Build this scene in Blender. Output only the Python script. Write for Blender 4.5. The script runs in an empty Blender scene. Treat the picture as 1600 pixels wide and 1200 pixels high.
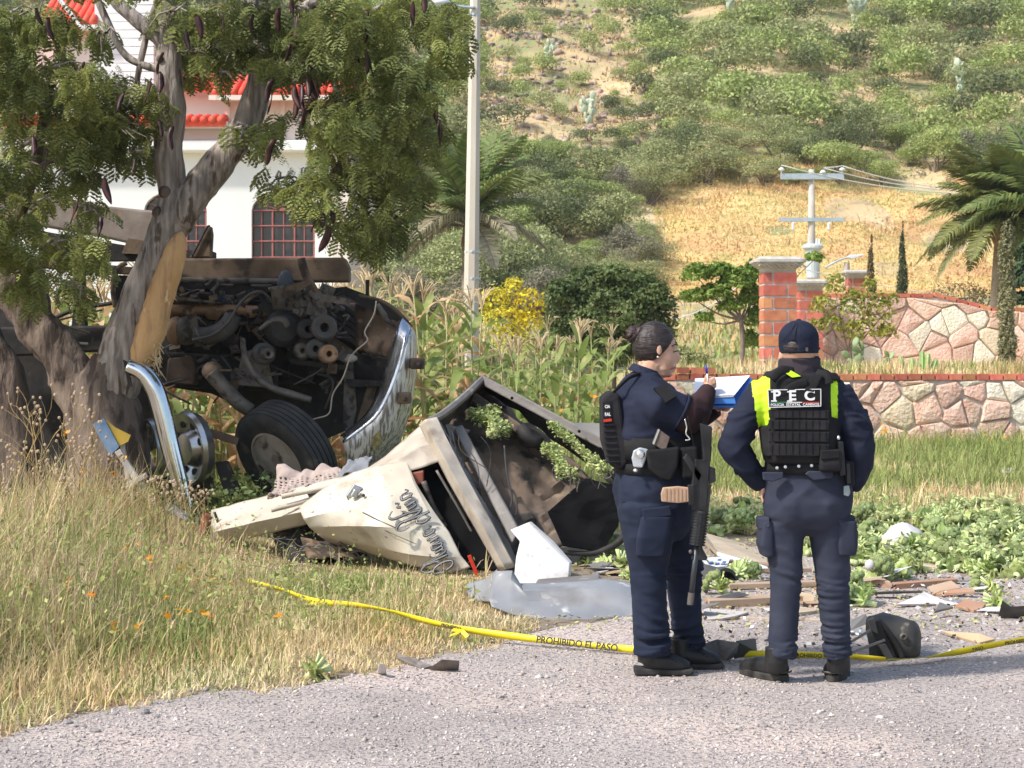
import bpy, math, random
import numpy as np
from mathutils import Vector as V, Matrix, noise
random.seed(7); rng = np.random.default_rng(7)
S = bpy.context.scene; COL = S.collection
R = math.radians
# ------------------------------------------------------------ camera, sky, sun, exposure
FP, HC = 2800.0, 1.5                     # focal length in pixels of the 1600 px wide photograph, eye height
cam = bpy.data.cameras.new('camera'); co = bpy.data.objects.new('camera', cam); COL.objects.link(co)
co.location = (0, 0, HC); co.rotation_euler = (R(90), 0, 0)
cam.sensor_width = 36; cam.lens = FP / 1600 * 36; cam.shift_y = -0.025; cam.clip_end = 900
cam.dof.use_dof = True; cam.dof.focus_distance = 9.5; cam.dof.aperture_fstop = 11
S.camera = co
SUN_EL, SUN_AZ = 48, -118                # azimuth clockwise from +Y (view direction): from the left, a little behind the camera
w = bpy.data.worlds.new('World'); S.world = w; w.use_nodes = True
nt = w.node_tree; bg = nt.nodes['Background']; sky = nt.nodes.new('ShaderNodeTexSky'); sky.sky_type = 'NISHITA'
sky.sun_disc = False; sky.sun_elevation = R(SUN_EL); sky.sun_rotation = R(SUN_AZ); sky.dust_density = 2; sky.air_density = 1.2
nt.links.new(sky.outputs[0], bg.inputs[0]); bg.inputs[1].default_value = 0.15
sl = bpy.data.lights.new('sun', 'SUN'); sl.energy = 3.3; sl.angle = R(4); sl.color = (1, .955, .89)
so = bpy.data.objects.new('sun', sl); COL.objects.link(so)
a_, e_ = R(SUN_AZ), R(SUN_EL)
so.rotation_euler = V((math.sin(a_) * math.cos(e_), math.cos(a_) * math.cos(e_), math.sin(e_))).to_track_quat('Z', 'Y').to_euler()
so.location = (-10, -10, 20)
S.view_settings.view_transform = 'Standard'; S.view_settings.look = 'None'; S.view_settings.gamma = 1
S.view_settings.exposure = 0.58
S.cycles.max_bounces = 6; S.cycles.transparent_max_bounces = 6

# ------------------------------------------------------------ helpers
def P(px, py, d): return V(((px - 800) / FP * d, d, HC + (560 - py) / FP * d))
def PX(p): return (800 + p[0] / p[1] * FP, 560 - (p[2] - HC) / p[1] * FP)
def G(px, py):
    d = HC * FP / (py - 560); return V(((px - 800) / FP * d, d, 0))
def ss(a, b, x):
    t = np.clip((x - a) / (b - a), 0, 1); return t * t * (3 - 2 * t)
EDGE_X = [-9, -2.6, -2.03, -1.55, -.94, -.62, -.1, .18, .69, 1.2]
EDGE_Y = [4.5, 6.2, 7.1, 7.9, 8.2, 8.66, 9.3, 10.0, 10.5, 13.0]
def gz(x, y):
    x = np.asarray(x, float); y = np.asarray(y, float)
    edge = np.interp(x, EDGE_X, EDGE_Y)
    m = .20 * ss(0.1, 2.6, y - edge) * ss(1.5, 3.2, -x) * (1 - ss(13.5, 16, y))
    r = np.interp(y, [0, 30, 45, 60, 75, 135, 260], [0, 0, 1.0, 2.6, 4.2, 29.4, 76])
    t = 1.22 * ss(30.1, 30.4, y) * ss(2.46, 2.56, x)
    b = ss(72, 85, y) * (.55 * np.sin(x * .31 + y * .17) * np.sin(y * .23 - x * .11) + .3 * np.sin(x * .83 + 1.3) * np.sin(y * .71))
    return m + np.maximum(r, t) + b
def T(px, py, d):                        # terrain height under the pixel column at depth d
    x = (px - 800) / FP * d; return V((x, d, float(gz(x, d))))

def mat(name, c1, c2=None, sc=6, rough=.75, metal=0, bump=0, bsc=30, isl=0, orand=0, spots=None, stretch=(1, 1, 1), spec=.35,
        trans=0, lo=.35, hi=.65, spots2=None, wpos=False, bdist=.01, ridged=False, coat=0):
    m = bpy.data.materials.new(name); m.use_nodes = True; N = m.node_tree.nodes; L = m.node_tree.links
    b = N['Principled BSDF']; b.inputs['Roughness'].default_value = rough; b.inputs['Metallic'].default_value = metal
    b.inputs['Specular IOR Level'].default_value = spec
    if coat: b.inputs['Coat Weight'].default_value = coat; b.inputs['Coat Roughness'].default_value = .12
    mp = N.new('ShaderNodeMapping'); mp.inputs['Scale'].default_value = stretch
    if wpos: g = N.new('ShaderNodeNewGeometry'); L.new(g.outputs['Position'], mp.inputs[0])
    else: tc = N.new('ShaderNodeTexCoord'); L.new(tc.outputs['Object'], mp.inputs[0])
    def nz(scale, det=6):
        n = N.new('ShaderNodeTexNoise'); n.inputs['Scale'].default_value = scale; n.inputs['Detail'].default_value = det
        L.new(mp.outputs[0], n.inputs['Vector']); return n.outputs['Fac']
    def ramp(src, l, h):
        r = N.new('ShaderNodeMapRange'); r.inputs['From Min'].default_value = l; r.inputs['From Max'].default_value = h
        L.new(src, r.inputs[0]); return r.outputs[0]
    def mix(fac, a, bb):
        x = N.new('ShaderNodeMix'); x.data_type = 'RGBA'; L.new(fac, x.inputs[0])
        for s, vv in ((6, a), (7, bb)):
            if isinstance(vv, tuple): x.inputs[s].default_value = (*vv, 1)
            else: L.new(vv, x.inputs[s])
        return x.outputs[2]
    col = c1
    if c2: col = mix(ramp(nz(sc), lo, hi), c1, c2)
    for sp in (spots, spots2):
        if sp: col = mix(ramp(nz(sp[1]), sp[2], sp[3]), col, sp[0])
    if isl or orand:
        h = N.new('ShaderNodeHueSaturation')
        if isinstance(col, tuple): h.inputs['Color'].default_value = (*col, 1)
        else: L.new(col, h.inputs['Color'])
        if isl: g2 = N.new('ShaderNodeNewGeometry'); src = g2.outputs['Random Per Island']; am = isl
        else: g2 = N.new('ShaderNodeObjectInfo'); src = g2.outputs['Random']; am = orand
        r = N.new('ShaderNodeMapRange'); r.inputs['To Min'].default_value = 1 - am; r.inputs['To Max'].default_value = 1 + am
        L.new(src, r.inputs[0]); L.new(r.outputs[0], h.inputs['Value'])
        r2 = N.new('ShaderNodeMath'); r2.operation = 'MULTIPLY'; r2.inputs[1].default_value = 7.31; L.new(src, r2.inputs[0])
        r3 = N.new('ShaderNodeMath'); r3.operation = 'FRACT'; L.new(r2.outputs[0], r3.inputs[0])
        r4 = N.new('ShaderNodeMapRange'); r4.inputs['To Min'].default_value = .5 - am * .06; r4.inputs['To Max'].default_value = .5 + am * .06
        L.new(r3.outputs[0], r4.inputs[0]); L.new(r4.outputs[0], h.inputs['Hue'])
        col = h.outputs[0]
    if isinstance(col, tuple): b.inputs['Base Color'].default_value = (*col, 1)
    else: L.new(col, b.inputs['Base Color'])
    if bump:
        bn = N.new('ShaderNodeBump'); bn.inputs['Strength'].default_value = bump; bn.inputs['Distance'].default_value = bdist
        hh_ = nz(bsc)
        if ridged: hh_.node.noise_type = 'RIDGED_MULTIFRACTAL'; hh_.node.inputs['Detail'].default_value = 3; hh_.node.inputs['Distortion'].default_value = .8; hh_.node.normalize = True
        L.new(hh_, bn.inputs['Height']); L.new(bn.outputs[0], b.inputs['Normal'])
    if trans:
        t = N.new('ShaderNodeBsdfTranslucent'); ms = N.new('ShaderNodeMixShader'); ms.inputs[0].default_value = trans
        if isinstance(col, tuple): t.inputs[0].default_value = (*col, 1)
        else: L.new(col, t.inputs[0])
        L.new(b.outputs[0], ms.inputs[1]); L.new(t.outputs[0], ms.inputs[2]); L.new(ms.outputs[0], N['Material Output'].inputs[0])
    m.diffuse_color = (*c1, 1)
    return m

class MB:
    def __init__(s): s.v = []; s.f = []; s.m = []; s.mi = 0
    def add(s, v, f):
        o = len(s.v); s.v += [tuple(q) for q in v]; s.f += [tuple(i + o for i in q) for q in f]; s.m += [s.mi] * len(f); return s
    def box(s, c, h, rot=None):           # centre, half sizes
        c = V(c); M = rot or Matrix.Identity(3)
        v = [c + M @ V((x * h[0], y * h[1], z * h[2])) for z in (-1, 1) for y in (-1, 1) for x in (-1, 1)]
        return s.add(v, [(0, 2, 3, 1), (4, 5, 7, 6), (0, 1, 5, 4), (2, 6, 7, 3), (0, 4, 6, 2), (1, 3, 7, 5)])
    def beam(s, a, b, w, t, up=(0, 0, 1)):
        a, b = V(a), V(b); z = (b - a); l = z.length; z.normalize(); x = V(up).cross(z)
        if x.length < .05: x = V((1, 0, 0)).cross(z)
        x.normalize(); y = z.cross(x)
        return s.box((a + b) / 2, (w / 2, t / 2, l / 2), Matrix((x, y, z)).transposed())
    def prism(s, pts, off):
        n = len(pts); pts = [V(p) for p in pts]; off = V(off); v = pts + [p + off for p in pts]
        f = [tuple(range(n)), tuple(reversed(range(n, 2 * n)))] + [(i, i + n, (i + 1) % n + n, (i + 1) % n) for i in range(n)]
        return s.add(v, f)
    def tube(s, pts, r, n=10, cap=True, flat=1.0, up=None):
        pts = [V(p) for p in pts]; k = len(pts)
        if not hasattr(r, '__len__'): r = [r] * k
        v = []; px = None
        for i in range(k):
            t = (pts[min(i + 1, k - 1)] - pts[max(i - 1, 0)]).normalized()
            if px is None:
                u = V(up) if up else (V((0, 0, 1)) if abs(t.z) < .9 else V((1, 0, 0)))
                x = u.cross(t).normalized()
            else: x = (px - t * px.dot(t)).normalized()
            px = x; y = t.cross(x)
            for j in range(n):
                a = 2 * math.pi * j / n; v.append(pts[i] + (x * math.cos(a) + y * math.sin(a) * flat) * r[i])
        f = [(i * n + j, i * n + (j + 1) % n, (i + 1) * n + (j + 1) % n, (i + 1) * n + j) for i in range(k - 1) for j in range(n)]
        if cap: f += [tuple(reversed(range(n))), tuple(range((k - 1) * n, k * n))]
        return s.add(v, f)
    def lathe(s, c, axis, prof, n=20, cap=True):    # prof: (r, h) along axis
        c = V(c); z = V(axis).normalized(); x = (V((0, 0, 1)) if abs(z.z) < .9 else V((1, 0, 0))).cross(z).normalized(); y = z.cross(x)
        v = [c + z * h + (x * math.cos(2 * math.pi * j / n) + y * math.sin(2 * math.pi * j / n)) * r for r, h in prof for j in range(n)]
        k = len(prof)
        f = [(i * n + j, i * n + (j + 1) % n, (i + 1) * n + (j + 1) % n, (i + 1) * n + j) for i in range(k - 1) for j in range(n)]
        if cap: f += [tuple(reversed(range(n))), tuple(range((k - 1) * n, k * n))]
        return s.add(v, f)
    def ball(s, c, r, n=12, rot=None):
        c = V(c); r = r if hasattr(r, '__len__') else (r, r, r); M = rot or Matrix.Identity(3); v = []; m = n // 2
        for i in range(1, m):
            th = math.pi * i / m
            for j in range(n):
                a = 2 * math.pi * j / n
                v.append(c + M @ V((r[0] * math.sin(th) * math.cos(a), r[1] * math.sin(th) * math.sin(a), r[2] * math.cos(th))))
        k = m - 1; v += [c + M @ V((0, 0, r[2])), c + M @ V((0, 0, -r[2]))]; T_, B_ = k * n, k * n + 1
        f = [(i * n + j, (i + 1) * n + j, (i + 1) * n + (j + 1) % n, i * n + (j + 1) % n) for i in range(k - 1) for j in range(n)]
        f += [(T_, j, (j + 1) % n) for j in range(n)] + [(B_, (k - 1) * n + (j + 1) % n, (k - 1) * n + j) for j in range(n)]
        return s.add(v, f)
    def loft(s, secs, n=20, e=2.0):       # secs: (centre, half width x, half depth y[, exponent])
        v = []
        for q in secs:
            c, a, b = q[:3]; ex = 2.0 / (q[3] if len(q) > 3 else e)
            for j in range(n):
                t = 2 * math.pi * j / n; cs, sn = math.cos(t), math.sin(t)
                v.append(V(c) + V((math.copysign(abs(cs) ** ex, cs) * a, math.copysign(abs(sn) ** ex, sn) * b, 0)))
        k = len(secs)
        f = [(i * n + j, i * n + (j + 1) % n, (i + 1) * n + (j + 1) % n, (i + 1) * n + j) for i in range(k - 1) for j in range(n)]
        f += [tuple(reversed(range(n))), tuple(range((k - 1) * n, k * n))]
        return s.add(v, f)
    # helpers that read photograph pixels at a real depth
    def bp(s, x0, y0, x1, y1, d, t):
        a, b = P(x0, y1, d), P(x1, y0, d)
        return s.box(((a.x + b.x) / 2, d + t / 2, (a.z + b.z) / 2), ((b.x - a.x) / 2, t / 2, (b.z - a.z) / 2))
    def tp(s, pts, r, d=None, n=10, sm=True, **k):
        q = [P(p[0], p[1], p[2] if len(p) > 2 else d) for p in pts]; dm = q[0].y
        rr = [x / FP * dm for x in r] if hasattr(r, '__len__') else r / FP * dm
        if sm and len(q) > 2: q, rr = spline(q, rr)
        return s.tube(q, rr, n, **k)
    def pp(s, pts, d, t, off=None):
        return s.prism([P(p[0], p[1], p[2] if len(p) > 2 else d) for p in pts], off or (0, t, 0))
    def lb(s, a, b, wpx, d, t):
        dx, dy = b[0] - a[0], b[1] - a[1]; l = math.hypot(dx, dy); nx, ny = -dy / l * wpx / 2, dx / l * wpx / 2
        da = a[2] if len(a) > 2 else d; db = b[2] if len(b) > 2 else d
        return s.pp([(a[0] + nx, a[1] + ny, da), (b[0] + nx, b[1] + ny, db), (b[0] - nx, b[1] - ny, db), (a[0] - nx, a[1] - ny, da)], d, t)

def spline(q, r=None, k=5):
    out = []; ro = []; n = len(q)
    for i in range(n - 1):
        p0, p1, p2, p3 = q[max(i - 1, 0)], q[i], q[i + 1], q[min(i + 2, n - 1)]
        for j in range(k):
            t = j / k; out.append(.5 * ((2 * p1) + (p2 - p0) * t + (2 * p0 - 5 * p1 + 4 * p2 - p3) * t * t + (3 * p1 - p0 - 3 * p2 + p3) * t ** 3))
            if hasattr(r, '__len__'): ro.append(r[i] * (1 - t) + r[i + 1] * t)
    out.append(q[-1])
    if hasattr(r, '__len__'): ro.append(r[-1]); return out, ro
    return out, r

WL = {}
def link(o, parent=None):
    COL.objects.link(o)
    if parent: o.parent = parent
    return o
def tag(o, label, cat, group=None, kind=None):
    o['label'] = label
    if cat: o['category'] = cat
    if group: o['group'] = group
    if kind: o['kind'] = kind
    return o
def thing(name, label, cat, loc, group=None):
    o = bpy.data.objects.new(name, None); o.empty_display_size = .1; link(o); o.location = loc; WL[o.name] = V(loc)
    return tag(o, label, cat, group)
def me_of(name, mb, mats, smooth=False):
    me = bpy.data.meshes.new(name); me.from_pydata([tuple(q) for q in mb.v], [], mb.f)
    for m in (mats if isinstance(mats, (list, tuple)) else [mats]): me.materials.append(m)
    if any(mb.m): me.polygons.foreach_set('material_index', mb.m)
    if smooth: me.polygons.foreach_set('use_smooth', [True] * len(me.polygons))
    me.update(); return me
def mk(name, mb, mats, parent=None, smooth=False, bevel=0, subs=0, solid=0, label=None, auto=False, origin=None, crease=0):
    me = mb if isinstance(mb, bpy.types.Mesh) else me_of(name, mb, mats, smooth or auto)
    if isinstance(mb, bpy.types.Mesh) and mats is not None:
        me.materials.clear()
        for m in (mats if isinstance(mats, (list, tuple)) else [mats]): me.materials.append(m)
    o = bpy.data.objects.new(name, me)
    if parent is not None:
        org = WL[parent.name]; WL[o.name] = org
    else:
        a = np.empty(len(me.vertices) * 3); me.vertices.foreach_get('co', a); a = a.reshape(-1, 3)
        org = V(origin) if origin is not None else V(((a[:, 0].min() + a[:, 0].max()) / 2, (a[:, 1].min() + a[:, 1].max()) / 2, a[:, 2].min()))
        o.location = org; WL[o.name] = org
    me.transform(Matrix.Translation(-org))
    link(o, parent); WL[o.name] = org
    if label: o['label'] = label
    if subs: q = o.modifiers.new('u', 'SUBSURF'); q.levels = q.render_levels = subs; q.boundary_smooth = 'PRESERVE_CORNERS'
    if solid: q = o.modifiers.new('s', 'SOLIDIFY'); q.thickness = solid; q.offset = 0
    if bevel: q = o.modifiers.new('b', 'BEVEL'); q.width = bevel; q.segments = 2; q.limit_method = 'ANGLE'
    if crease:
        n = {}; at = me.attributes.new('crease_edge', 'FLOAT', 'EDGE')
        for p in me.polygons:
            for ek in p.edge_keys: n[ek] = n.get(ek, 0) + 1
        at.data.foreach_set('value', [1.0 if n.get(tuple(sorted(e.vertices)), 1) == 1 else crease for e in me.edges])
    if auto:
        me.polygons.foreach_set('use_smooth', [True] * len(me.polygons))
        bpy_sharp(me)
    return o
def bpy_sharp(me, ang=35):
    me.set_sharp_from_angle(angle=R(ang))
def npmesh(name, Vt, Ft, mats, mi=None, smooth=False):
    me = bpy.data.meshes.new(name); n = len(Vt); k = Ft.shape[1]; m = len(Ft)
    me.vertices.add(n); me.vertices.foreach_set('co', np.ascontiguousarray(Vt, dtype=np.float32).ravel())
    me.loops.add(m * k); me.loops.foreach_set('vertex_index', np.ascontiguousarray(Ft, dtype=np.int32).ravel())
    me.polygons.add(m); me.polygons.foreach_set('loop_start', np.arange(0, m * k, k, dtype=np.int32))
    if mi is not None: me.polygons.foreach_set('material_index', mi.astype(np.int32))
    if smooth: me.polygons.foreach_set('use_smooth', np.ones(m, bool))
    for q in (mats if isinstance(mats, (list, tuple)) else [mats]): me.materials.append(q)
    me.update(calc_edges=True); return me
def inst(pv, pf, pos, Rm, sc):            # numpy instancing of one proto into one mesh
    N = len(pos); n = len(pv); sc = np.asarray(sc, float)
    if sc.ndim == 1: sc = sc[:, None]
    v = np.einsum('nij,nkj->nki', Rm, pv[None] * sc[:, None, :]) + pos[:, None, :]
    f = pf[None] + (np.arange(N) * n)[:, None, None]
    return v.reshape(-1, 3), f.reshape(-1, pf.shape[1])
def rotm(yaw, tilt, roll=None):           # tilt about x, then yaw about z
    cy, sy, ct, st = np.cos(yaw), np.sin(yaw), np.cos(tilt), np.sin(tilt); z = np.zeros_like(yaw); o = z + 1
    A = np.stack([np.stack([cy, -sy, z], -1), np.stack([sy, cy, z], -1), np.stack([z, z, o], -1)], -2)
    B = np.stack([np.stack([o, z, z], -1), np.stack([z, ct, -st], -1), np.stack([z, st, ct], -1)], -2)
    M = A @ B
    if roll is not None:
        c, s_ = np.cos(roll), np.sin(roll)
        M = M @ np.stack([np.stack([c, -s_, z], -1), np.stack([s_, c, z], -1), np.stack([z, z, o], -1)], -2)
    return M
def dup(root, loc=None, rz=None, sc=None, label=None, rot=None):
    r = root.copy(); COL.objects.link(r)
    if loc is not None: r.location = loc; WL[r.name] = V(loc)
    if rz is not None: r.rotation_euler = (0, 0, rz)
    if rot is not None: r.rotation_euler = rot
    if sc is not None: r.scale = sc if hasattr(sc, '__len__') else (sc, sc, sc)
    if label: r['label'] = label
    for ch in list(root.children):
        c = ch.copy(); COL.objects.link(c); c.parent = r
        for g in list(ch.children):
            d = g.copy(); COL.objects.link(d); d.parent = c
    return r
def remesh(mb, vox, it=4, smooth_after=True):
    me = me_of('tmp', mb, []); o = bpy.data.objects.new('tmp', me); COL.objects.link(o)
    q = o.modifiers.new('r', 'REMESH'); q.mode = 'VOXEL'; q.voxel_size = vox; q.use_smooth_shade = True
    q = o.modifiers.new('s', 'SMOOTH'); q.iterations = it; q.factor = .5
    bpy.context.view_layer.update(); dg = bpy.context.evaluated_depsgraph_get()
    out = bpy.data.meshes.new_from_object(o.evaluated_get(dg)); bpy.data.objects.remove(o); bpy.data.meshes.remove(me)
    out.polygons.foreach_set('use_smooth', [True] * len(out.polygons)); return out
def displace(me, fn):                     # fn(co, normal) -> offset along the normal
    n = len(me.vertices); a = np.empty(n * 3); me.vertices.foreach_get('co', a); b = np.empty(n * 3); me.vertex_normals.foreach_get('vector', b)
    a = a.reshape(-1, 3); b = b.reshape(-1, 3)
    k = np.array([fn(p, q) for p, q in zip(a, b)]); a += b * k[:, None]; me.vertices.foreach_set('co', a.ravel()); me.update(); return me
def structure(o, label=None):
    o['kind'] = 'structure'
    if label: o['label'] = label
    return o
def stuff(o, label, cat=None):
    o['kind'] = 'stuff'; o['label'] = label
    if cat: o['category'] = cat
    return o
def text(txt, parent, c, x, n, size, m, bold=0, name='lettering', ext=.0008, sx=1.0):
    cu = bpy.data.curves.new('t', 'FONT'); cu.body = txt; cu.size = size; cu.offset = size * bold; cu.extrude = ext; cu.align_x = 'CENTER'; cu.align_y = 'CENTER'; cu.resolution_u = 4
    o = bpy.data.objects.new('t', cu); COL.objects.link(o); bpy.context.view_layer.update(); me = bpy.data.meshes.new_from_object(o.evaluated_get(bpy.context.evaluated_depsgraph_get())); bpy.data.objects.remove(o); me.materials.clear()
    x = V(x).normalized(); n = V(n); n = (n - x * n.dot(x)).normalized(); y = n.cross(x)
    me.transform(Matrix.Translation(V(c)) @ Matrix((x, y, n)).transposed().to_4x4() @ Matrix.Diagonal((sx, 1, 1, 1))); me.name = name; return mk(name, me, m, parent)
# ------------------------------------------------------------ materials of the setting
m_soil = mat('soil', (.20, .155, .105), (.30, .25, .18), 3, .95, bump=.6, bsc=40, spots=((.13, .10, .07), 14, .5, .62), wpos=True)
m_grav = mat('gravel', (.36, .31, .28), (.46, .40, .36), 1.1, .95, bump=.9, bsc=60, spots=((.56, .46, .40), .8, .47, .64), spots2=((.23, .205, .205), 45, .52, .6), wpos=True, bdist=.02)
m_ston = mat('pebble', (.36, .315, .29), (.55, .49, .445), 3, .9, isl=.35, wpos=True, lo=.4, hi=.6)
m_hill = mat('dry_slope', (.50, .355, .19), (.62, .48, .28), .16, .95, bump=.5, bsc=3, spots=((.27, .28, .12), .22, .46, .58), spots2=((.36, .25, .17), 1.3, .55, .7), wpos=True, bdist=.2)
m_gold = mat('golden_grass', (.58, .40, .15), (.66, .51, .23), .22, .95, bump=.5, bsc=5, spots=((.50, .30, .15), .34, .45, .62), spots2=((.36, .31, .11), 1.1, .50, .68), wpos=True, stretch=(.35, 1, 2.4), bdist=.15)
m_dry = mat('dry_grass_blade', (.66, .48, .24), (.78, .66, .40), 1.2, .7, isl=.35, trans=.3, wpos=True)
m_grn = mat('green_grass_blade', (.24, .32, .08), (.45, .45, .17), 1.5, .7, isl=.35, trans=.35, wpos=True)
m_fg = mat('field_grass_blade', (.72, .51, .21), (.80, .65, .34), .22, .8, isl=.16, trans=.3, wpos=True, spots=((.72, .48, .25), .3, .48, .6), spots2=((.58, .52, .22), .7, .56, .68))
m_pur = mat('seed_head_grass', (.46, .32, .20), (.58, .46, .30), 3, .8, isl=.3, trans=.25, wpos=True)
m_weed = mat('dry_weed_stem', (.42, .29, .12), (.30, .22, .10), 8, .8)
m_seed = mat('pale_seed_head', (.55, .43, .30), (.36, .24, .14), 20, .9)
m_oran = mat('orange_petal', (.85, .30, .02), (.80, .42, .03), 3, .6, isl=.2, trans=.2, wpos=True)
m_con = mat('pale_concrete', (.48, .42, .36), (.56, .50, .43), 3, .85, bump=.2, bsc=25)
m_galv = mat('galvanised', (.42, .50, .56), (.55, .62, .66), 6, .45, .5)
m_wood = mat('bush_wood', (.16, .12, .09), (.24, .19, .15), 8, .9)
def leafm(n, a, b, t=.3, orand=.0): return mat(n, a, b, .9, .6, isl=.32, trans=t, wpos=True)
# ------------------------------------------------------------ ground, road, hill
def grid(xs, ys, off=0, zfn=gz):
    X, Y = np.meshgrid(xs, ys); Z = zfn(X, Y) + off
    n = len(xs); m = len(ys); v = np.stack([X, Y, Z], -1).reshape(-1, 3)
    i = np.arange(m - 1)[:, None] * n + np.arange(n - 1)[None]; i = i.reshape(-1, 1)
    return v, np.concatenate([i, i + 1, i + 1 + n, i + n], 1)
xs = np.unique(np.concatenate([np.linspace(-160, -9, 40), np.linspace(-9, 11, 161), np.linspace(11, 160, 40), [2.3, 2.42, 2.5]]))
v, f = grid(xs, np.concatenate([np.linspace(-30, 5, 20), np.linspace(5.15, 30.1, 150)]))
structure(mk('ground', npmesh('ground', v, f, m_soil, smooth=True), None, origin=(0, 0, 0)))
v, f = grid(xs, np.concatenate([[30.1, 30.2, 30.4, 31], np.linspace(32, 75, 50), np.linspace(75.8, 135, 90), np.linspace(137, 260, 40)]))
structure(mk('hillside', npmesh('hillside', v, f, m_hill, smooth=True), None, origin=(0, 0, 0)))
RX = [-12, -2.6, -2.03, -1.55, -.94, -.62, -.1, .18, .69, 1.0, 1.3, 12]; RY = [3, 6.2, 7.1, 7.9, 8.2, 8.66, 9.3, 9.9, 10.4, 11.5, 14.2, 15.5]
cx = np.linspace(-12, 12, 400); mb = MB(); NV = 60
ey = np.array([np.interp(x, RX, RY) + .13 * noise.noise(V((x * 5, 0, 1))) + .07 * noise.noise(V((x * 17, 0, 4))) for x in cx])
v = []
for t in np.linspace(0, 1, NV): v.append(np.stack([cx, -20 + (ey + 20) * t ** .6, 0 * cx], 1))
v = np.concatenate(v)
v[:, 2] = gz(v[:, 0], v[:, 1]) + .004 + .006 * np.array([max(0, noise.noise(V((p[0] * 1.3, p[1] * .5, 0)))) for p in v])
n = 400; i = (np.arange(NV - 1)[:, None] * n + np.arange(n - 1)[None]).reshape(-1, 1)
structure(mk('gravel_road', npmesh('gravel_road', v, np.concatenate([i, i + 1, i + 1 + n, i + n], 1), m_grav, smooth=True), None, origin=(0, 0, 0)))
# golden field lying on the hill
gy = np.linspace(72, 92, 60); gx = np.linspace(0, 1, 60); v = []
for y in gy:
    py_e = noise.noise(V((y * .4, 3, 0))); x0 = (1040 - 800) / FP * y + py_e * .8; x1 = (1600 - 800) / FP * y + 8
    top = 1.0
    v.append(np.stack([x0 + (x1 - x0) * gx, y + 0 * gx + 1.2 * np.sin(gx * 9) * (y - 72) / 20 - (y - 72) / 20 * 2.5 * gx, 0 * gx], 1))
v = np.concatenate(v); v[:, 2] = gz(v[:, 0], v[:, 1]) + .06
i = (np.arange(59)[:, None] * 60 + np.arange(59)[None]).reshape(-1, 1)
structure(mk('golden_field', npmesh('golden_field', v, np.concatenate([i, i + 1, i + 61, i + 60], 1), m_gold, smooth=True), None, origin=(0, 0, 0)))

# ------------------------------------------------------------ leaf clouds
def cloud(lobes, n, size, up=.4, shell=.35, asp=.55):
    w_ = np.array([l[1][0] * l[1][1] * l[1][2] for l in lobes]) ** .66; w_ /= w_.sum()
    k = rng.choice(len(lobes), n, p=w_); C = np.array([l[0] for l in lobes], float)[k]; Rr = np.array([l[1] for l in lobes], float)[k]
    d = rng.normal(size=(n, 3)); d /= np.linalg.norm(d, axis=1)[:, None]; d[:, 2] = np.where(d[:, 2] < -.45, -d[:, 2], d[:, 2])
    r = 1 - shell * rng.random(n) ** 1.3
    r *= 1 + .22 * np.sin(d[:, 0] * 7 + k) * np.sin(d[:, 1] * 6 + d[:, 2] * 5)
    p = C + d * r[:, None] * Rr
    nn = d * .7 + rng.normal(size=(n, 3)) * .6 + np.array([0, 0, up]); nn /= np.linalg.norm(nn, axis=1)[:, None]
    a = np.cross(nn, rng.normal(size=(n, 3))); a /= np.linalg.norm(a, axis=1)[:, None]; b = np.cross(nn, a)
    s = size * (.6 + .8 * rng.random(n))[:, None]; a *= s; b *= s * asp
    v = np.stack([p - a, p - b * .9, p + a, p + b * .9], 1).reshape(-1, 3)
    return v, np.arange(4 * n).reshape(-1, 4)
def shrub_mesh(name, w_, h, n, size, leaf, nl=16, low=.05, seed=0, wood=m_wood, stems=6):
    random.seed(seed); lobes = []
    for i in range(nl):
        a = random.uniform(0, 6.3); r = random.uniform(.1, .85) * w_ / 2; z = random.uniform(.3, .85) * h * (1 - .35 * r / w_ * 2)
        q = random.uniform(.14, .36) * w_ / 2 * 1.3
        lobes.append(((math.cos(a) * r, math.sin(a) * r, z), (q, q, q * random.uniform(.5, .8) * h / w_ * 1.6)))
    v, f = cloud(lobes, n, size)
    v[:, 2] = np.maximum(v[:, 2], low)
    mb = MB()
    for i in range(stems):
        c = V(lobes[i % nl][0]); mb.tube([V((random.uniform(-.1, .1), random.uniform(-.1, .1), 0)), c * .5 + V((random.uniform(-.1, .1), 0, .05)), c], [.035 * w_ / 2, .02 * w_ / 2, .008 * w_ / 2], 5, cap=False)
    wv = np.array(mb.v); wf = np.array(mb.f) + len(v)
    me = npmesh(name, np.concatenate([v, wv]), np.concatenate([f, wf]), [leaf, wood], np.concatenate([np.zeros(len(f)), np.ones(len(wf))]))
    return me
L1 = leafm('leaf_bright', (.29, .36, .10), (.42, .48, .18)); L2 = leafm('leaf_olive', (.29, .32, .12), (.40, .42, .20))
L3 = leafm('leaf_dark', (.13, .16, .065), (.20, .23, .10)); L4 = leafm('leaf_grey', (.30, .27, .20), (.26, .25, .16))
kinds = []
for i, (lf, nm, lb) in enumerate([(L1, 'bright', 'bright green'), (L2, 'olive', 'olive green'), (L3, 'dark', 'dark green'), (L4, 'grey', 'grey brown'), (L1, 'b', ''), (L2, 'o', ''), (L2, 'o', ''), (L3, 'd', '')]):
    kinds.append(shrub_mesh('shrub', 3.2 + .4 * (i % 3), 2.3 + .3 * (i % 2), 6600, .046, lf, nl=15 + i % 6, seed=i + 3))
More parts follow.
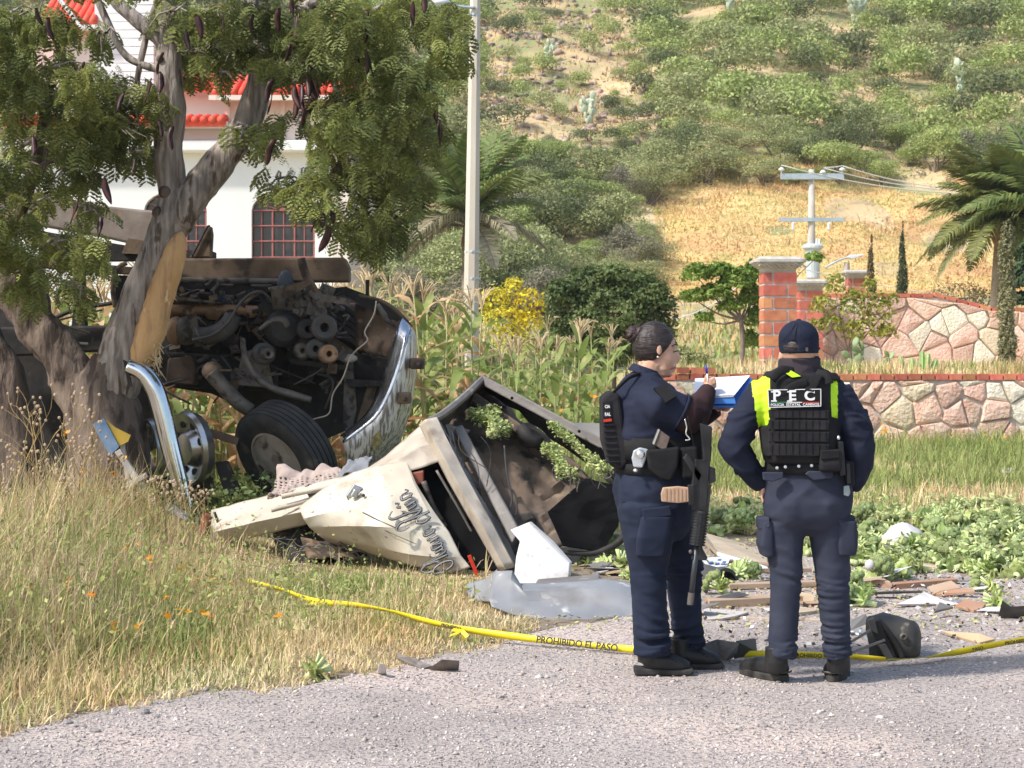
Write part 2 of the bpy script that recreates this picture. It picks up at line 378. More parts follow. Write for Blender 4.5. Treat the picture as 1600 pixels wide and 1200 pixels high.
def zone(px, py):                          # how likely bush cover is, as the photograph's hillside shows it
    if 1030 < px < 1640 and 292 < py < 480: return 0
    d = 1.0
    if px < 1020 and py < 262 - max(0, (px - 860)) * .55 and px > 735: d = .14
    if 890 < px < 1060 and 175 < py < 275: d = .3
    if 1270 < px < 1350 and 30 < py < 110: d = .2
    if 1180 < px < 1280 and 120 < py < 165: d = .3
    if 1060 < px < 1130 and 10 < py < 60: d = .3
    return d
lab = ['bright green scrub bush among many on the hillside', 'olive green scrub bush among many on the hillside', 'dark green scrub bush among many on the hillside', 'grey brown leafless looking bush on the hillside']
cls = [0, 1, 2, 3, 0, 1, 1, 2]; spots_ = []
random.seed(11); tries = 0
while tries < 26000 and len(spots_) < 900:
    tries += 1; y = random.uniform(61, 140); x = random.uniform(-.30, .31) * y; z = float(gz(x, y)); px, py = PX((x, y, z))
    if py < -60: continue
    if zone(px, py) < random.random() or zone(px, py - 25) == 0 and 1030 < px: continue
    if y < 74 and px > 870: continue
    s = random.choice([.6, .8, .95, 1.05, 1.2, 1.35, 1.5]) * (1.05 if y > 90 else .9)
    if zone(px, py) < .5: s *= .55
    if any((x - a) ** 2 + (y - b) ** 2 < (.98 * (s + c)) ** 2 * .62 for a, b, c in spots_): continue
    spots_.append((x, y, s))
spots_.sort(key=lambda q: q[1])
vis = [q for q in spots_ if -20 < PX((q[0], q[1], float(gz(q[0], q[1]))))[0] < 1620]
hidden = [q for q in spots_ if q not in vis]
def shrub_at(q, i):
    x, y, s = q; k = random.choice([0, 1, 1, 2, 3, 4, 4, 5, 6, 6, 7])
    o = bpy.data.objects.new('shrub', kinds[k]); o.location = (x, y, float(gz(x, y)) - .15); o.rotation_euler = (0, 0, random.uniform(0, 6.3))
    o.scale = (s * random.uniform(.9, 1.2), s * random.uniform(.9, 1.2), s * random.uniform(.75, 1.15)); link(o); return o, k
for i, q in enumerate(vis[:280]):
    o, k = shrub_at(q, i); px, py = PX(o.location); c_ = ['bright green', 'olive green', 'dark green', 'grey brown'][cls[k]]
    if px < 560: z_ = 'seen behind the pod tree and the house'
    elif zone(px, py) < .5 and px < 1065: z_ = 'on the bare rocky slope right of the lamp post'
    elif px < 745: z_ = 'left of the lamp post behind the palm'
    elif px < 1040: z_ = 'low on the slope just right of the lamp post' if py > 330 else 'halfway up the slope left of the golden field'
    elif py > 200: z_ = 'in the belt directly above the golden field' if px < 1330 else 'in the belt above the drooping palm'
    elif px < 1330: z_ = 'high on the slope above the power pole'
    else: z_ = 'high on the slope at the upper right corner'
    sz = 'large ' if q[2] > 1.25 else ('small ' if q[2] < .75 else ''); tag(o, sz + c_ + ' bush ' + z_, 'shrub', (sz + c_ + ' bushes ' + z_))
vv, ff, mi, n0 = [], [], [], 0
for q in vis[280:] + hidden:
    x, y, s = q; k = random.choice([0, 1, 2, 0]); v, f = cloud([((random.uniform(-.7, .7), random.uniform(-.7, .7), random.uniform(.7, 1.4)), (.9, .9, .6)) for _ in range(7)], 1100, .085)
    v = v * s + np.array([x, y, float(gz(x, y)) - .1]); vv.append(v); ff.append(f + n0); n0 += len(v); mi.append(np.full(len(f), k))
if vv: stuff(mk('hillside_scrub', npmesh('scrub', np.concatenate(vv), np.concatenate(ff), [L1, L2, L3], np.concatenate(mi)), None), 'far green scrub covering the upper and outer hillside', 'scrub')
vv = []; mi = []; random.seed(78)
for k in range(420):
    y = random.uniform(66, 140); x = random.choice([random.uniform(-.75, -.30), random.uniform(.31, .7)]) * y; z = float(gz(x, y)); s = random.uniform(.8, 1.7)
    v, f = cloud([((x + random.uniform(-1, 1) * s, y + random.uniform(-.8, .8) * s, z + random.uniform(.4, 1.2) * s), (s * .9, s * .9, s * .6)) for _ in range(4)], 230, .17); vv.append(v); mi.append(np.full(230, random.choice([0, 1, 1, 2])))
vv = np.concatenate(vv); stuff(mk('outer_hillside_scrub', npmesh('u', vv, np.arange(len(vv)).reshape(-1, 4), [L1, L2, L3], np.concatenate(mi)), None), 'green scrub on the slopes beyond both sides of the view', 'scrub')
vv = []; mi = []; k_n = 0; random.seed(77)
while k_n < 2600:
    y = random.uniform(62, 136); x = random.uniform(-.29, .30) * y; z = float(gz(x, y)); px, py = PX((x, y, z))
    if zone(px, py) ** 1.6 * .8 < random.random() or (y < 74 and px > 870): continue
    v, f = cloud([((x, y, z + .12), (random.uniform(.25, .75), .5, random.uniform(.15, .4)))], 46, .07); vv.append(v); mi.append(np.full(46, random.choice([0, 0, 1, 1, 2, 3]))); k_n += 1
vv = np.concatenate(vv); stuff(mk('hillside_undergrowth', npmesh('u', vv, np.arange(len(vv)).reshape(-1, 4), [L1, L2, L3, L4], np.concatenate(mi)), None), 'low tangled undergrowth between the hillside bushes', 'undergrowth')
# dry grass tufts and loose stones of the hill
BL = np.array([(-1, 0, 0), (1, 0, 0), (.75, .35, .55), (-.75, .35, .55), (.12, 1, 1), (-.12, 1, 1)], float); BF = np.array([(0, 1, 2, 3), (3, 2, 4, 5)])
def blades(name, pos, h, wd, bend, m, tilt=.25):
    N = len(pos); Rm = rotm(rng.random(N) * 6.28, rng.normal(0, tilt, N)); sc = np.stack([wd, bend, h], 1)
    v, f = inst(BL, BF, pos, Rm, sc); return npmesh(name, v, f, m)
N = 42000; y = 45 + 90 * rng.random(N); x = (rng.random(N) * .62 - .31) * y; kp = np.array([(0 < zone(*PX((a, b, float(c)))) < .9) or rng.random() < .3 for a, b, c in zip(x, y, gz(x, y))])
x, y = x[kp], y[kp]; kp = ~((x > 2.2) & (y < 47)); x, y = x[kp], y[kp]; N = len(x); pos = np.stack([x, y, gz(x, y)], 1)
stuff(mk('dry_hill_grass', blades('g', pos, .18 + .25 * rng.random(N), .02 + .03 * rng.random(N), .2 * rng.random(N), m_gold, .5), None), 'dry golden grass tufts over the hillside and the field', 'grass')
N = 34000; y = 72 + 20 * rng.random(N); x = (.08 + .24 * rng.random(N)) * y; x, y = x[x < .32 * y], y[x < .32 * y]; N = len(x)
stuff(mk('golden_field_grass', blades('g', np.stack([x, y, gz(x, y) + .05], 1),   .05 + .09 * rng.random(N), .02 + .03 * rng.random(N), .2 * rng.random(N), m_fg, .8), None), 'short golden grass covering the open field on the hillside', 'grass')
OC = np.array([(1, 0, 0), (0, 1, 0), (-1, 0, 0), (0, -1, 0), (0, 0, 1), (0, 0, -1)], float)
OF = np.array([(0, 1, 4), (1, 2, 4), (2, 3, 4), (3, 0, 4), (1, 0, 5), (2, 1, 5), (3, 2, 5), (0, 3, 5)])
def stones(name, pos, s, m, flat=.6):
    N = len(pos); Rm = rotm(rng.random(N) * 6.28, rng.normal(0, .5, N), rng.random(N) * 6.28); sc = s[:, None] * np.stack([.7 + .6 * rng.random(N), .6 + .5 * rng.random(N), flat * (.6 + .6 * rng.random(N))], 1)
    v, f = inst(OC, OF, pos, Rm, sc); v += rng.normal(0, 1, v.shape) * np.repeat(s, 6)[:, None] * .16; return npmesh(name, v, f, m)
m_rock = mat('hill_rock', (.42, .30, .24), (.30, .24, .20), 1, .95, isl=.3, wpos=True)
N = 900; y = 92 + 45 * rng.random(N); px = 740 + 300 * rng.random(N); x = (px - 800) / FP * y
stuff(mk('hill_rocks', stones('r', np.stack([x, y, gz(x, y)], 1), .12 + .35 * rng.random(N) ** 2, m_rock), None), 'loose pinkish rocks over the bare upper slope', 'rocks')
# hillside cacti
m_cac = mat('cactus_skin', (.20, .30, .12), (.34, .42, .22), 3, .6, bump=.3, bsc=30, orand=.1)
m_cacp = mat('pale_cactus', (.42, .50, .36), (.55, .60, .45), 3, .6)
def nopal(name, label, loc, s, n, m, seed, group=None):
    random.seed(seed); t = thing(name, label, 'cactus', loc, group); pads = [(V((0, 0, 0)), 0, V((0, 0, 1)))]; L = V(loc); k = 0
    while k < n:
        b, g, up = random.choice(pads)
        if g > 3: continue
        a = random.uniform(-1.0, 1.0); yw = random.uniform(-1.2, 1.2); d = (Matrix.Rotation(yw, 3, 'Z') @ (Matrix.Rotation(a * (.4 if g == 0 else 1), 3, 'Y') @ V((0, 0, 1)))); d.z = abs(d.z) + .2; d.normalize()
        h = s * random.uniform(.75, 1.1); c = b + d * h * .5; x = d.cross(V((math.sin(yw), math.cos(yw), .1))).normalized(); y_ = d.cross(x)
        o_ = MB().ball(L + c, (h * .36, h * .09, h * .52), 12, Matrix((x, y_, d)).transposed()); mk('pad', o_, m, t, smooth=True); pads.append((b + d * h * .93, g + 1, d)); k += 1
    return t
for i, (px, py, d, s) in enumerate([(1335, 42, 122, .75), (1140, 25, 124, .6), (920, 235, 100, .5), (1500, 190, 104, .55), (858, 168, 112, .45)]):
    nopal('prickly_pear', ['tall pale prickly pear near the top middle of the hillside', 'pale prickly pear left of the tallest one near the top of the hillside', 'pale prickly pear at the edge of the dry patch behind the palm', 'pale prickly pear in the scrub high above the right palm', 'small prickly pear at the foot of the rocky patch'][i], T(px, py, d), s, 20, m_cacp, i)

# ------------------------------------------------------------ stone walls, pillars
def clip(poly, a, b):                     # keep the side nearer a
    mx, my = (a[0] + b[0]) / 2, (a[1] + b[1]) / 2; nx, ny = b[0] - a[0], b[1] - a[1]; out = []
    for i in range(len(poly)):
        p, q = poly[i], poly[(i + 1) % len(poly)]; dp = (p[0] - mx) * nx + (p[1] - my) * ny; dq = (q[0] - mx) * nx + (q[1] - my) * ny
        if dp <= 0: out.append(p)
        if dp * dq < 0: t = dp / (dp - dq); out.append((p[0] + (q[0] - p[0]) * t, p[1] + (q[1] - p[1]) * t))
    return out
m_mort = mat('mortar', (.48, .43, .39), (.58, .53, .49), 6, .95, bump=.5, bsc=30)
st_m = [mat('pink_stone', (.70, .43, .32), (.79, .57, .45), 3, .9, bump=1, bsc=18, orand=.18, bdist=.04),
        mat('cream_stone', (.80, .70, .53), (.84, .77, .64), 3, .9, bump=1, bsc=18, orand=.08, bdist=.04),
        mat('rose_stone', (.60, .38, .30), (.72, .50, .38), 4, .9, bump=1, bsc=18, orand=.15, bdist=.04),
        mat('dark_stone', (.10, .095, .10), (.16, .15, .15), 4, .9, bump=1, bsc=18, bdist=.04),
        mat('yellow_stone', (.70, .56, .38), (.76, .63, .46), 4, .9, bump=1, bsc=18, bdist=.04)]
def rubble(parent, x0, x1, z0, ztop, y, cell, seed, gap=.022, wts=(6, 2.4, 2.4, .15, .6)):
    random.seed(seed); pts = []; nx = int((x1 - x0) / cell); nz = max(2, round((ztop(0.5 * (x0 + x1)) - z0) / (cell * .85)))
    for i in range(-1, nx + 1):
        for j in range(-1, nz + 1): pts.append((x0 + (i + .5 + random.uniform(-.48, .48) + .3 * (j % 2)) * cell, z0 + (j + .5 + random.uniform(-.46, .46)) * cell * .85))
    for k, p in enumerate(pts):
        poly = [(p[0] - cell * 1.2, p[1] - cell * 1.2), (p[0] + cell * 1.2, p[1] - cell * 1.2), (p[0] + cell * 1.2, p[1] + cell * 1.2), (p[0] - cell * 1.2, p[1] + cell * 1.2)]
        for q in pts:
            if q is not p and abs(q[0] - p[0]) < cell * 2.5 and abs(q[1] - p[1]) < cell * 2.5: poly = clip(poly, p, q)
        poly = [(min(max(a, x0), x1), min(max(b, z0), ztop(min(max(a, x0), x1)) - .01)) for a, b in poly]
        q2 = []
        for a in poly:
            if not q2 or math.hypot(a[0] - q2[-1][0], a[1] - q2[-1][1]) > .03: q2.append(a)
        ar = abs(sum(q2[i][0] * q2[(i + 1) % len(q2)][1] - q2[(i + 1) % len(q2)][0] * q2[i][1] for i in range(len(q2)))) / 2 if len(q2) > 2 else 0
        if ar < cell * cell * .12: continue
        cx_ = sum(a[0] for a in q2) / len(q2); cz_ = sum(a[1] for a in q2) / len(q2); mb = MB()
        def ring(sh, dy, jit=.0):
            out = []
            for a, b in q2:
                l = math.hypot(a - cx_, b - cz_) or 1; out.append(V((cx_ + (a - cx_) * (1 - sh / l) + random.uniform(-jit, jit), dy, cz_ + (b - cz_) * (1 - sh / l) + random.uniform(-jit, jit))))
            return out
        pr = random.uniform(.035, .075); n = len(q2)
        gp = gap * random.uniform(.5, 1.7); v = ring(gp, y + .05) + ring(gp, y - pr * .55, .022) + ring(gp + .04, y - pr, .02) + [V((cx_, y - pr - random.uniform(.0, .03), cz_))]
        f = [(i, (i + 1) % n, n + (i + 1) % n, n + i) for i in range(n)] + [(n + i, n + (i + 1) % n, 2 * n + (i + 1) % n, 2 * n + i) for i in range(n)] + [(2 * n + i, 2 * n + (i + 1) % n, 3 * n) for i in range(n)]
        mb.add(v, [tuple(reversed(q)) for q in f])
        mk('stone', mb, random.choices(st_m, wts)[0], parent)
m_brk = mat('brick', (.50, .155, .085), (.60, .23, .13), 6, .9, bump=.5, bsc=40, orand=.3, spots=((.33, .15, .11), 5, .58, .7))
W1 = thing('retaining_wall', 'low rubble stone garden wall with a brick coping behind the debris', 'stone wall', (5, 30, 0))
mk('mortar_core', MB().box((5.83, 30.15, .57), (3.52, .15, .59)), m_mort, W1)
rubble(W1, 2.32, 9.3, 0, lambda x: 1.13, 30.0, .42, 5)
me_b = me_of('brick', MB().box((0, 0, 0), (.103, .17, .05)), m_brk)
def brick(parent, x, y, z, rz=0, sc=(1, 1, 1)):
    o = bpy.data.objects.new('brick', me_b); link(o, parent); o.location = V((x, y, z)) - WL[parent.name]; o.rotation_euler = (0, rz, 0); o.scale = sc; return o
x = 2.4
while x < 9.3: brick(W1, x, 30.12, 1.19 + random.uniform(-.004, .004)); x += .228
brick(W1, 2.86, 30.1, 1.30); brick(W1, 3.1, 30.12, 1.29, .12); brick(W1, 3.3, 30.1, 1.30)
W2 = thing('garden_wall', 'pink and cream rubble wall whose brick top steps down, behind the garden terrace', 'stone wall', (11, 42, 1.2))
zt = lambda x: 2.93 if x < 10.0 else (2.93 - (x - 10.0) / 1.3 * .33 if x < 11.3 else 2.60)
mb = MB(); pl = [(6.9, 1.0), (6.9, 2.93), (10.0, 2.93), (11.3, 2.6), (14.4, 2.6), (14.4, 1.0)]
mb.prism([V((a, 42.02, b)) for a, b in pl], (0, .3, 0)); mk('mortar_core', mb, m_mort, W2)
rubble(W2, 6.95, 14.3, 1.22, zt, 42.0, .55, 9, .014, (6, 3, 1.5, 0, .2))
x = 7.05
while x < 14.3:
    sl_ = .25 if 10 < x < 11.3 else 0; brick(W2, x, 42.15, zt(x) + .045, sl_, (1.15, 1, .9)); x += .27
m_cap = mat('carved_cap', (.42, .39, .36), (.55, .52, .47), 10, .9, bump=.4, bsc=30)
def pillar(px0, px1, pyt, d, label, cap, seed):
    random.seed(seed); a, b = P(px0, pyt, d), P(px1, pyt, d); w_ = b.x - a.x; cx_ = (a.x + b.x) / 2; z0 = float(gz(cx_, d)) - .02; z1 = a.z; t = thing('brick_pillar', label, 'pillar', (cx_, d + w_ / 2, z0), 'brick pillars with carved caps')
    mk('mortar_core', MB().box((cx_, d + w_ / 2, (z0 + z1) / 2), (w_ / 2 - .012, w_ / 2 - .012, (z1 - z0) / 2)), m_mort, t)
    ch = .232; n = int((z1 - z0) / ch)
    for k in range(n + 1):
        zt_ = z1 - k * ch; zc = zt_ - ch / 2
        if zc < z0: break
        f = .72 if k % 2 else .28
        for (u0, u1) in ((0, f), (f, 1)):
            x0 = cx_ - w_ / 2 + w_ * u0 + (.0 if u0 == 0 else .02); x1 = cx_ - w_ / 2 + w_ * u1 - (.0 if u1 == 1 else .02)
            o = mk('brick', MB().box(((x0 + x1) / 2, d + w_ / 2, zc), ((x1 - x0) / 2, w_ / 2 + .004 + random.uniform(0, .006), ch / 2 - .021)), m_brk, t)
    h = w_ / 2; mb = MB()
    mb.loft([((cx_, d + h, z1), h, h, 8), ((cx_, d + h, z1 + .05 * cap), h * 1.05, h * 1.05, 8), ((cx_, d + h, z1 + .13 * cap), h * 1.4, h * 1.4, 8), ((cx_, d + h, z1 + .17 * cap), h * 1.5, h * 1.5, 8)], 32)
    mk('carved_cap', mb, m_cap, t)
    mb = MB()
    for k in range(9):
        a_x = cx_ - h * 1.2 + k * h * .3; mb.tube(spline([V((a_x - .04, d - h * .34, z1 + .09 * cap)), V((a_x, d - h * .42, z1 + .13 * cap)), V((a_x + .05, d - h * .40, z1 + .10 * cap)), V((a_x + .1, d - h * .3, z1 + .07 * cap))])[0], .014, 5)
    mk('scrollwork', mb, m_cap, t, smooth=True)
    mk('cap_slab', MB().loft([((cx_, d + h, z1 + .171 * cap), h * 1.56, h * 1.56, 10), ((cx_, d + h, z1 + .22 * cap), h * 1.56, h * 1.56, 10), ((cx_, d + h, z1 + .27 * cap), h * 1.2, h * 1.2, 8)], 32), m_cap, t)
pillar(1193, 1245, 424, 33, 'tall red brick pillar rising right behind the capped officer', 1.0, 1)
pillar(1249, 1286, 453, 41, 'shorter red brick pillar directly right of the tallest pillar', .9, 2)
pillar(1325, 1352, 434, 50, 'farthest red brick pillar behind the yellow leaved bush', .8, 3)

# ------------------------------------------------------------ utility pole, lamps, wires
m_porc = mat('porcelain', (.75, .78, .8), None, rough=.2); m_dkm = mat('dark_metal', (.06, .06, .065), (.11, .10, .10), 8, .6, .5)
t = thing('utility_pole', 'concrete utility pole with two crossarms and pale transformer beyond the pillars', 'utility pole', T(1268, 440, 70))
b0 = T(1268, 0, 70); top = P(1268, 265, 70)
mk('pole', MB().lathe((b0.x, 70, b0.z - .2), (0, 0, 1), [(.19, 0), (.11, top.z - b0.z + .2)], 16), m_con, t, smooth=True)
for (yy, x0, x1) in ((271, 1220, 1319), (340, 1217, 1320)):
    mk('crossarm', MB().bp(x0, yy, x1, yy + (9 if yy == 271 else 6), 69.8, .12), m_galv, t, bevel=.01)
for px, yy in ((1221, 263), (1286, 267), (1316, 263)):
    mk('insulator', MB().lathe(P(px, yy + 10, 69.85), (0, 0, 1), [(.03, 0), (.03, .15), (.12, .17), (.12, .22), (.05, .28)], 12), m_porc, t, smooth=True)
for px in (1239, 1295): mk('fuse_cutout', MB().lathe(P(px, 360, 69.85), (0, 0, 1), [(.03, 0), (.06, .08), (.03, .12), (.06, .2), (.05, .32)], 10), m_porc, t, smooth=True)
m_tr = mat('transformer_paint', (.50, .56, .58), (.60, .64, .66), 4, .5, .2)
mk('transformer', MB().lathe(P(1270, 436, 69.6), (0, 0, 1), [(.2, 0), (.26, .05), (.3, 1.15), (.42, 1.2), (.42, 1.28), (.3, 1.36)], 16), m_tr, t, smooth=False)
for dx in (-6, 6, 10): mk('bushing', MB().lathe(P(1270 + dx, 383, 69.6), (0, 0, 1), [(.05, 0), (.03, .25)], 8), m_porc, t)
m_wire = mat('wire', (.55, .56, .52), None, rough=.5)
for i, (px, py, ex, ey_) in enumerate([(1221, 258, 1680, 296), (1286, 262, 1680, 288), (1316, 259, 1680, 283), (1286, 262, 1316, 259)]):
    a, b = P(px, py, 69.8), P(ex, ey_, 69.8 if i < 3 else 69.8); pts = [a.lerp(b, k / 16) - V((0, 0, (.55 if i < 3 else .02) * 4 * (k / 16) * (1 - k / 16) * (1.1 if i == 2 else 1))) for k in range(17)]
    tag(mk('power_line', MB().tube(pts, .022, 5), m_wire, smooth=True), ['power line from the left end insulator of the upper crossarm', 'power line from the middle insulator of the upper crossarm', 'power line from the right end insulator of the upper crossarm', 'short jumper wire between the right insulators of the crossarm'][i], 'power line', 'power lines')
for i, (p0, p1, d) in enumerate([((1300, 500), (1680, 448), 60), ((1180, 400), (1600, 470), 62), ((1040, 500), (1190, 412), 45)]):
    a, b = P(*p0, d), P(*p1, d); pts = [a.lerp(b, k / 12) - V((0, 0, .3 * 4 * (k / 12) * (1 - k / 12))) for k in range(13)]
    tag(mk('cable', MB().tube(pts, .014, 4), m_wire), ['thin cable rising to the right behind the cypress', 'thin sagging cable crossing the golden field', 'thin stay wire rising from the round tree'][i], 'cable', 'thin cables')
t = thing('street_lamp', 'small street lamp with slanting arm beside the farthest pillar', 'street lamp', T(1323, 440, 52.5))
b0 = T(1323, 0, 52.5); mk('pole', MB().tube([V((b0.x, 52.5, b0.z - .1)), P(1323, 410, 52.5)], .09, 10), m_con, t)
mk('arm', MB().tp([(1290, 418), (1308, 408), (1325, 402)], 1.6, 52.4), m_galv, t); mk('lamp_head', MB().pp([(1322, 402), (1330, 398), (1350, 397), (1348, 400), (1332, 405)], 52.3, .3), m_porc, t, bevel=.02)
t = thing('street_lamp', 'tall tapering concrete lamp post with silver arm in front of the hill', 'street lamp', T(737, 0, 28))
b0 = P(736, 560, 28); tp_ = P(743, -25, 28)
mb = MB(); v = []
for c, r in ((V((b0.x - .03, 28, -.1)), .15), (tp_, .085)):
    v += [c + V((math.cos(k * math.pi / 4 + .39) * r, math.sin(k * math.pi / 4 + .39) * r, 0)) for k in range(8)]
mb.add(v, [(i, (i + 1) % 8, 8 + (i + 1) % 8, 8 + i) for i in range(8)] + [tuple(reversed(range(8))), tuple(range(8, 16))])
mk('post', mb, mat('lamp_post_concrete', (.58, .50, .41), (.68, .61, .51), 2, .85, bump=.15, bsc=20, stretch=(1, 1, .25)), t)
mk('arm', MB().tp([(742, 12), (720, 10), (700, 3), (684, -8)], 2.3, 27.9), m_galv, t, smooth=True)
mk('lamp_head', MB().ball(P(688, 4, 27.8), (.16, .12, .07), 12), m_porc, t, smooth=True)
for yy in (25, 395, 437): mk('band', MB().lathe(P(741 if yy < 100 else 738, yy, 28), (0, 0, 1), [(.10 if yy < 100 else .128, 0), (.10 if yy < 100 else .128, .03)], 8), m_galv, t)

# ------------------------------------------------------------ thin haze over the valley
hz = bpy.data.materials.new('haze_air'); hz.use_nodes = True; hn = hz.node_tree; hn.nodes.remove(hn.nodes['Principled BSDF']); pv = hn.nodes.new('ShaderNodeVolumePrincipled'); pv.inputs['Color'].default_value = (.93, .95, .97, 1); pv.inputs['Density'].default_value = .00038; pv.inputs['Anisotropy'].default_value = .3; hn.links.new(pv.outputs[0], hn.nodes['Material Output'].inputs['Volume'])
o = mk('haze', MB().box((0, 115, 39), (170, 150, 41)), hz); o['kind'] = 'stuff'; o['label'] = 'thin pale haze over the valley'
# ------------------------------------------------------------ house behind the tree
m_wht = mat('white_render', (.78, .79, .78), (.84, .84, .82), .6, .85, bump=.1, bsc=8); m_crm = mat('cream_render', (.74, .64, .56), (.78, .69, .61), .8, .85)
m_pnk = mat('rose_band', (.68, .50, .46), (.72, .55, .50), .8, .85); m_red = mat('red_roof_paint', (.80, .07, .035), (.70, .12, .07), 2, .6)
m_bar = mat('window_bar_red', (.30, .095, .085), (.36, .13, .11), 8, .5); m_gls = mat('dark_glass', (.03, .035, .045), (.05, .05, .06), 3, .12, spec=.6)
H = thing('house', 'white two storey house with red tiled roofs and arched windows behind the tree', 'house', T(250, 0, 42)); D = 40.0
def wallpiece(pts, d=D, t=.3, m=m_wht, nm='wall'): return mk(nm, MB().pp(pts, d, t), m, H)
ZB = 560 + (HC - .55) / D * FP * 1.0
wins = [(225, 323), (393, 492)]; spring, atop, wb = 329, 298, 442
def arch(x0, x1, n=12): return [((x0 + x1) / 2 + (x1 - x0) / 2 * math.cos(math.pi * k / n), spring - (spring - atop) * math.sin(math.pi * k / n)) for k in range(n + 1)]
wallpiece([(-160, 235), (225, 235), (225, 640), (-160, 640)]); wallpiece([(323, 235), (393, 235), (393, 640), (323, 640)]); wallpiece([(492, 235), (519, 235), (519, 640), (492, 640)])
for x0, x1 in wins:
    wallpiece([(x0, 235), (x1, 235)] + [(x1, spring)] + arch(x0, x1)[1:-1] + [(x0, spring)]); wallpiece([(x0, wb), (x1, wb), (x1, 640), (x0, 640)])
    W = mk('window', MB().pp(arch(x0, x1) + [(x0, wb), (x1, wb)], D + .2, .04), m_gls, H, label='arched window with red bars')
    u = (x1 - x0) / 98
    for k, (ox, r) in enumerate([(1, 1.6), (16, 1.1), (33, 1.8), (50, 1.1), (67, 1.8), (82, 1.1), (97, 1.6)]): mk('bar', MB().tp([(x0 + ox * u, spring), (x0 + ox * u, wb)], r, D + .12, 6), m_bar, W)
    for yy in (329, 353, 377, 402, 426): mk('bar', MB().tp([(x0, yy), (x1, yy)], 1.3, D + .1, 6), m_bar, W)
    for a in range(1, 8):
        an = math.pi * a / 8; mk('bar', MB().tp([((x0 + x1) / 2, spring), ((x0 + x1) / 2 + 48 * u * math.cos(an), spring - 30 * math.sin(an))], 1.1, D + .12, 6), m_bar, W)
# side wall, pilaster, inner dark
mk('pilaster', MB().pp([(518, 240), (546, 240), (546, 640), (518, 640)], D - .12, .45), m_crm, H, bevel=.02)
mk('side_wall', MB().pp([(538, 240), (545, 240), (545, 640), (538, 640)], D + .34, 7.5), m_crm, H)
mk('room_back', MB().pp([(-160, 240), (536, 240), (536, 640), (-160, 640)], D + 2.5, .2), m_crm, H)
mk('cornice', MB().pp([(-160, 219), (548, 219), (548, 236), (-160, 236)], D - .35, .9), m_wht, H, bevel=.03)
mk('frieze', MB().pp([(-160, 199), (352, 199), (352, 218.6), (-160, 218.6)], D - .1, .6), m_pnk, H)
mk('ledge', MB().pp([(-160, 190), (356, 190), (356, 198.6), (-160, 198.6)], D - .4, 1.0), m_wht, H)
mk('balcony_wall', MB().pp([(352, 150), (546, 150), (546, 218.6), (352, 218.6)], D + .1, .3), m_crm, H)
for x0 in (352, 438, 514): mk('pilaster', MB().pp([(x0, 158), (x0 + 7, 158), (x0 + 7, 218.4), (x0, 218.4)], D + .03, .1), m_crm, H)
wallpiece([(262, 140), (352, 140), (352, 189.6), (262, 189.6)], D + 1, .3, m_crm, 'upper_wall')
def tiles(parent, pa, pb, rise, back, n, r=.09):          # roof slope of ridged clay tiles from an eaves line
    a, b = V(pa), V(pb); up = V((0, back, rise)); mb = MB().prism([a, b, b + up, a + up], (0, .02, -.12)); mk('roof', mb, m_red, parent); rf = bpy.data.objects[-1] if 0 else None
    for k in range(n):
        p = a.lerp(b, (k + .5) / n); mk('roof_tile_row', MB().tube([p + V((0, -.03, .03)), p + up * .5 + V((0, 0, .035)), p + up + V((0, 0, .03))], [r, r * .96, r * .9], 8), m_red, parent, smooth=True)
tiles(H, P(330, 148, 39.6), P(550, 148, 39.6), .55, 1.2, 16); tiles(H, P(-160, 189.5, 39.5), P(352, 189.5, 39.5), .14, .6, 38)
mk('fascia', MB().pp([(326, 148.5), (552, 148.5), (552, 156), (326, 156)], 39.55, .12), m_crm, H)
tiles(H, P(60, 38, 40.8), P(150, 38, 40.8), .9, 1.4, 8); mk('fascia', MB().lb((84, -12), (128, 44), 6, 40.7, .15), m_wht, H); mk('fascia', MB().bp(126, 38.5, 152, 46, 40.72, .15), m_wht, H)
wallpiece([(88, 46.5), (150, 46.5), (150, 189.6), (88, 189.6)], 41.2, .3, m_crm, 'gable_wall'); wallpiece([(56, 20), (88, 44), (88, 189.6), (56, 189.6)], 41.5, .3, m_pnk, 'gable_wall')
for k in range(19):
    y0 = -70 + k * 13; wallpiece([(148, y0), (240, y0), (240, y0 + 11.8), (148, y0 + 12.8)], 41.0 - .0 * k, .2, m_wht, 'siding_board')
tiles(H, P(255, 136, 40.5), P(340, 136, 40.5), .45, 1.2, 7)
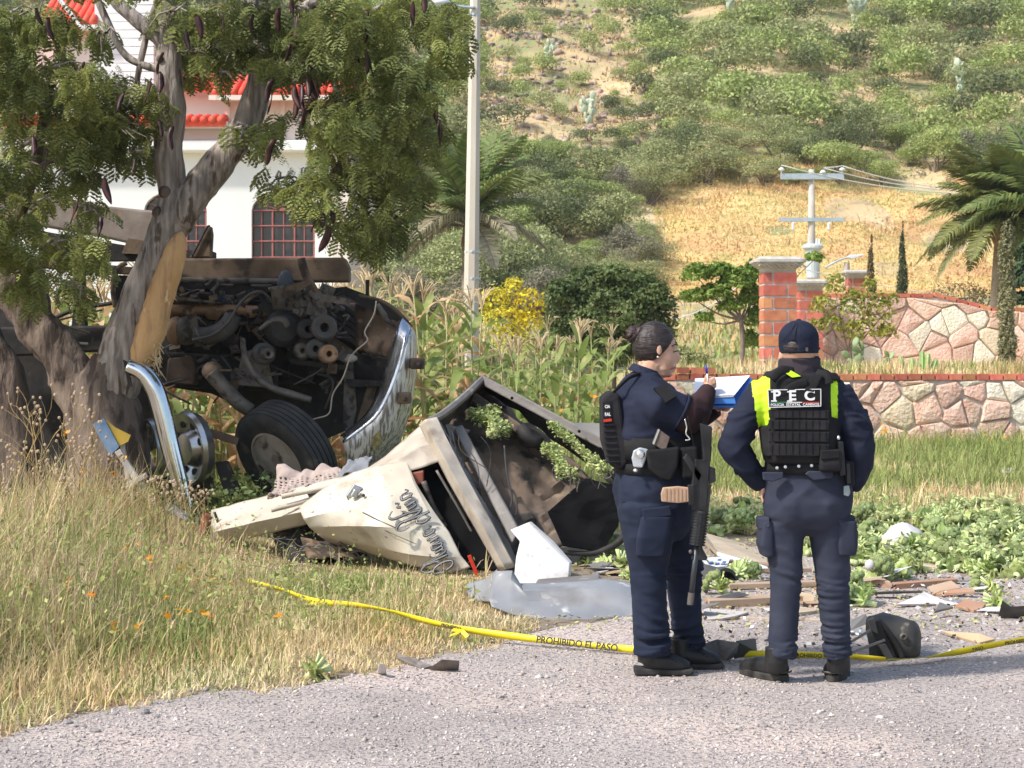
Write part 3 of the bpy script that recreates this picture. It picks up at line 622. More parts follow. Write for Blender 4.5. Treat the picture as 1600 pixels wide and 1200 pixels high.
# ------------------------------------------------------------ palms
m_frond = mat('palm_leaflet', (.13, .19, .05), (.22, .27, .08), 2, .55, isl=.3, trans=.25, wpos=True); m_frd2 = mat('palm_leaflet_yellowish', (.10, .14, .045), (.24, .25, .07), 1.2, .55, isl=.3, trans=.25, wpos=True)
m_fdry = mat('dry_palm_leaflet', (.40, .36, .24), (.30, .27, .16), 2, .7, isl=.3, trans=.2, wpos=True); m_ptr = mat('palm_trunk', (.30, .24, .18), (.38, .32, .25), 6, .9, bump=.6, bsc=12, stretch=(1, 1, 4)); m_pbase = mat('palm_crownshaft', (.26, .13, .09), (.30, .20, .12), 5, .7)
def frond_mesh(L, droop, m, nl=52, ll=.74, seed=0, hang=.5):
    random.seed(seed); mb = MB(); pts = []
    for k in range(13):
        t = k / 12; pts.append(V((L * (t - .10 * droop * t * t), 0, L * (.16 * t - droop * t * t * .62))))
    mb.mi = 1; mb.tube(pts, [.035 * (1 - .8 * k / 12) for k in range(13)], 5); mb.mi = 0
    for k in range(nl):
        t = .13 + .87 * k / nl; i = t * 12; j = int(min(i, 11)); p = pts[j].lerp(pts[j + 1], i - j); tg = (pts[j + 1] - pts[j]).normalized()
        l = ll * (math.sin(math.pi * min(1, t * .9 + .12)) ** .6) * random.uniform(.85, 1.1)
        for s in (-1, 1):
            d = (V((0, s, 0)) * .85 + tg * .55 + V((0, 0, random.uniform(.0, .35)))).normalized(); mid = p + d * l * .5; e = mid + (d * .5 + V((0, 0, -hang * random.uniform(.7, 1.3)))).normalized() * l * .5
            w_ = tg * .026; mb.add([p - w_, p + w_, mid + w_ * 1.2, mid - w_ * 1.2, e], [(0, 1, 2, 3), (3, 2, 4)])
    return me_of('frond', mb, [m, m_wood])
def palm(label, base, crown, n, L, m, seed, dr=(.1, 1.3), lean=(0, 0), tr=.16, dry=0, azr=None):
    t = thing('palm_tree', label, 'palm tree', base); c = V(crown); b = V(base)
    mk('trunk', MB().tube(spline([b - V((0, 0, .2)), b.lerp(c, .5) + V((lean[0], 0, 0)), c - V((0, 0, .35))])[0], tr, 12), m_ptr, t, smooth=True)
    mk('crownshaft', MB().lathe(c - V((0, 0, .75)), (0, 0, 1), [(tr, 0), (tr * 1.3, .25), (tr * .9, .8), (.04, 1.0)], 12), m_pbase, t, smooth=True)
    random.seed(seed); ms = [frond_mesh(L, dd, m, seed=seed + i, hang=.35 + .25 * dd) for i, dd in enumerate(np.linspace(dr[0], dr[1], 5))]; md = frond_mesh(L * .85, dr[1] * 1.2, m_fdry, seed=seed + 9, hang=1) if dry else None
    for k in range(n):
        u = k / n; i = min(4, int(u * 5)); o = bpy.data.objects.new('frond', ms[i] if k < n - dry else md); link(o, t); o.location = c - b + V((0, 0, .25 - .35 * u))
        o.rotation_euler = (random.uniform(-.15, .15), -R(68 - 62 * u + random.uniform(-8, 8)), k * 2.4 + random.uniform(-.2, .2)); o.scale = [random.uniform(.9, 1.1)] * 3
    return t
palm('palm tree standing behind the concrete lamp post', T(727, 0, 46), P(733, 352, 46), 24, 2.7, m_frond, 4, (.25, 1.0), dry=6)
palm('large palm tree with yellow tipped drooping fronds behind the right cypress', T(1553, 0, 48), P(1566, 345, 48), 60, 2.3, m_frd2, 8, (.5, 1.45), tr=.2)
palm('palm tree cut off by the right edge of the photo', T(1632, 0, 46), P(1632, 330, 46), 20, 2.4, m_frond, 12, (.4, 1.2), tr=.17)
# dry twiggy bush left of that palm
mb = MB(); random.seed(3); b = T(1515, 0, 49)
for k in range(26):
    a = random.uniform(-1.2, 1.2); q = random.uniform(-.5, .5); l = random.uniform(.8, 1.5); e = b + V((math.sin(a) * l, q * l, 1.6 * math.cos(a) * .75 + .9)); mb.tube([b + V((0, 0, 0)), b.lerp(e, .5) + V((0, 0, .12)), e], [.035, .02, .006], 4)
t = thing('bare_bush', 'leafless branching bush at the foot of the drooping palm', 'bush', b); mk('branches', mb, m_weed, t)
v, f = cloud([((b.x - .3, b.y + .3, b.z + 1.75), (.9, .5, .45)), ((b.x + .4, b.y + .3, b.z + 1.6), (.6, .5, .4))], 900, .04); mk('foliage', npmesh('f', v, f, L4), None, t)
# ------------------------------------------------------------ trees, bushes and cypresses by the garden
def bushy(name, label, base, lobes, n, size, leaf, trunk=None, cat='tree', r=.06, up=.4):
    t = thing(name, label, cat, base); b = V(base); v, f = cloud([(P(l[0], l[1], l[4]), (l[2] / FP * l[4], l[2] / FP * l[4] * .9, l[3] / FP * l[4])) for l in lobes], n, size, up); mk('crown', npmesh('crown', v, f, leaf), None, t)
    if trunk:
        mb = MB()
        for i, l in enumerate(lobes):
            c = P(l[0], l[1] + l[3] * .2, l[4]); m_ = P(*trunk, l[4]); mb.tube(spline([m_, m_.lerp(c, .5) + V((0, 0, -.08)), c])[0], [r * .6 * (1 - .8 * q / 10) for q in range(11)], 6)
        mb.tube(spline([b - V((0, 0, .1)), b.lerp(P(*trunk, b.y), .5) + V((.03, 0, 0)), P(*trunk, b.y)])[0], [r, r, r, r * .95, r * .95, r * .9, r * .9, r * .85, r * .85, r * .8, r * .8], 8); mk('trunk', mb, m_wood, t, smooth=True)
    return t
LD = leafm('citrus_leaf', (.08, .12, .035), (.17, .22, .07), .3)
d = 40; bushy('round_tree', 'dense dark green round tree behind the woman officer', T(955, 0, d), [(955, 500, 75, 62, d), (895, 490, 45, 45, d), (1015, 500, 42, 50, d), (930, 450, 45, 35, d), (990, 455, 45, 32, d), (880, 530, 40, 40, d), (1020, 545, 38, 40, d), (950, 555, 60, 40, d), (875, 462, 25, 25, d - .4), (1030, 470, 22, 28, d - .4), (960, 430, 30, 18, d - .3)], 26000, .052, LD, (955, 540), r=.1)
LY = leafm('yellow_blossom', (.78, .62, .03), (.60, .56, .08), .3)
d = 31; bushy('yellow_bush', 'bright yellow flowering bush between the lamp post and the round tree', T(798, 0, d), [(775, 468, 26, 20, d), (800, 455, 18, 22, d), (824, 470, 24, 20, d), (790, 500, 40, 24, d), (828, 505, 22, 24, d), (758, 490, 14, 22, d), (806, 445, 12, 12, d), (842, 482, 10, 14, d), (800, 535, 34, 34, d)], 2300, .036, LY, (800, 545), 'bush', .03)
d = 34; bushy('field_bush', 'soft olive green bush in the field left of the young tree', T(1075, 0, d), [(1060, 560, 26, 20, d), (1090, 568, 24, 18, d), (1072, 580, 30, 14, d), (1110, 580, 16, 12, d)], 2600, .035, L2, (1075, 590), 'bush', .03)
LB = leafm('garden_tree_leaf', (.17, .27, .04), (.27, .37, .08), .4)
d = 36; bushy('young_tree', 'young bright green tree with slender trunk left of the tall pillar', T(1158, 0, d), [(1090, 430, 26, 18, d), (1085, 465, 22, 14, d), (1125, 425, 22, 16, d), (1150, 440, 26, 22, d), (1120, 460, 28, 18, d), (1175, 430, 16, 22, d + .3), (1172, 465, 18, 26, d + .3), (1100, 498, 16, 10, d), (1180, 500, 14, 26, d + .3), (1172, 535, 14, 20, d + .4), (1272, 404, 14, 10, d + 1), (1140, 480, 20, 12, d)], 6400, .052, LB, (1158, 500), r=.055)
LO = leafm('yellowing_leaf', (.42, .40, .05), (.26, .30, .06), .35)
d = 36.5; bushy('yellowing_shrub', 'thin yellow green shrub in front of the garden wall beside the second pillar', T(1318, 0, d), [(1285, 480, 22, 20, d), (1305, 450, 18, 25, d), (1335, 480, 26, 30, d), (1360, 455, 14, 25, d), (1375, 490, 22, 30, d), (1345, 520, 30, 24, d), (1300, 510, 22, 20, d), (1395, 470, 10, 14, d), (1275, 510, 12, 12, d), (1385, 520, 18, 16, d)], 2300, .045, LO, (1325, 548), 'bush', .03)
LC = leafm('cypress_leaf', (.19, .19, .09), (.30, .29, .15), .2); LCd = leafm('cypress_leaf_dark', (.05, .075, .03), (.09, .12, .045), .2); LCb = leafm('cypress_leaf_brown', (.15, .11, .05), (.20, .15, .08), .2)
for (px, py0, py1, hw, d, lf, lb_) in [(1573, 362, 568, 15.5, 33.5, LC, 'nearest columnar cypress trimmed flat at the top, by the right edge'), (1410, 358, 470, 11, 55, LCd, 'slim dark green cypress beyond the garden wall'), (1361, 380, 520, 11.5, 45, LCb, 'slim brownish cypress rising behind the yellowing shrub')]:
    b = T(px, 0, d); top = P(px, py0, d); h = top.z - b.z; t = thing('cypress', lb_, 'cypress', b, None); n = 9; lob = []
    for k in range(n):
        u = k / (n - 1); r = hw / FP * d * (1 - (.85 if px != 1573 else .25) * u ** 2.2) * (.9 + .1 * math.sin(k * 2.1)); lob.append(((b.x + .02 * math.sin(k * 1.7), d, b.z + h * (.09 + .88 * u)), (r, r, h * .11)))
    v, f = cloud(lob, 9000, .028, .1, .3); mk('foliage', npmesh('cy', v, f, lf), None, t); mk('trunk', MB().tube([b - V((0, 0, .1)), top - V((0, 0, h * .1))], [.06, .02], 6), m_wood, t)
LK = leafm('conifer_leaf', (.03, .06, .025), (.06, .10, .035), .15)
d = 44; bushy('dark_conifer', 'dark green conifer at the right edge beside the nearest cypress', T(1622, 0, d), [(1605, 440, 28, 22, d), (1620, 400, 30, 26, d), (1600, 470, 20, 14, d), (1612, 420, 26, 20, d), (1625, 360, 24, 30, d)], 6000, .07, LK, (1622, 480), r=.09)
# garden cacti on the terrace
for (px, py, d, s, n, sd, lb_) in [(1335, 575, 34.6, .20, 14, 21, 'prickly pear with rounded pads growing right of the man officer'), (1385, 572, 35.2, .17, 10, 22, 'smaller prickly pear next to the larger one below the yellowing shrub')]:
    nopal('prickly_pear', lb_, T(px, py, d), s, n, m_cac, sd)
random.seed(5); t = thing('column_cactus', 'clump of short ribbed column cacti on the wall terrace', 'cactus', T(1435, 0, 31.6)); m_colc = mat('column_cactus_skin', (.22, .38, .12), (.42, .50, .22), 4, .6)
for (px, tilt, h) in [(1412, -.2, .33), (1426, -.05, .30), (1432, .05, .22), (1441, .0, .42), (1447, .1, .38), (1455, .35, .26)]:
    b = T(px, 0, 31.6 + random.uniform(-.1, .1)); mb = MB(); v = []; K = 12
    for (u, r) in ((0, .05), (.3, .055), (.8, .05), (.95, .035), (1, .005)):
        for j in range(K): a = 6.283 * j / K; q = r * (1.12 if j % 2 else .8); v.append(b + V((math.cos(a) * q + math.sin(tilt) * h * u, math.sin(a) * q, h * u)))
    mb.add(v, [(i * K + j, i * K + (j + 1) % K, (i + 1) * K + (j + 1) % K, (i + 1) * K + j) for i in range(4) for j in range(K)]); mk('stem', mb, m_colc, t)
# low terrace planting (uncountable)
N = 9000; x = 2.5 + 9.5 * rng.random(N); y = 30.4 + 11 * rng.random(N) ** 1.4; pos = np.stack([x, y, gz(x, y)], 1); hh = (.05 + .2 * rng.random(N)) * (.6 + .8 * (np.sin(x * 3.1) * .5 + .5))
stuff(mk('terrace_grass', blades('g', pos, hh, .006 + .01 * rng.random(N), .15 * rng.random(N), m_dry, .4), None), 'dry grass growing on the terrace above the low wall', 'grass')
N = 5000; x = 2.5 + 9.5 * rng.random(N); y = 30.4 + 9 * rng.random(N); kp = np.sin(x * 2.3 + 1) + .4 * np.sin(x * 7) > .1; x, y = x[kp], y[kp]; N = len(x)
stuff(mk('terrace_herbs', blades('g', np.stack([x, y, gz(x, y)], 1), .10 + .18 * rng.random(N), .012 + .012 * rng.random(N), .12 * rng.random(N), m_grn, .5), None), 'green herbs growing on the terrace above the low wall', 'herbs')
# ------------------------------------------------------------ corn
m_cg = mat('corn_leaf_green', (.19, .28, .06), (.34, .40, .13), 2.2, .55, isl=.2, trans=.4, wpos=True, spots=((.60, .50, .26), 3.1, .58, .68))
m_cd = mat('corn_leaf_dry', (.58, .40, .20), (.70, .54, .32), 2.5, .7, isl=.2, trans=.35, wpos=True, spots=((.58, .29, .13), 3, .52, .62))
m_cs = mat('corn_stalk', (.30, .32, .12), (.46, .40, .20), 3, .7, wpos=True); m_ct = mat('corn_tassel', (.52, .40, .22), (.60, .46, .28), 6, .8)
def corn_leaf(L, droop, w_, twist, m):
    mb = MB(); v = []; n = 9
    for k in range(n + 1):
        t = k / n; x = L * (t - .25 * droop * t * t); z = L * (.75 * t - droop * t ** 1.9); hw = w_ * (math.sin(math.pi * min(1, t * .85 + .15)) ** .7) * (1 if k < n else .05); a = twist * t
        ripple = .012 * math.sin(k * 2.3)
        v += [(x, hw * math.cos(a), z + hw * math.sin(a) + ripple), (x, 0, z - .2 * hw), (x, -hw * math.cos(a), z - hw * math.sin(a) - ripple)]
    f = []
    for k in range(n): f += [(3 * k, 3 * k + 3, 3 * k + 4, 3 * k + 1), (3 * k + 1, 3 * k + 4, 3 * k + 5, 3 * k + 2)]
    mb.add(v, f); return me_of('leaf', mb, m, True)
cl = [[corn_leaf(l, dr, .066, tw, m) for l, dr, tw in ((.75, .75, .4), (.9, 1.1, -.6), (.8, 1.5, 1.2), (.62, .35, .2))] for m in (m_cg, m_cd)]
stalk = me_of('stalk', MB().tube([(0, 0, -.05), (.01, 0, .7), (-.01, .01, 1.4), (0, 0, 2.0)], [.018, .016, .012, .006], 6), m_cs, True)
mb = MB(); random.seed(2)
for k in range(11):
    a = random.uniform(0, 6.28); s = random.uniform(.35, 1); mb.tube([(0, 0, 0), (math.cos(a) * .05 * s, math.sin(a) * .05 * s, .14), (math.cos(a) * .16 * s, math.sin(a) * .16 * s, .24), (math.cos(a) * .24 * s, math.sin(a) * .24 * s, .22 + .1 * (1 - s))], [.006, .007, .006, .003], 4)
tas = me_of('tassel', mb, m_ct)
mb = MB().lathe((0, 0, 0), (.35, 0, 1), [(.01, 0), (.032, .06), (.03, .15), (.008, .24)], 8); ear = me_of('ear', mb, m_cd, True)
corn = []; random.seed(21)
for k in range(900):
    if len(corn) >= 175: break
    y = random.uniform(18.9, 27.5); px = random.uniform(-20, 948); x = (px - 800) / FP * y
    if px > 640 and y < 20.5: continue
    if 500 < px < 560 and y < 19.6: continue
    if any((x - a) ** 2 + (y - b) ** 2 < .085 for a, b in corn): continue
    corn.append((x, y)); dry = random.random() < (.7 if px < 690 and y < 21.5 else .12); h = random.uniform(.92, 1.16) * (1 if px < 740 else (.72 if px < 860 else .80))
    r = bpy.data.objects.new('corn_plant', None); link(r); r.location = (x, y, float(gz(x, y))); r.rotation_euler = (random.uniform(-.08, .08), random.uniform(-.1, .1), random.uniform(0, 6.28)); r.scale = (h, h, h)
    w0 = 'dry yellow' if dry else 'green leaved'; w1 = 'seen past and under the wrecked truck' if px < 560 else ('between the truck bumper and the lamp post' if px < 735 else ('behind the torn cab right of the lamp post' if px < 860 else 'at the right end beside the woman officer')); w2 = 'front row ' if y < 21.5 else ('back row ' if y > 24.5 else 'middle row ')
    tag(r, w0 + ' corn plant, ' + w2 + w1, 'corn plant', w0 + ' corn plants, ' + w2 + w1)
    link(bpy.data.objects.new('stalk', stalk), r); tt = link(bpy.data.objects.new('tassel', tas), r); tt.location = (0, 0, 1.98)
    e_ = link(bpy.data.objects.new('ear', ear), r); e_.location = (.01, 0, 1.0)
    for j in range(11):
        dd = dry or (j < 2); o = link(bpy.data.objects.new('leaf', random.choice(cl[1 if (dd and random.random() < .85) else 0])), r); o.location = (0, 0, .25 + j * .16); o.rotation_euler = (0, random.uniform(-.3, .2) - (.25 if j > 7 else 0), j * 3.14 + random.uniform(-.6, .6)); s = random.uniform(.8, 1.1) * (1 if j < 8 else .8); o.scale = (s, s * random.uniform(.9, 1.2), s)
# ------------------------------------------------------------ roadside tree
m_bark = mat('grey_bark', (.44, .38, .335), (.19, .155, .13), 22, .95, bump=1, bsc=14, stretch=(1, 1, .13), spots=((.12, .085, .065), 13, .58, .64), bdist=.05)
m_bark2 = mat('shaded_brown_bark', (.13, .095, .075), (.21, .16, .125), 7, .95, bump=1, bsc=11, stretch=(1, 1, .3), spots=((.07, .05, .04), 9, .5, .6), bdist=.05)  # brown bark, darkened in colour for the shaded trunk base
m_strip = mat('stripped_wood', (.68, .42, .20), (.58, .34, .15), 9, .75, bump=.8, bsc=30, stretch=(1, 1, .10), spots=((.42, .24, .12), 16, .52, .66), spots2=((.78, .58, .34), 26, .60, .70))
TD = 15.4; TB = T(182, 0, TD); TR = thing('roadside_tree', 'large pod bearing tree with its bark torn off one side, beside the wrecked truck', 'tree', TB)
def limb(name, pts, m, amp=.02, n=22, nsc=9):   # pts: (px, py, half width px[, d])
    q = [P(p[0], p[1], p[3] if len(p) > 3 else TD) for p in pts]; r = [p[2] / FP * TD for p in pts]; q, r = spline(q, r, 6)
    me = me_of(name, MB().tube(q, r, n), m, True)
    displace(me, lambda p, nn: amp * noise.noise(V((p[0] * nsc, p[1] * nsc, p[2] * nsc * .35))) + amp * .5 * noise.noise(V((p[0] * 30, p[1] * 30, p[2] * 7))))
    return mk(name, me, None, TR)
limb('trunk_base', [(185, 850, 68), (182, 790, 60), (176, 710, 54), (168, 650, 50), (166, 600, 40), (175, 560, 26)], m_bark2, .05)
limb('trunk', [(166, 720, 14), (166, 660, 30), (182, 592, 39), (203, 520, 35), (223, 455, 29), (245, 400, 29), (268, 345, 31), (270, 300, 24), (264, 235, 22), (266, 170, 25), (265, 100, 20), (262, 40, 15), (262, -60, 11)], m_bark, .03)
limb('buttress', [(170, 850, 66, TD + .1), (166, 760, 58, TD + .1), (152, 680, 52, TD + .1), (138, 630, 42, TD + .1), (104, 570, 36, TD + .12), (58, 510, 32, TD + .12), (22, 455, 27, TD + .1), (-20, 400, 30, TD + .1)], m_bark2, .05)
limb('branch', [(272, 345, 30), (305, 300, 28), (338, 260, 25), (372, 215, 22), (398, 160, 21), (408, 100, 18), (398, 30, 15), (380, -60, 10)], m_bark, .02)
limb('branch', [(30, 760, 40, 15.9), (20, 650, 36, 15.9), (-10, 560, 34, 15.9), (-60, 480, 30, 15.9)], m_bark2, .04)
limb('branch', [(262, 70, 13), (225, 40, 12), (185, 5, 10), (160, -40, 8)], m_bark, .01, 12)
limb('branch', [(250, 110, 5), (200, 90, 6), (172, 45, 6), (145, -20, 6)], m_bark, .01, 10)
limb('branch', [(262, 200, 6), (215, 150, 5), (228, 60, 5), (245, 0, 4)], m_bark, .01, 10)
limb('branch', [(408, 110, 10), (460, 70, 8), (530, 40, 6), (600, 10, 4)], m_bark, .01, 10); limb('branch', [(398, 150, 10), (440, 130, 7), (520, 120, 6), (600, 140, 4), (650, 170, 3)], m_bark, .01, 10)
limb('branch', [(400, 60, 9), (480, 10, 8), (600, -40, 6), (690, -20, 3)], m_bark, .01, 10); limb('branch', [(265, 130, 8), (190, 170, 6), (110, 190, 5), (30, 230, 3)], m_bark, .01, 10)
limb('branch', [(-20, 400, 16), (30, 330, 12), (60, 230, 9), (80, 130, 6)], m_bark2, .01, 10); limb('branch', [(20, 300, 7), (80, 250, 5), (120, 280, 4)], m_bark2, .01, 8)
limb('branch', [(640, 150, 4), (660, 220, 3), (640, 300, 2)], m_bark, .01, 8); limb('branch', [(520, 120, 5), (550, 220, 4), (570, 330, 3)], m_bark, .01, 8)
q = []; w_ = [(272, 362, 3), (268, 380, 14), (256, 420, 20), (240, 465, 21), (228, 510, 24), (214, 550, 22), (200, 578, 10), (192, 592, 3)]
q, r = spline([P(a + 10, b, TD - .125) for a, b, c in w_], [c / FP * TD for a, b, c in w_], 6); me = me_of('stripped_wood', MB().tube(q, r, 16), m_strip, True); displace(me, lambda p, n: .015 * noise.noise(V(p) * 12) + .01 * noise.noise(V(p) * 40)); mk('stripped_wood', me, None, TR)
mb = MB(); random.seed(4)
for k in range(60):
    u = random.random(); py = 380 + 200 * u; px = 282 - 52 * u + random.uniform(-3, 8); a = P(px, py, TD - .15); mb.tube([a, a + V((random.uniform(.0, .06), random.uniform(-.05, .02), random.uniform(-.09, .05)))], [.006, .001], 4)
for k in range(50): a = P(random.uniform(232, 250), random.uniform(530, 600), TD - .22); mb.tube([a, a + V((random.uniform(-.03, .06), random.uniform(-.05, .02), random.uniform(-.12, -.02)))], [.006, .002], 4)
mk('splinters', mb, mat('splinter', (.60, .45, .26), None), TR)['kind'] = 'stuff'
for (px, py, r) in [(250, 92, 6), (267, 160, 8), (257, 300, 10), (190, 560, 7), (247, 332, 10)]:
    mk('knot', MB().ball(P(px, py, TD - .13 if py > 200 else TD - .1), (r / FP * TD, .03, r / FP * TD), 10), m_bark2, TR, smooth=True)
# bipinnate leaf proto
lv, lf = [], []
for i in range(5):
    x0 = .04 + .032 * i; z0 = -.08 * (i / 5) ** 1.6
    for s in (-1, 1):
        L = .085 * (1 - .25 * abs(i - 2) / 2)
        for j in range(4):
            t = (j + .7) / 4; cx_, cy_, cz_ = x0 + .35 * L * t, s * L * t, z0 - .045 * t * t
            for q2 in (-1, 1):
                k = len(lv); e = .024 * random.uniform(.6, 1.25); w2 = .0145 * random.uniform(.7, 1.2); dx, dy = .8 * q2 * e, s * .6 * e
                lv += [(cx_ - w2 * .3, cy_ - s * w2, cz_), (cx_ + dx * .6 + w2 * .5, cy_ + dy - s * w2, cz_ - .002), (cx_ + dx * 1.2, cy_ + dy * 1.3, cz_ - .006), (cx_ + dx * .5 - w2 * .5, cy_ + dy + s * w2, cz_ - .002)]; lf.append((k, k + 1, k + 2, k + 3))
k = len(lv); lv += [(0, -.0015, 0), (0, .0015, 0), (.18, .001, -.09), (.18, -.001, -.09)]; lf.append((k, k + 1, k + 2, k + 3))
lv = np.array(lv); lf = np.array(lf)
CL = [(30,30,45,40),(90,40,40,40),(20,110,50,60),(90,120,60,45),(40,170,60,40),(130,130,40,40),(170,150,55,48),(215,170,50,48),(130,200,60,50),(60,230,70,40),(180,215,60,45),(220,245,35,28),(30,270,50,30),(110,270,50,34),(50,322,46,30),(135,335,30,26),(20,370,40,50),(80,390,60,46),(36,440,46,46),(135,400,44,36),(120,455,26,26),
 (270,30,50,40),(335,40,55,50),(300,95,48,42),(345,120,20,18),(400,30,60,40),(460,20,50,30),(380,85,40,30),(450,90,60,40),(520,40,60,50),(580,30,50,50),(640,20,50,40),(700,55,36,58),(722,95,22,24),(330,80,30,22),(160,60,24,30),
 (380,205,36,26),(425,205,36,26),(478,185,26,20),(530,130,50,50),(590,110,50,60),(650,130,50,50),(520,205,50,50),(580,200,60,50),(640,205,48,50),(405,232,30,14),(440,285,46,26),(487,305,42,42),(540,270,48,50),(600,280,46,60),(558,340,46,40),(615,350,36,40),(525,350,26,28),(578,385,26,22),(650,290,26,40),(670,200,26,40),(-40,100,60,120),(-40,300,60,120),(200,-50,120,40),(450,-50,160,40)]
LT = leafm('tree_leaf', (.14, .165, .05), (.31, .335, .095), .35)
pos, Rs, scs = [], [], []
random.seed(9)
for (cx_, cy_, rx, ry) in CL:
    rx *= .92; ry *= .92; n = int(rx * ry / 44 * (1.1 if cx_ < 240 else 1)); dd = TD - .5 + random.uniform(-.9, .9) - (.4 if cx_ > 480 else 0)
    for k in range(n):
        a = random.uniform(0, 6.283); r = random.random() ** .62; p = P(cx_ + rx * r * math.cos(a), cy_ + ry * r * math.sin(a) - 8, dd + random.uniform(-.35, .35)); pos.append(p)
        yw = random.uniform(0, 6.283); pt = random.uniform(.1, 1.25); M = Matrix.Rotation(yw, 3, 'Z') @ Matrix.Rotation(pt, 3, 'Y') @ Matrix.Rotation(random.uniform(-.6, .6), 3, 'X'); Rs.append(np.array(M)); scs.append(random.uniform(.65, 1.05))
v, f = inst(lv, lf, np.array([tuple(p) for p in pos]), np.array(Rs), np.array(scs)[:, None] * np.ones(3))
mk('crown', npmesh('crown', v, f, LT), None, TR)
mb = MB(); random.seed(31)
for (cx_, cy_, rx, ry) in CL:                # twigs feeding each spray
    for k in range(5):
        c = P(cx_ + random.uniform(-.3, .3) * rx, cy_ - ry * .3, TD - .4 + random.uniform(-.4, .4)); e = P(cx_ + random.uniform(-.9, .9) * rx, cy_ + random.uniform(-.6, .8) * ry, TD - .5 + random.uniform(-.4, .4)); mb.tube([c, c.lerp(e, .5) + V((0, 0, .04)), e], [.012, .008, .003], 5, cap=False)
mk('twigs', mb, m_bark, TR)['kind'] = 'stuff'
m_pod = mat('seed_pod', (.035, .012, .014), (.075, .028, .026), 12, .45, orand=.35)
def pod():
    mb = MB(); v = []; n = 8
    for k in range(n + 1):
        t = k / n; hw = .026 * math.sin(math.pi * min(1, t * .93 + .07)) ** .6; a = .9 * t + .5 * math.sin(t * 5); z = -.22 * t; x = .010 * math.sin(t * 4)
        v += [(x + hw * math.cos(a), hw * math.sin(a), z), (x, .006, z), (x - hw * math.cos(a), -hw * math.sin(a), z), (x, -.006, z)]
    mb.add(v, [(4 * k + j, 4 * k + (j + 1) % 4, 4 * k + 4 + (j + 1) % 4, 4 * k + 4 + j) for k in range(n) for j in range(4)] + [(0, 1, 2, 3)]); return me_of('seed_pod', mb, m_pod, True)
pm = pod(); random.seed(14)
for (px, py) in [(215,265),(160,295),(128,325),(72,250),(55,230),(68,330),(155,355),(60,30),(66,15),(75,45),(132,115),(142,128),(200,160),(250,100),(252,130),(250,205),(240,140),(265,215),(285,65),(300,40),(352,45),(440,30),(458,12),(470,40),(462,70),(500,10),(478,100),(480,135),(465,150),(490,140),(468,165),(486,172),(430,140),(425,160),(495,175),(570,60),(565,45),(560,75),(575,95),(572,30),(435,235),(520,250),(528,275),(500,335),(512,325),(515,370),(640,20),(655,5),(683,180),(685,205),(605,375),(598,205),(620,130),(700,25),(398,40)]:
    for q2 in range(2 if 450 < px < 600 else 1):
        o = bpy.data.objects.new('seed_pod', pm); link(o, TR); o.location = P(px + random.uniform(-6, 6), py - 18, TD - 1.5 + random.uniform(-.15, .15)) - TB; o.rotation_euler = (random.uniform(-.4, .4), random.uniform(-.45, .45), random.uniform(0, 6.28)); s = random.uniform(.6, 1.1); o.scale = (s * 1.25, s, s)

# ------------------------------------------------------------ the wrecked truck, lying on its side
m_rust = mat('rusty_brown_metal', (.115, .08, .055), (.19, .135, .09), 5, .8, .1, bump=.4, bsc=20, spots=((.05, .037, .03), 6, .5, .62))
m_nblk = mat('near_black_metal', (.020, .019, .019), (.045, .040, .037), 6, .75, .1, bump=.5, bsc=20, spots=((.10, .08, .06), 9, .62, .72))  # near-black base with browner patches, shared by all the dark parts
m_grey = mat('greasy_grey_metal', (.095, .085, .075), (.17, .15, .13), 9, .6, .3, bump=.4, bsc=30, spots=((.05, .04, .035), 10, .52, .62))
m_tan = mat('heat_tan_metal', (.36, .22, .13), (.26, .16, .10), 10, .6, .2, bump=.3, bsc=25, spots=((.10, .07, .05), 9, .58, .66))
m_hose = mat('black_hose', (.055, .052, .05), (.09, .085, .08), 8, .55)
m_tyre = mat('tyre_rubber', (.028, .028, .03), (.05, .047, .045), 7, .75, bump=.2, bsc=60, spots=((.13, .115, .10), 5, .58, .75))
m_rim = mat('dusty_rim', (.42, .37, .33), (.28, .24, .20), 6, .6, .2, spots=((.08, .06, .05), 5, .55, .65))
m_chr = mat('scraped_chrome', (.72, .74, .78), (.50, .50, .50), 5, .18, .95, bump=.5, bsc=5, stretch=(2, 2, .35), bdist=.02)
m_chs = mat('streaked_chrome', (.66, .64, .60), (.24, .21, .18), 13, .5, .5, bump=.6, bsc=9, stretch=(3.2, 3.2, .28), lo=.48, hi=.56, bdist=.02)
m_bin = mat('brown_inner_panel', (.13, .085, .06), (.20, .14, .10), 5, .85, bump=.4, bsc=20, spots=((.05, .035, .03), 4, .55, .63), spots2=((.33, .27, .21), 17, .62, .7))
D = 16.4; TK = thing('wrecked_truck', 'wrecked truck lying on its side with its dark underside, engine and two front wheels showing', 'truck', T(330, 0, 16.8))
def k_(nm, mb, m, **kw): return mk(nm, mb, m, TK, **kw)
k_('frame_rail', MB().pp([(240, 404), (538, 402), (545, 418), (545, 440), (240, 441)], D, .25), m_rust, bevel=.02)
k_('frame_rail', MB().pp([(60, 404), (218, 418), (218, 430), (60, 418)], D, .2), m_rust, bevel=.01)
k_('frame_rail', MB().pp([(230, 548), (395, 558), (430, 575), (430, 612), (300, 606), (230, 598)], D + .1, .25), m_nblk, bevel=.02)
k_('frame_rail', MB().pp([(-40, 512), (180, 508), (180, 548), (-40, 560)], D + .1, .25), m_nblk, bevel=.02)
k_('rail_flange', MB().tp([(245, 437), (330, 438), (458, 440)], 5, D - .05), m_grey, smooth=True); k_('rail_flange', MB().pp([(335, 445), (415, 448), (455, 443), (455, 454), (370, 460), (335, 460)], D - .02, .1), m_nblk)
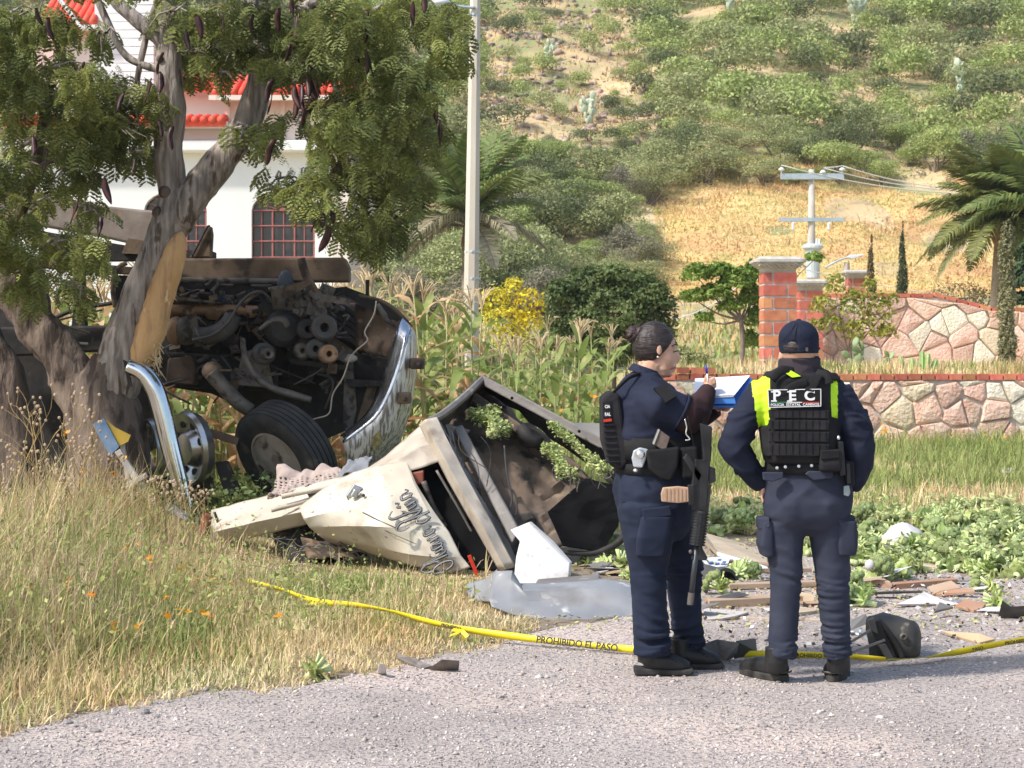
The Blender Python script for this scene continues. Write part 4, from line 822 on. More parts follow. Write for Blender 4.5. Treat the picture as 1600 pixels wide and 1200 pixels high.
k_('bed_beam', MB().pp([(-60, 292), (60, 298), (150, 320), (246, 330), (235, 388), (150, 368), (60, 352), (-60, 350)], D + .8, .35), mat('weathered_beam', (.30, .25, .21), (.20, .16, .13), 5, .9, bump=.5, bsc=15, spots=((.36, .20, .13), 6, .6, .7)), bevel=.02)
k_('bed_panel', MB().pp([(60, 360), (235, 390), (330, 392), (330, 404), (60, 408)], D + .5, .3), m_nblk); k_('bed_panel', MB().pp([(200, 372), (250, 380), (255, 398), (190, 396)], D + .4, .1), m_rust)
k_('bent_bracket', MB().pp([(296, 402), (312, 378), (322, 356), (329, 353), (331, 366), (329, 402)], D + .2, .12), m_rust, bevel=.012); k_('bracket_rim', MB().tp([(300, 400), (312, 377), (323, 356), (328, 353)], 1.8, D + .18), m_nblk)
# engine block and gearbox; near-black back plate colours in the bay's shade
k_('dark_back_plate', MB().pp([(232, 405), (478, 405), (486, 448), (560, 466), (600, 480), (628, 508), (600, 600), (560, 665), (500, 690), (330, 615), (232, 600)], D + 1.15, .12), m_nblk)
k_('engine_block', MB().pp([(236, 452), (470, 452), (500, 520), (480, 600), (300, 600), (236, 590)], D + .55, .5), m_nblk, bevel=.04)
k_('gearbox', MB().loft([(P(320, 600, D + .6), .12, .1), (P(320, 560, D + .5), .3, .2), (P(320, 500, D + .5), .34, .22), (P(300, 460, D + .5), .3, .2)], 14, 5), m_nblk, smooth=True)
k_('dark_panel', MB().pp([(-60, 400), (60, 400), (75, 470), (80, 530), (-60, 540)], D + .9, .1), m_nblk); k_('dark_panel', MB().pp([(180, 430), (240, 430), (240, 600), (180, 600)], D + .7, .1), m_nblk)
k_('dark_panel', MB().pp([(-60, 550), (60, 556), (230, 590), (240, 700), (150, 760), (-60, 790)], D + .6, .2), m_nblk); k_('torn_panel', MB().pp([(0, 628), (40, 600), (52, 660), (40, 690), (0, 680)], D + .2, .03), m_grey)
k_('cross_member', MB().pp([(118, 415), (129, 415), (133, 515), (112, 515)], D + .2, .12), m_nblk); k_('cross_member', MB().pp([(95, 440), (118, 436), (118, 470), (88, 462)], D + .5, .05), m_nblk)
k_('rod', MB().tp([(70, 505), (118, 484), (200, 470)], 3.4, D), m_nblk); k_('rod', MB().tp([(30, 525), (70, 506), (160, 484)], 1.6, D - .05), m_nblk); k_('rod', MB().tp([(70, 490), (100, 508), (140, 520)], 1.6, D - .05), m_nblk); k_('rod', MB().tp([(80, 520), (110, 535), (138, 538)], 3, D - .1), m_hose)
k_('hose', MB().tp([(180, 480), (176, 450), (184, 420), (198, 411)], 3.6, D - .05), m_rust, smooth=True); k_('lever', MB().tp([(152, 448), (160, 472)], 1.3, D), m_grey)
k_('exhaust_pipe', MB().tp([(240, 484), (300, 484), (368, 484), (425, 487)], [8, 8.5, 8, 8], D - .12, 14), m_tan, smooth=True)
mb = MB()
for px in (262, 300, 330, 362, 392): mb.ball(P(px, 487, D - .12), (.065, .06, .06), 10)
mb.pp([(300, 480), (350, 482), (340, 500), (325, 499), (318, 490)], D - .16, .1); k_('exhaust_manifold', mb, m_tan, smooth=True)
k_('turbo_housing', MB().lathe(P(262, 517, D - .2), (1, -.25, 0), [(.05, 0), (.11, .03), (.135, .09), (.10, .15), (.07, .18)], 18), m_tan, smooth=True)
k_('turbo_housing', MB().lathe(P(283, 517, D - .22), (1, -.25, 0), [(.12, 0), (.135, .05), (.12, .10), (.08, .13)], 18), m_grey, smooth=True); k_('turbo_flange', MB().pp([(293, 493), (308, 493), (312, 528), (290, 528)], D - .35, .12), m_grey, bevel=.01)
k_('intake_hose', MB().tp([(303, 523), (325, 524), (345, 518), (358, 506), (364, 492)], [13, 14, 15, 15, 13], D - .32, 16), m_hose, smooth=True)
mb = MB()
for q_ in ((312, 524), (352, 512)): mb.lathe(P(*q_, D - .32), (1, 0, .35), [(.09, -.012), (.093, 0), (.09, .012)], 16)
k_('hose_clamp', mb, m_grey, smooth=True)
k_('battery_cable', MB().tp([(300, 531), (330, 524), (355, 505), (372, 478), (390, 460), (408, 456), (424, 468), (430, 482)], 2.2, D - .45, 8), m_hose, smooth=True)
k_('shelf_plate', MB().pp([(262, 463), (300, 466), (345, 472), (343, 474), (268, 468)], D - .3, .25), m_grey); k_('hook_bracket', MB().tp([(322, 446), (336, 436), (340, 444), (330, 455)], 2.4, D - .2, 8), m_grey, smooth=True)
k_('rusty_bracket', MB().pp([(262, 560), (300, 556), (306, 575), (304, 602), (258, 600)], D - .15, .2), mat('dull_rust', (.12, .075, .055), (.07, .05, .04), 9, .85, bump=.5, bsc=20), bevel=.015)
k_('drive_shaft', MB().tp([(330, 583), (345, 600), (372, 628), (392, 642)], [12, 12, 12, 11], D - .35, 14), m_grey, smooth=True); k_('shaft_yoke', MB().ball(P(332, 580, D - .3), (.10, .09, .09), 12), m_rust, smooth=True)
k_('gusset_plate', MB().pp([(376, 552), (412, 540), (428, 606), (372, 602)], D - .2, .04), m_grey, bevel=.005); k_('gusset_plate', MB().pp([(330, 556), (352, 552), (378, 612), (366, 616)], D - .1, .04), m_nblk)
k_('coolant_hose', MB().tp([(379, 528), (383, 555), (400, 588), (425, 606), (455, 616), (486, 625)], [4, 5, 5.5, 6, 6.5, 5], D - .55, 10), m_grey, smooth=True)
def pulley(px, py, r, w_, m, dz=-.4, ax=(.35, -1, .0)):
    rr = r / FP * D; k_('pulley', MB().lathe(P(px, py, D + dz), ax, [(rr * .3, 0), (rr * .35, w_ * .9), (rr * .8, w_), (rr, w_ * .8), (rr * .93, w_ * .5), (rr, w_ * .2), (rr, 0)], 20), m, auto=True)
pulley(410, 553, 17, .12, m_hose); pulley(413, 553, 9, .2, m_grey, -.45); pulley(470, 548, 12, .08, m_grey); pulley(490, 545, 15, .1, m_hose); pulley(511, 553, 14, .1, m_tan, -.5); pulley(503, 512, 20, .12, m_hose); pulley(478, 515, 16, .1, m_nblk)
k_('alternator', MB().lathe(P(440, 515, D - .25), (.3, -1, .1), [(.16, 0), (.17, .1), (.12, .16), (.04, .18)], 18), m_nblk, auto=True); k_('engine_arm', MB().tp([(405, 515), (425, 502), (442, 500), (450, 512)], [3, 5, 7, 6], D - .4), m_grey, smooth=True)
k_('filler_neck', MB().lathe(P(437, 482, D - .45), (-.15, -.1, 1), [(.06, 0), (.055, .16), (.075, .18), (.07, .2)], 16), m_grey, smooth=True); k_('rubber_mount', MB().ball(P(446, 443, D - .35), (.075, .06, .12), 14), mat('blue_grey_rubber', (.06, .07, .085), None, rough=.6), smooth=True)
k_('broken_arm', MB().tp([(470, 404), (478, 430), (492, 452), (500, 462)], [7, 7, 5, 3], D - .3), m_rust, smooth=True); k_('crumpled_bracket', MB().pp([(430, 452), (478, 438), (486, 444), (448, 466), (432, 470)], D - .45, .06), m_rust)
k_('hole_bracket', MB().pp([(496, 458), (545, 467), (546, 477), (500, 470)], D - .5, .05), m_grey)
random.seed(6); mb = MB()
for k in range(60):
    px, py = random.uniform(455, 510), random.uniform(455, 530); r_ = random.uniform(.02, .07); mb.box(P(px, py, D - random.uniform(.05, .3)), (r_, .03, r_ * random.uniform(.4, 1.6)), Matrix.Rotation(random.uniform(-.8, .8), 3, 'Y') @ Matrix.Rotation(random.uniform(-.6, .6), 3, 'Z'))
k_('mangled_engine_parts', mb, m_grey, bevel=.004)['kind'] = 'stuff'
mb = MB()
for k in range(90):
    px, py = random.uniform(250, 540), random.uniform(455, 590); r_ = random.uniform(.02, .08); mb.box(P(px, py, D + random.uniform(.25, .5)), (r_, .05, r_ * random.uniform(.3, 1.4)), Matrix.Rotation(random.uniform(-.8, .8), 3, 'Y'))
k_('engine_fittings', mb, m_nblk, bevel=.005)['kind'] = 'stuff'; mb = MB()
for k in range(16):
    a = (random.uniform(260, 520), random.uniform(460, 600)); mb.tp([a, (a[0] + random.uniform(-40, 40), a[1] + random.uniform(5, 30)), (a[0] + random.uniform(-60, 60), a[1] + random.uniform(20, 60))], random.uniform(.8, 2), D - .05 + random.uniform(-.2, .3), 6)
k_('wiring', mb, m_hose, smooth=True)['kind'] = 'stuff'
mb = [MB(), MB(), MB()]; random.seed(19)
for k in range(150):
    px, py = random.uniform(245, 545), random.uniform(452, 600 if k % 3 else 520); m_ = mb[k % 3]; dd = D - random.uniform(-.1, .35)
    if k % 2: m_.tp([(px, py), (px + random.uniform(-14, 18), py + random.uniform(-8, 10)), (px + random.uniform(-26, 30), py + random.uniform(2, 22))], random.uniform(.9, 3.4), dd, 7)
    else:
        r_ = random.uniform(.012, .045); m_.box(P(px, py, dd), (r_ * random.uniform(.6, 2.2), .015, r_), Matrix.Rotation(random.uniform(-1.5, 1.5), 3, 'Y') @ Matrix.Rotation(random.uniform(-.7, .7), 3, 'X'))
for nm_, q_, m_ in zip(('tangled_hoses', 'tangled_pipes', 'tangled_brackets'), mb, (m_nblk, m_rust, m_grey)): k_(nm_, q_, m_, smooth=False)['kind'] = 'stuff'
# inner panels of the front
def patch(c, n=10, amp=0.0, sc=6, m_=None):
    c = [P(*q) for q in c]; v = []
    nn = (c[1] - c[0]).cross(c[3] - c[0]).normalized()
    for i in range(n + 1):
        for j in range(n + 1):
            u, w = i / n, j / n; p = c[0] * (1 - u) * (1 - w) + c[1] * u * (1 - w) + c[2] * u * w + c[3] * (1 - u) * w
            if amp: p = p + nn * amp * (noise.noise(p * sc) + .5 * noise.noise(p * sc * 2.7))
            v.append(p)
    return MB().add(v, [(i * (n + 1) + j, i * (n + 1) + j + 1, (i + 1) * (n + 1) + j + 1, (i + 1) * (n + 1) + j) for i in range(n) for j in range(n)])
k_('radiator_panel', patch([(495, 472, D + .35), (558, 474, D + .45), (560, 562, D + .45), (515, 566, D + .35)], 12, .04), m_bin, solid=.02, auto=True)
k_('radiator_panel', patch([(556, 474, D + .3), (628, 502, D + .1), (606, 560, D + .1), (556, 548, D + .3)], 12, .04), m_bin, solid=.02, auto=True)
k_('lower_panel', patch([(556, 552, D + .2), (606, 562, D), (590, 630, D), (548, 600, D + .2)], 8, .05), m_nblk, solid=.02); k_('cross_strut', MB().pp([(540, 592), (600, 596), (598, 604), (545, 606)], D - .15, .1), m_nblk, bevel=.01)
k_('strut', MB().pp([(538, 560), (550, 556), (556, 640), (545, 690), (536, 660)], D - .05, .08), m_grey); k_('strut', MB().pp([(575, 600), (590, 598), (576, 652), (556, 664)], D - .05, .08), m_rust); k_('lamp_socket', MB().ball(P(545, 560, D - .2), (.08, .06, .04), 10), mat('pale_lump', (.5, .45, .4), None), smooth=True)
k_('panel_tongue', MB().pp([(450, 560), (545, 572), (548, 580), (455, 568)], D - .25, .08), m_nblk)
k_('fender_edge', MB().tp([(560, 462), (588, 468), (612, 480), (632, 500), (642, 512)], [4, 5, 6, 7, 6], D - .1, 8, flat=.6), m_rust, smooth=True)
k_('torn_edge', MB().pp([(500, 452), (540, 448), (588, 466), (636, 500), (628, 506), (596, 492), (570, 480), (546, 466)], D + .1, .08), m_nblk); k_('torn_strap', MB().tp([(590, 475), (600, 492), (604, 500), (618, 510)], [3, 5, 4, 2], D - .25), m_grey, smooth=True)
k_('aerial_stub', MB().pp([(571, 437), (577, 437), (576, 466), (571, 466)], D + .1, .04), m_nblk)
k_('loose_wire', MB().tp([(588, 470), (584, 492), (570, 518), (574, 532), (556, 548), (546, 562), (536, 590), (520, 616), (514, 646), (490, 655), (460, 668), (454, 690), (462, 700)], 1.3, D - .75, 6), mat('pale_wire', (.34, .29, .24), None), smooth=True)
# bumper
def strip(rows, nm, m, solid=.02):
    mb = MB(); v = [P(*p) for r_ in rows for p in r_]; k = len(rows[0]); n = len(rows)
    mb.add(v, [(i * k + j, i * k + j + 1, (i + 1) * k + j + 1, (i + 1) * k + j) for i in range(n - 1) for j in range(k - 1)]); return k_(nm, mb, m, solid=solid, smooth=True, subs=2, crease=.3)
dB = D - .5
strip([[(628, 498, dB + .25), (622, 512, dB + .1), (609, 558, dB + .05), (596, 604, dB), (574, 648, dB - .05), (532, 682, dB - .1)], [(642, 512, dB + .2), (638, 522, dB), (628, 566, dB - .08), (611, 612, dB - .12), (590, 654, dB - .16), (536, 692, dB - .2)]], 'bumper_edge', m_chr)
b_ = strip([[(643, 513, dB + .2), (638.5, 523, dB), (628.5, 567, dB - .08), (611.5, 613, dB - .12), (590.5, 655, dB - .16), (537, 693, dB - .2)], [(647, 520, dB + .25), (645, 535, dB + .05), (640, 580, dB - .02), (628, 630, dB - .05), (606, 690, dB - .1), (545, 742, dB - .15)], [(650, 530, dB + .45), (650, 560, dB + .35), (647, 600, dB + .3), (640, 645, dB + .3), (625, 690, dB + .3), (600, 735, dB + .3)]], 'bumper_face', m_chs)
k_('bumper_hole', MB().pp([(580, 684), (594, 672), (597, 694), (583, 706)], dB - .16, .04), mat('hole_brown', (.12, .09, .04), (.25, .22, .08), 30), bevel=.005)
for px, py in ((652, 568), (631, 622)):
    o = k_('bumper_bracket', MB().bp(px - 11, py - 9, px + 11, py + 9, dB - .1, .12), m_rust, bevel=.015); mk('bolt', MB().lathe(P(px + 2, py + 1, dB - .1), (0, -1, 0), [(.02, 0), (.02, .02), (.01, .025)], 8), m_grey, o)
# wheels
def wheel(c, ax, R_=.5, hw=.14, hub=True):
    z = V(ax).normalized(); g = [(R_ * .58, -hw * .85), (R_ * .72, -hw * 1.0), (R_ * .9, -hw * 1.02), (R_ * .965, -hw * .9)]
    for k in range(5):
        a = -hw * .9 + k * hw * .36; g += [(R_, a + .004), (R_, a + hw * .30), (R_ - .022, a + hw * .31), (R_ - .022, a + hw * .35)]
    g += [(R_ * .965, hw * .9), (R_ * .9, hw * 1.02), (R_ * .72, hw), (R_ * .58, hw * .85)]
    o = k_('tyre', MB().lathe(c, z, g, 48, cap=False), m_tyre, auto=True)
    w = k_('rim', MB().lathe(c, z, [(R_ * .575, hw * .8), (R_ * .60, hw * .9), (R_ * .56, hw * .92), (R_ * .52, hw * .55), (R_ * .50, hw * .35), (R_ * .30, hw * .10), (R_ * .24, hw * .12), (R_ * .22, hw * .7), (R_ * .15, hw * .8)], 36), m_rim, auto=True)
    x = (V((0, 0, 1))).cross(z).normalized(); y = z.cross(x)
    for j in range(8):
        a = j * math.pi / 4 + .2; p = c + (x * math.cos(a) + y * math.sin(a)) * R_ * .40 + z * hw * .27; mk('hand_hole_shade', MB().lathe(p, z, [(.03, -.02), (.033, .012), (.03, .013)], 12), m_nblk, w)  # dark discs colour in the shade of the rim's holes
    for j in range(10):
        a = j * math.pi / 5; p = c + (x * math.cos(a) + y * math.sin(a)) * R_ * .27 + z * hw * .12; mk('wheel_nut', MB().lathe(p, z, [(.014, 0), (.014, .03)], 6), m_rust, w)
wheel(P(447, 712, D - .55), (-.58, -.66, -.46)); wheel(P(512, 512, D + .75), (-.45, -.3, -.8), .5, .15)
# chrome guard, loose ring and pierced wheel at the left
k_('chrome_guard', MB().tp([(200, 572), (222, 582), (240, 604), (252, 640), (264, 690), (278, 745), (292, 800)], [12, 13.5, 15, 15, 15, 14, 12], 15.0, 18), mat('polished_chrome', (.80, .80, .80), (.60, .60, .60), 3, .12, 1, bump=.15, bsc=6), smooth=True)
k_('guard_fin', MB().pp([(192, 562), (198, 565), (206, 604), (200, 602)], 14.95, .03), m_nblk)
m_al = mat('polished_aluminium', (.62, .62, .62), (.42, .40, .38), 5, .28, .9, bump=.2, bsc=10)
k_('wheel_ring', MB().lathe(P(240, 698, 15.5), (-.85, -.5, -.1), [(.22, -.03), (.245, -.04), (.25, 0), (.245, .05), (.215, .05), (.21, 0), (.215, -.03)], 40, cap=False), m_al, auto=True)
w = k_('alloy_wheel', MB().lathe(P(296, 700, 15.75), (-.75, -.62, -.1), [(.30, -.08), (.33, 0), (.31, .04), (.27, .03), (.17, -.02), (.13, .05), (.02, .06)], 36), m_al, auto=True)
z = V((-.75, -.62, -.1)).normalized(); x = V((0, 0, 1)).cross(z).normalized(); y = z.cross(x)
for j in range(8): a = j * math.pi / 4 + .3; mk('hand_hole_shade', MB().lathe(P(296, 700, 15.75) + (x * math.cos(a) + y * math.sin(a)) * .22 + z * .004, z, [(.032, -.02), (.034, .012), (.03, .013)], 12), m_nblk, w)  # near-black discs painted as the shade in the wheel's openings
k_('mud_flap', MB().pp([(335, 722), (356, 720), (378, 770), (352, 776)], 15.6, .05), m_nblk, bevel=.01); k_('fallen_bar', MB().lb((300, 668, 16.2), (372, 690, 15.9), 12, 16, .06), m_rust); k_('lower_plate', MB().pp([(180, 750), (330, 740), (335, 790), (200, 800)], 16.0, .1), m_rust)

# ------------------------------------------------------------ torn off cab
m_pnt = mat('cream_paint', (.54, .48, .38), (.60, .55, .45), 2, .4, coat=.25, spots=((.34, .27, .20), 4.2, .58, .74), bump=.15, bsc=7, spots2=((.25, .19, .14), 24, .66, .70))
m_pns = mat('scuffed_cream_paint', (.42, .36, .29), (.54, .47, .38), 5, .5, spots=((.30, .24, .19), 6, .56, .72), bump=.2, bsc=14)
m_flo = mat('burnt_floor_metal', (.17, .12, .085), (.105, .085, .072), 3, .8, .1, bump=.6, bsc=12, spots=((.25, .19, .13), 5, .6, .72), spots2=((.045, .04, .037), 4, .57, .66))
m_flr = mat('dull_grey_metal', (.24, .22, .20), (.17, .15, .14), 5, .6, .2, bump=.4, bsc=18, spots=((.33, .30, .27), 8, .6, .7))
m_blk = mat('opening_shade_black', (.006, .006, .007), (.012, .012, .012), 5, .9, spec=.03); m_redt = mat('red_lens', (.55, .04, .02), None, rough=.3); m_ledge = mat('taillight_rust', (.36, .10, .06), (.25, .09, .06), 6, .5)  # m_blk: near black that colours in the shade of gaps and holes
CB = thing('torn_cab', 'cream truck cab torn off and crushed on the verge, script lettering on its door', 'truck cab', T(640, 0, 13)); TK2 = CB
def c_(nm, mb, m, **kw): return mk(nm, mb, m, CB, **kw)
# lettered door: control grid of pixels with depth
def gridp(nm, rows, m, k=7, solid=.005, par=None, amp=.012):
    Rr = [[P(*p) for p in r_] for r_ in rows]; n0, n1 = len(Rr), len(Rr[0]); A = []
    for i in range((n0 - 1) * k + 1):
        a = min(i // k, n0 - 2); t = i / k - a; row = []
        for j in range((n1 - 1) * k + 1):
            b_ = min(j // k, n1 - 2); s_ = j / k - b_; p = (Rr[a][b_] * (1 - s_) + Rr[a][b_ + 1] * s_) * (1 - t) + (Rr[a + 1][b_] * (1 - s_) + Rr[a + 1][b_ + 1] * s_) * t
            q = abs(noise.noise(p * 5)); row.append(p + V((0, -1, .3)) * amp * (noise.noise(p * 7) * .8 + (1 - 3 * q) * .6 + .5 * noise.noise(p * 19)))
        A.append(row)
    kk = len(A[0]); mb = MB(); mb.add([q for r_ in A for q in r_], [(i * kk + j, i * kk + j + 1, (i + 1) * kk + j + 1, (i + 1) * kk + j) for i in range(len(A) - 1) for j in range(kk - 1)]); me = me_of(nm, mb, m, True); bpy_sharp(me, 24); return mk(nm, me, None, par or CB, solid=solid)
door = gridp('door', [[(468, 792, 13.05), (505, 764, 13.0), (552, 738, 12.95), (592, 727, 12.9), (634, 720, 12.9), (638, 726, 12.88)],
 [(470, 800, 12.9), (508, 779, 12.86), (556, 758, 12.8), (598, 745, 12.74), (645, 752, 12.72), (650, 756, 12.72)],
 [(474, 810, 12.82), (520, 800, 12.74), (566, 790, 12.62), (612, 784, 12.58), (664, 790, 12.58), (674, 794, 12.6)],
 [(484, 824, 12.86), (530, 822, 12.70), (574, 822, 12.52), (628, 826, 12.48), (684, 834, 12.46), (702, 832, 12.5)],
 [(500, 838, 12.95), (545, 846, 12.82), (588, 854, 12.66), (640, 866, 12.44), (700, 872, 12.38), (720, 868, 12.42)],
 [(520, 850, 13.1), (560, 862, 13.0), (600, 872, 12.85), (645, 884, 12.55), (708, 896, 12.42), (735, 886, 12.4)]], m_pnt)
c_('door_shell', patch([(480, 770, 13.3), (640, 725, 13.2), (735, 885, 12.75), (520, 850, 13.4)], 4), m_nblk, solid=.02)
gridp('windscreen_pillar', [[(330, 797, 14.0), (400, 779, 13.75), (480, 758, 13.5), (545, 742, 13.3), (600, 722, 13.1)], [(330, 812, 13.85), (400, 797, 13.6), (480, 775, 13.35), (540, 760, 13.15), (600, 735, 13.0)], [(332, 832, 13.6), (400, 816, 13.3), (470, 800, 13.05), (520, 786, 12.98), (590, 755, 12.95)], [(336, 853, 13.7), (400, 838, 13.45), (470, 822, 13.2), (520, 806, 13.1), (590, 768, 13.0)]], m_pnt)
gridp('fender', [[(560, 742, 13.2), (600, 715, 13.2), (640, 680, 13.25), (668, 657, 13.3)], [(590, 744, 12.95), (620, 722, 12.9), (655, 700, 12.92), (684, 690, 12.98)], [(600, 752, 12.95), (632, 738, 12.85), (668, 728, 12.85), (702, 716, 12.9)]], m_pns)
c_('pillar_seam', MB().tp([(335, 800), (345, 830), (346, 850)], 2.2, 13.72), m_nblk); c_('tail_lamp', MB().tp([(322, 802), (320, 825), (322, 852)], [6, 8, 6], 13.85, 12), m_ledge, smooth=True)
c_('gutter_rod', MB().tp([(424, 797), (470, 785), (535, 763), (560, 745)], 4, 13.12, 10), m_pns, smooth=True); c_('crease_fold', MB().tp([(440, 776), (500, 764), (560, 756), (600, 732), (660, 690)], 4.2, 13.1, 8), m_pns, smooth=True)
h = c_('door_handle', MB().pp([(540, 774), (552, 757), (567, 762), (561, 778), (546, 790)], 12.72, .03), m_chr, bevel=.01); mk('handle_lever', MB().pp([(546, 776), (553, 764), (562, 766), (558, 778)], 12.66, .05), m_al, h, bevel=.01); mk('door_lock', MB().ball(P(568, 774, 12.66), (.012, .012, .012), 8), m_nblk, h)
# script lettering: strokes written along the door
def stroke(paths, o, ux, uy, sc, d0, name, par):
    for w_, dd, m in ((4.6, 0, m_nblk), (2.4, -.010, mat('letter_silver', (.22, .22, .22), (.30, .30, .30), 20, .4))):
        mb = MB()
        for p in paths:
            q = [(o[0] + a * ux[0] * sc + b * uy[0] * 1.42, o[1] + a * ux[1] * sc + b * uy[1] * 1.42) for a, b in p]
            pts = [P(a, b, float(np.interp(b, [755, 790, 830, 890], [12.625, 12.51, 12.39, 12.315])) + dd) for a, b in q]; mb.tube(spline(pts)[0], w_ * .5 / FP * 12.5, 6, flat=.35, up=(0, 1, 0))
        mk(name, mb, m, par, smooth=True)
dx, dy = -.49, -.87; ux = (dx, dy); uy = (-.87, .49)          # writing direction up the door, letter tops to the left
O1 = [[(6, 24), (0, 14), (3, 2), (12, 0), (18, 9), (16, 20), (8, 24), (3, 19), (8, 12), (24, 14), (30, 22)], [(27, 0), (30, 24), (25, 34), (15, 30), (13, 24)], [(24, 12), (32, 30), (33, 6), (36, 0), (42, 4)], [(42, 12), (43, 2), (49, 2)], [(58, 11), (50, 12), (49, 3), (54, 0), (59, 10), (60, 1), (66, 4)], [(67, 11), (68, 0), (70, 9), (75, 11), (77, 1), (82, 4)], [(91, 11), (83, 12), (82, 3), (87, 0), (92, 10), (93, 1), (98, 3)], [(42, 17), (43, 19)]]
N1 = [[(-8, -6), (-12, 2), (-6, 10), (2, 6), (2, -8)], [(2, -8), (6, 12), (10, 26), (2, 34), (-6, 28), (-6, 20)], [(8, 22), (10, 4), (16, -2), (22, 0)], [(12, -2), (20, 14), (24, 30), (32, 34), (40, 28)], [(26, 12), (27, 2), (33, 3)], [(34, 12), (35, 0), (37, 9), (42, 11), (44, 1), (49, 4)], [(58, 11), (50, 12), (49, 3), (54, 0), (59, 10), (60, 1), (66, 4)], [(26, 17), (27, 19)], [(38, 17), (43, 21), (46, 17), (51, 21)]]
stroke(O1, (710, 884), ux, uy, .76, 12.4, 'lettering', door); stroke(N1, (662, 806), ux, uy, .76, 12.4, 'lettering', door)
c_('torn_underside', patch([(425, 826, 13.5), (520, 812, 13.35), (575, 868, 12.95), (440, 884, 13.2)], 16, .09, 9), m_nblk, auto=True, solid=.006); c_('torn_underside', patch([(470, 840, 13.2), (540, 850, 13.0), (560, 872, 12.85), (480, 874, 13.0)], 12, .06, 12), m_rust, auto=True, solid=.006)
mb = MB(); random.seed(23)
for k in range(14): a = (random.uniform(400, 560), random.uniform(838, 866)); mb.tp([a, (a[0] + random.uniform(5, 25), a[1] + random.uniform(-6, 12)), (a[0] + random.uniform(20, 60), a[1] + random.uniform(0, 20))], random.uniform(.8, 2.2), 12.9, 6)
c_('torn_strips', mb, m_grey)['kind'] = 'stuff'
c_('scrape_marks', MB().tp([(566, 800, 12.58), (590, 812, 12.52), (622, 826, 12.46)], .7, 12.5, 4), m_grey); c_('scrape_marks', MB().tp([(556, 806, 12.62), (600, 828, 12.5), (650, 850, 12.41)], .6, 12.5, 4), m_grey)
# rim strip, tray and inner panels of the cab
c_('door_gap_shade', patch([(640, 735, 13.1), (690, 700, 13.2), (790, 890, 12.6), (735, 890, 12.65)], 4), m_blk, solid=.01); c_('hinge_box', MB().pp([(637, 740), (662, 735), (662, 756), (645, 758)], 12.85, .1), m_ledge, bevel=.01)  # black sheet beside the door, coloured as the shade in the gap
c_('gap_trim', MB().tp([(682, 735), (720, 800), (752, 860), (762, 890)], 2.2, 12.8, 6), m_flr, smooth=True); c_('gap_trim', MB().tp([(662, 752), (676, 790), (700, 830), (722, 868)], 5, 12.85, 6), m_grey, smooth=True)
gridp('cab_edge', [[(655, 664, 13.05), (668, 690, 12.98), (700, 752, 12.8), (740, 822, 12.6), (780, 892, 12.4)], [(664, 656, 12.95), (680, 688, 12.86), (713, 750, 12.66), (753, 820, 12.46), (790, 890, 12.28)], [(682, 652, 13.0), (698, 686, 12.92), (730, 748, 12.74), (768, 818, 12.54), (804, 886, 12.36)], [(684, 653, 13.2), (700, 687, 13.12), (732, 749, 12.94), (770, 819, 12.74), (806, 886, 12.56)]], m_pns)
c_('tray_floor', patch([(688, 664, 13.65), (757, 600, 14.25), (988, 806, 13.35), (806, 888, 12.85)], 34, .09, 6), m_flo, auto=True, solid=.02)
c_('tray_side', patch([(684, 655, 13.1), (696, 668, 13.6), (812, 886, 12.8), (800, 888, 12.4)], 14, .02), m_flr, auto=True, solid=.01)
c_('tray_end', patch([(684, 654, 13.1), (757, 590, 13.8), (760, 606, 14.2), (694, 668, 13.6)], 12, .03, 10), m_flo, auto=True, solid=.01)
c_('tray_end', MB().tp([(672, 656, 13.05), (690, 648, 13.12), (725, 620, 13.45), (757, 589, 13.78)], [6, 6, 6, 5], 13, 6), m_flr)
c_('tray_back', patch([(757, 590, 13.8), (958, 705, 13.4), (975, 765, 13.4), (758, 606, 14.15)], 12, .03), m_nblk, auto=True, solid=.01)
r_ = c_('tray_rail', MB().prism([P(754, 586, 13.72), P(958, 694, 13.32), P(966, 716, 13.3), P(756, 603, 13.7)], (0, .05, 0)), m_flr, bevel=.01)
for px, py in ((800, 620), (905, 672), (938, 705 - 6)): mk('bolt_hole_shade', MB().lathe(P(px, py + 2, 13.55 - (px - 800) * .0014 - .04), (0, -1, 0), [(.012, -.01), (.012, .012)], 10), m_blk, r_)  # black discs painted as the shade inside the bolt holes
c_('tray_rail', MB().prism([P(955, 692, 13.3), P(968, 706, 13.28), P(992, 800, 13.1), P(978, 842, 13.0), P(972, 800, 13.1)], (0, .05, 0)), m_flr, bevel=.01)
c_('stiffener', MB().prism([P(742, 612, 13.75), P(908, 728, 13.35), P(902, 744, 13.35), P(735, 626, 13.75)], (0, .12, -.02)), m_flo, bevel=.012); c_('stiffener', MB().prism([P(708, 668, 13.35), P(722, 664, 13.35), P(812, 828, 12.75), P(800, 850, 12.7)], (0, .08, 0)), m_flr, bevel=.012)
c_('stiffener', MB().prism([P(695, 662, 13.3), P(735, 672, 13.4), P(722, 690, 13.4), P(705, 690, 13.3)], (0, .05, 0)), m_flr, bevel=.01)
c_('cavity_shade', patch([(856, 800, 12.98), (915, 748, 13.12), (972, 762, 13.1), (966, 822, 13.0)], 5, .02), m_blk, solid=.02); c_('cavity_shade', patch([(856, 800, 12.98), (966, 822, 13.0), (940, 862, 12.9), (880, 852, 12.86)], 5, .02), m_blk, solid=.02)  # near-black patches laid over the floor as the shade of an opening
c_('wheel_arch', MB().tp([(872, 862), (930, 864), (972, 842), (984, 806), (972, 770), (945, 745)], [3, 5, 6, 6, 5, 3], 12.9, 8), m_nblk, smooth=True)
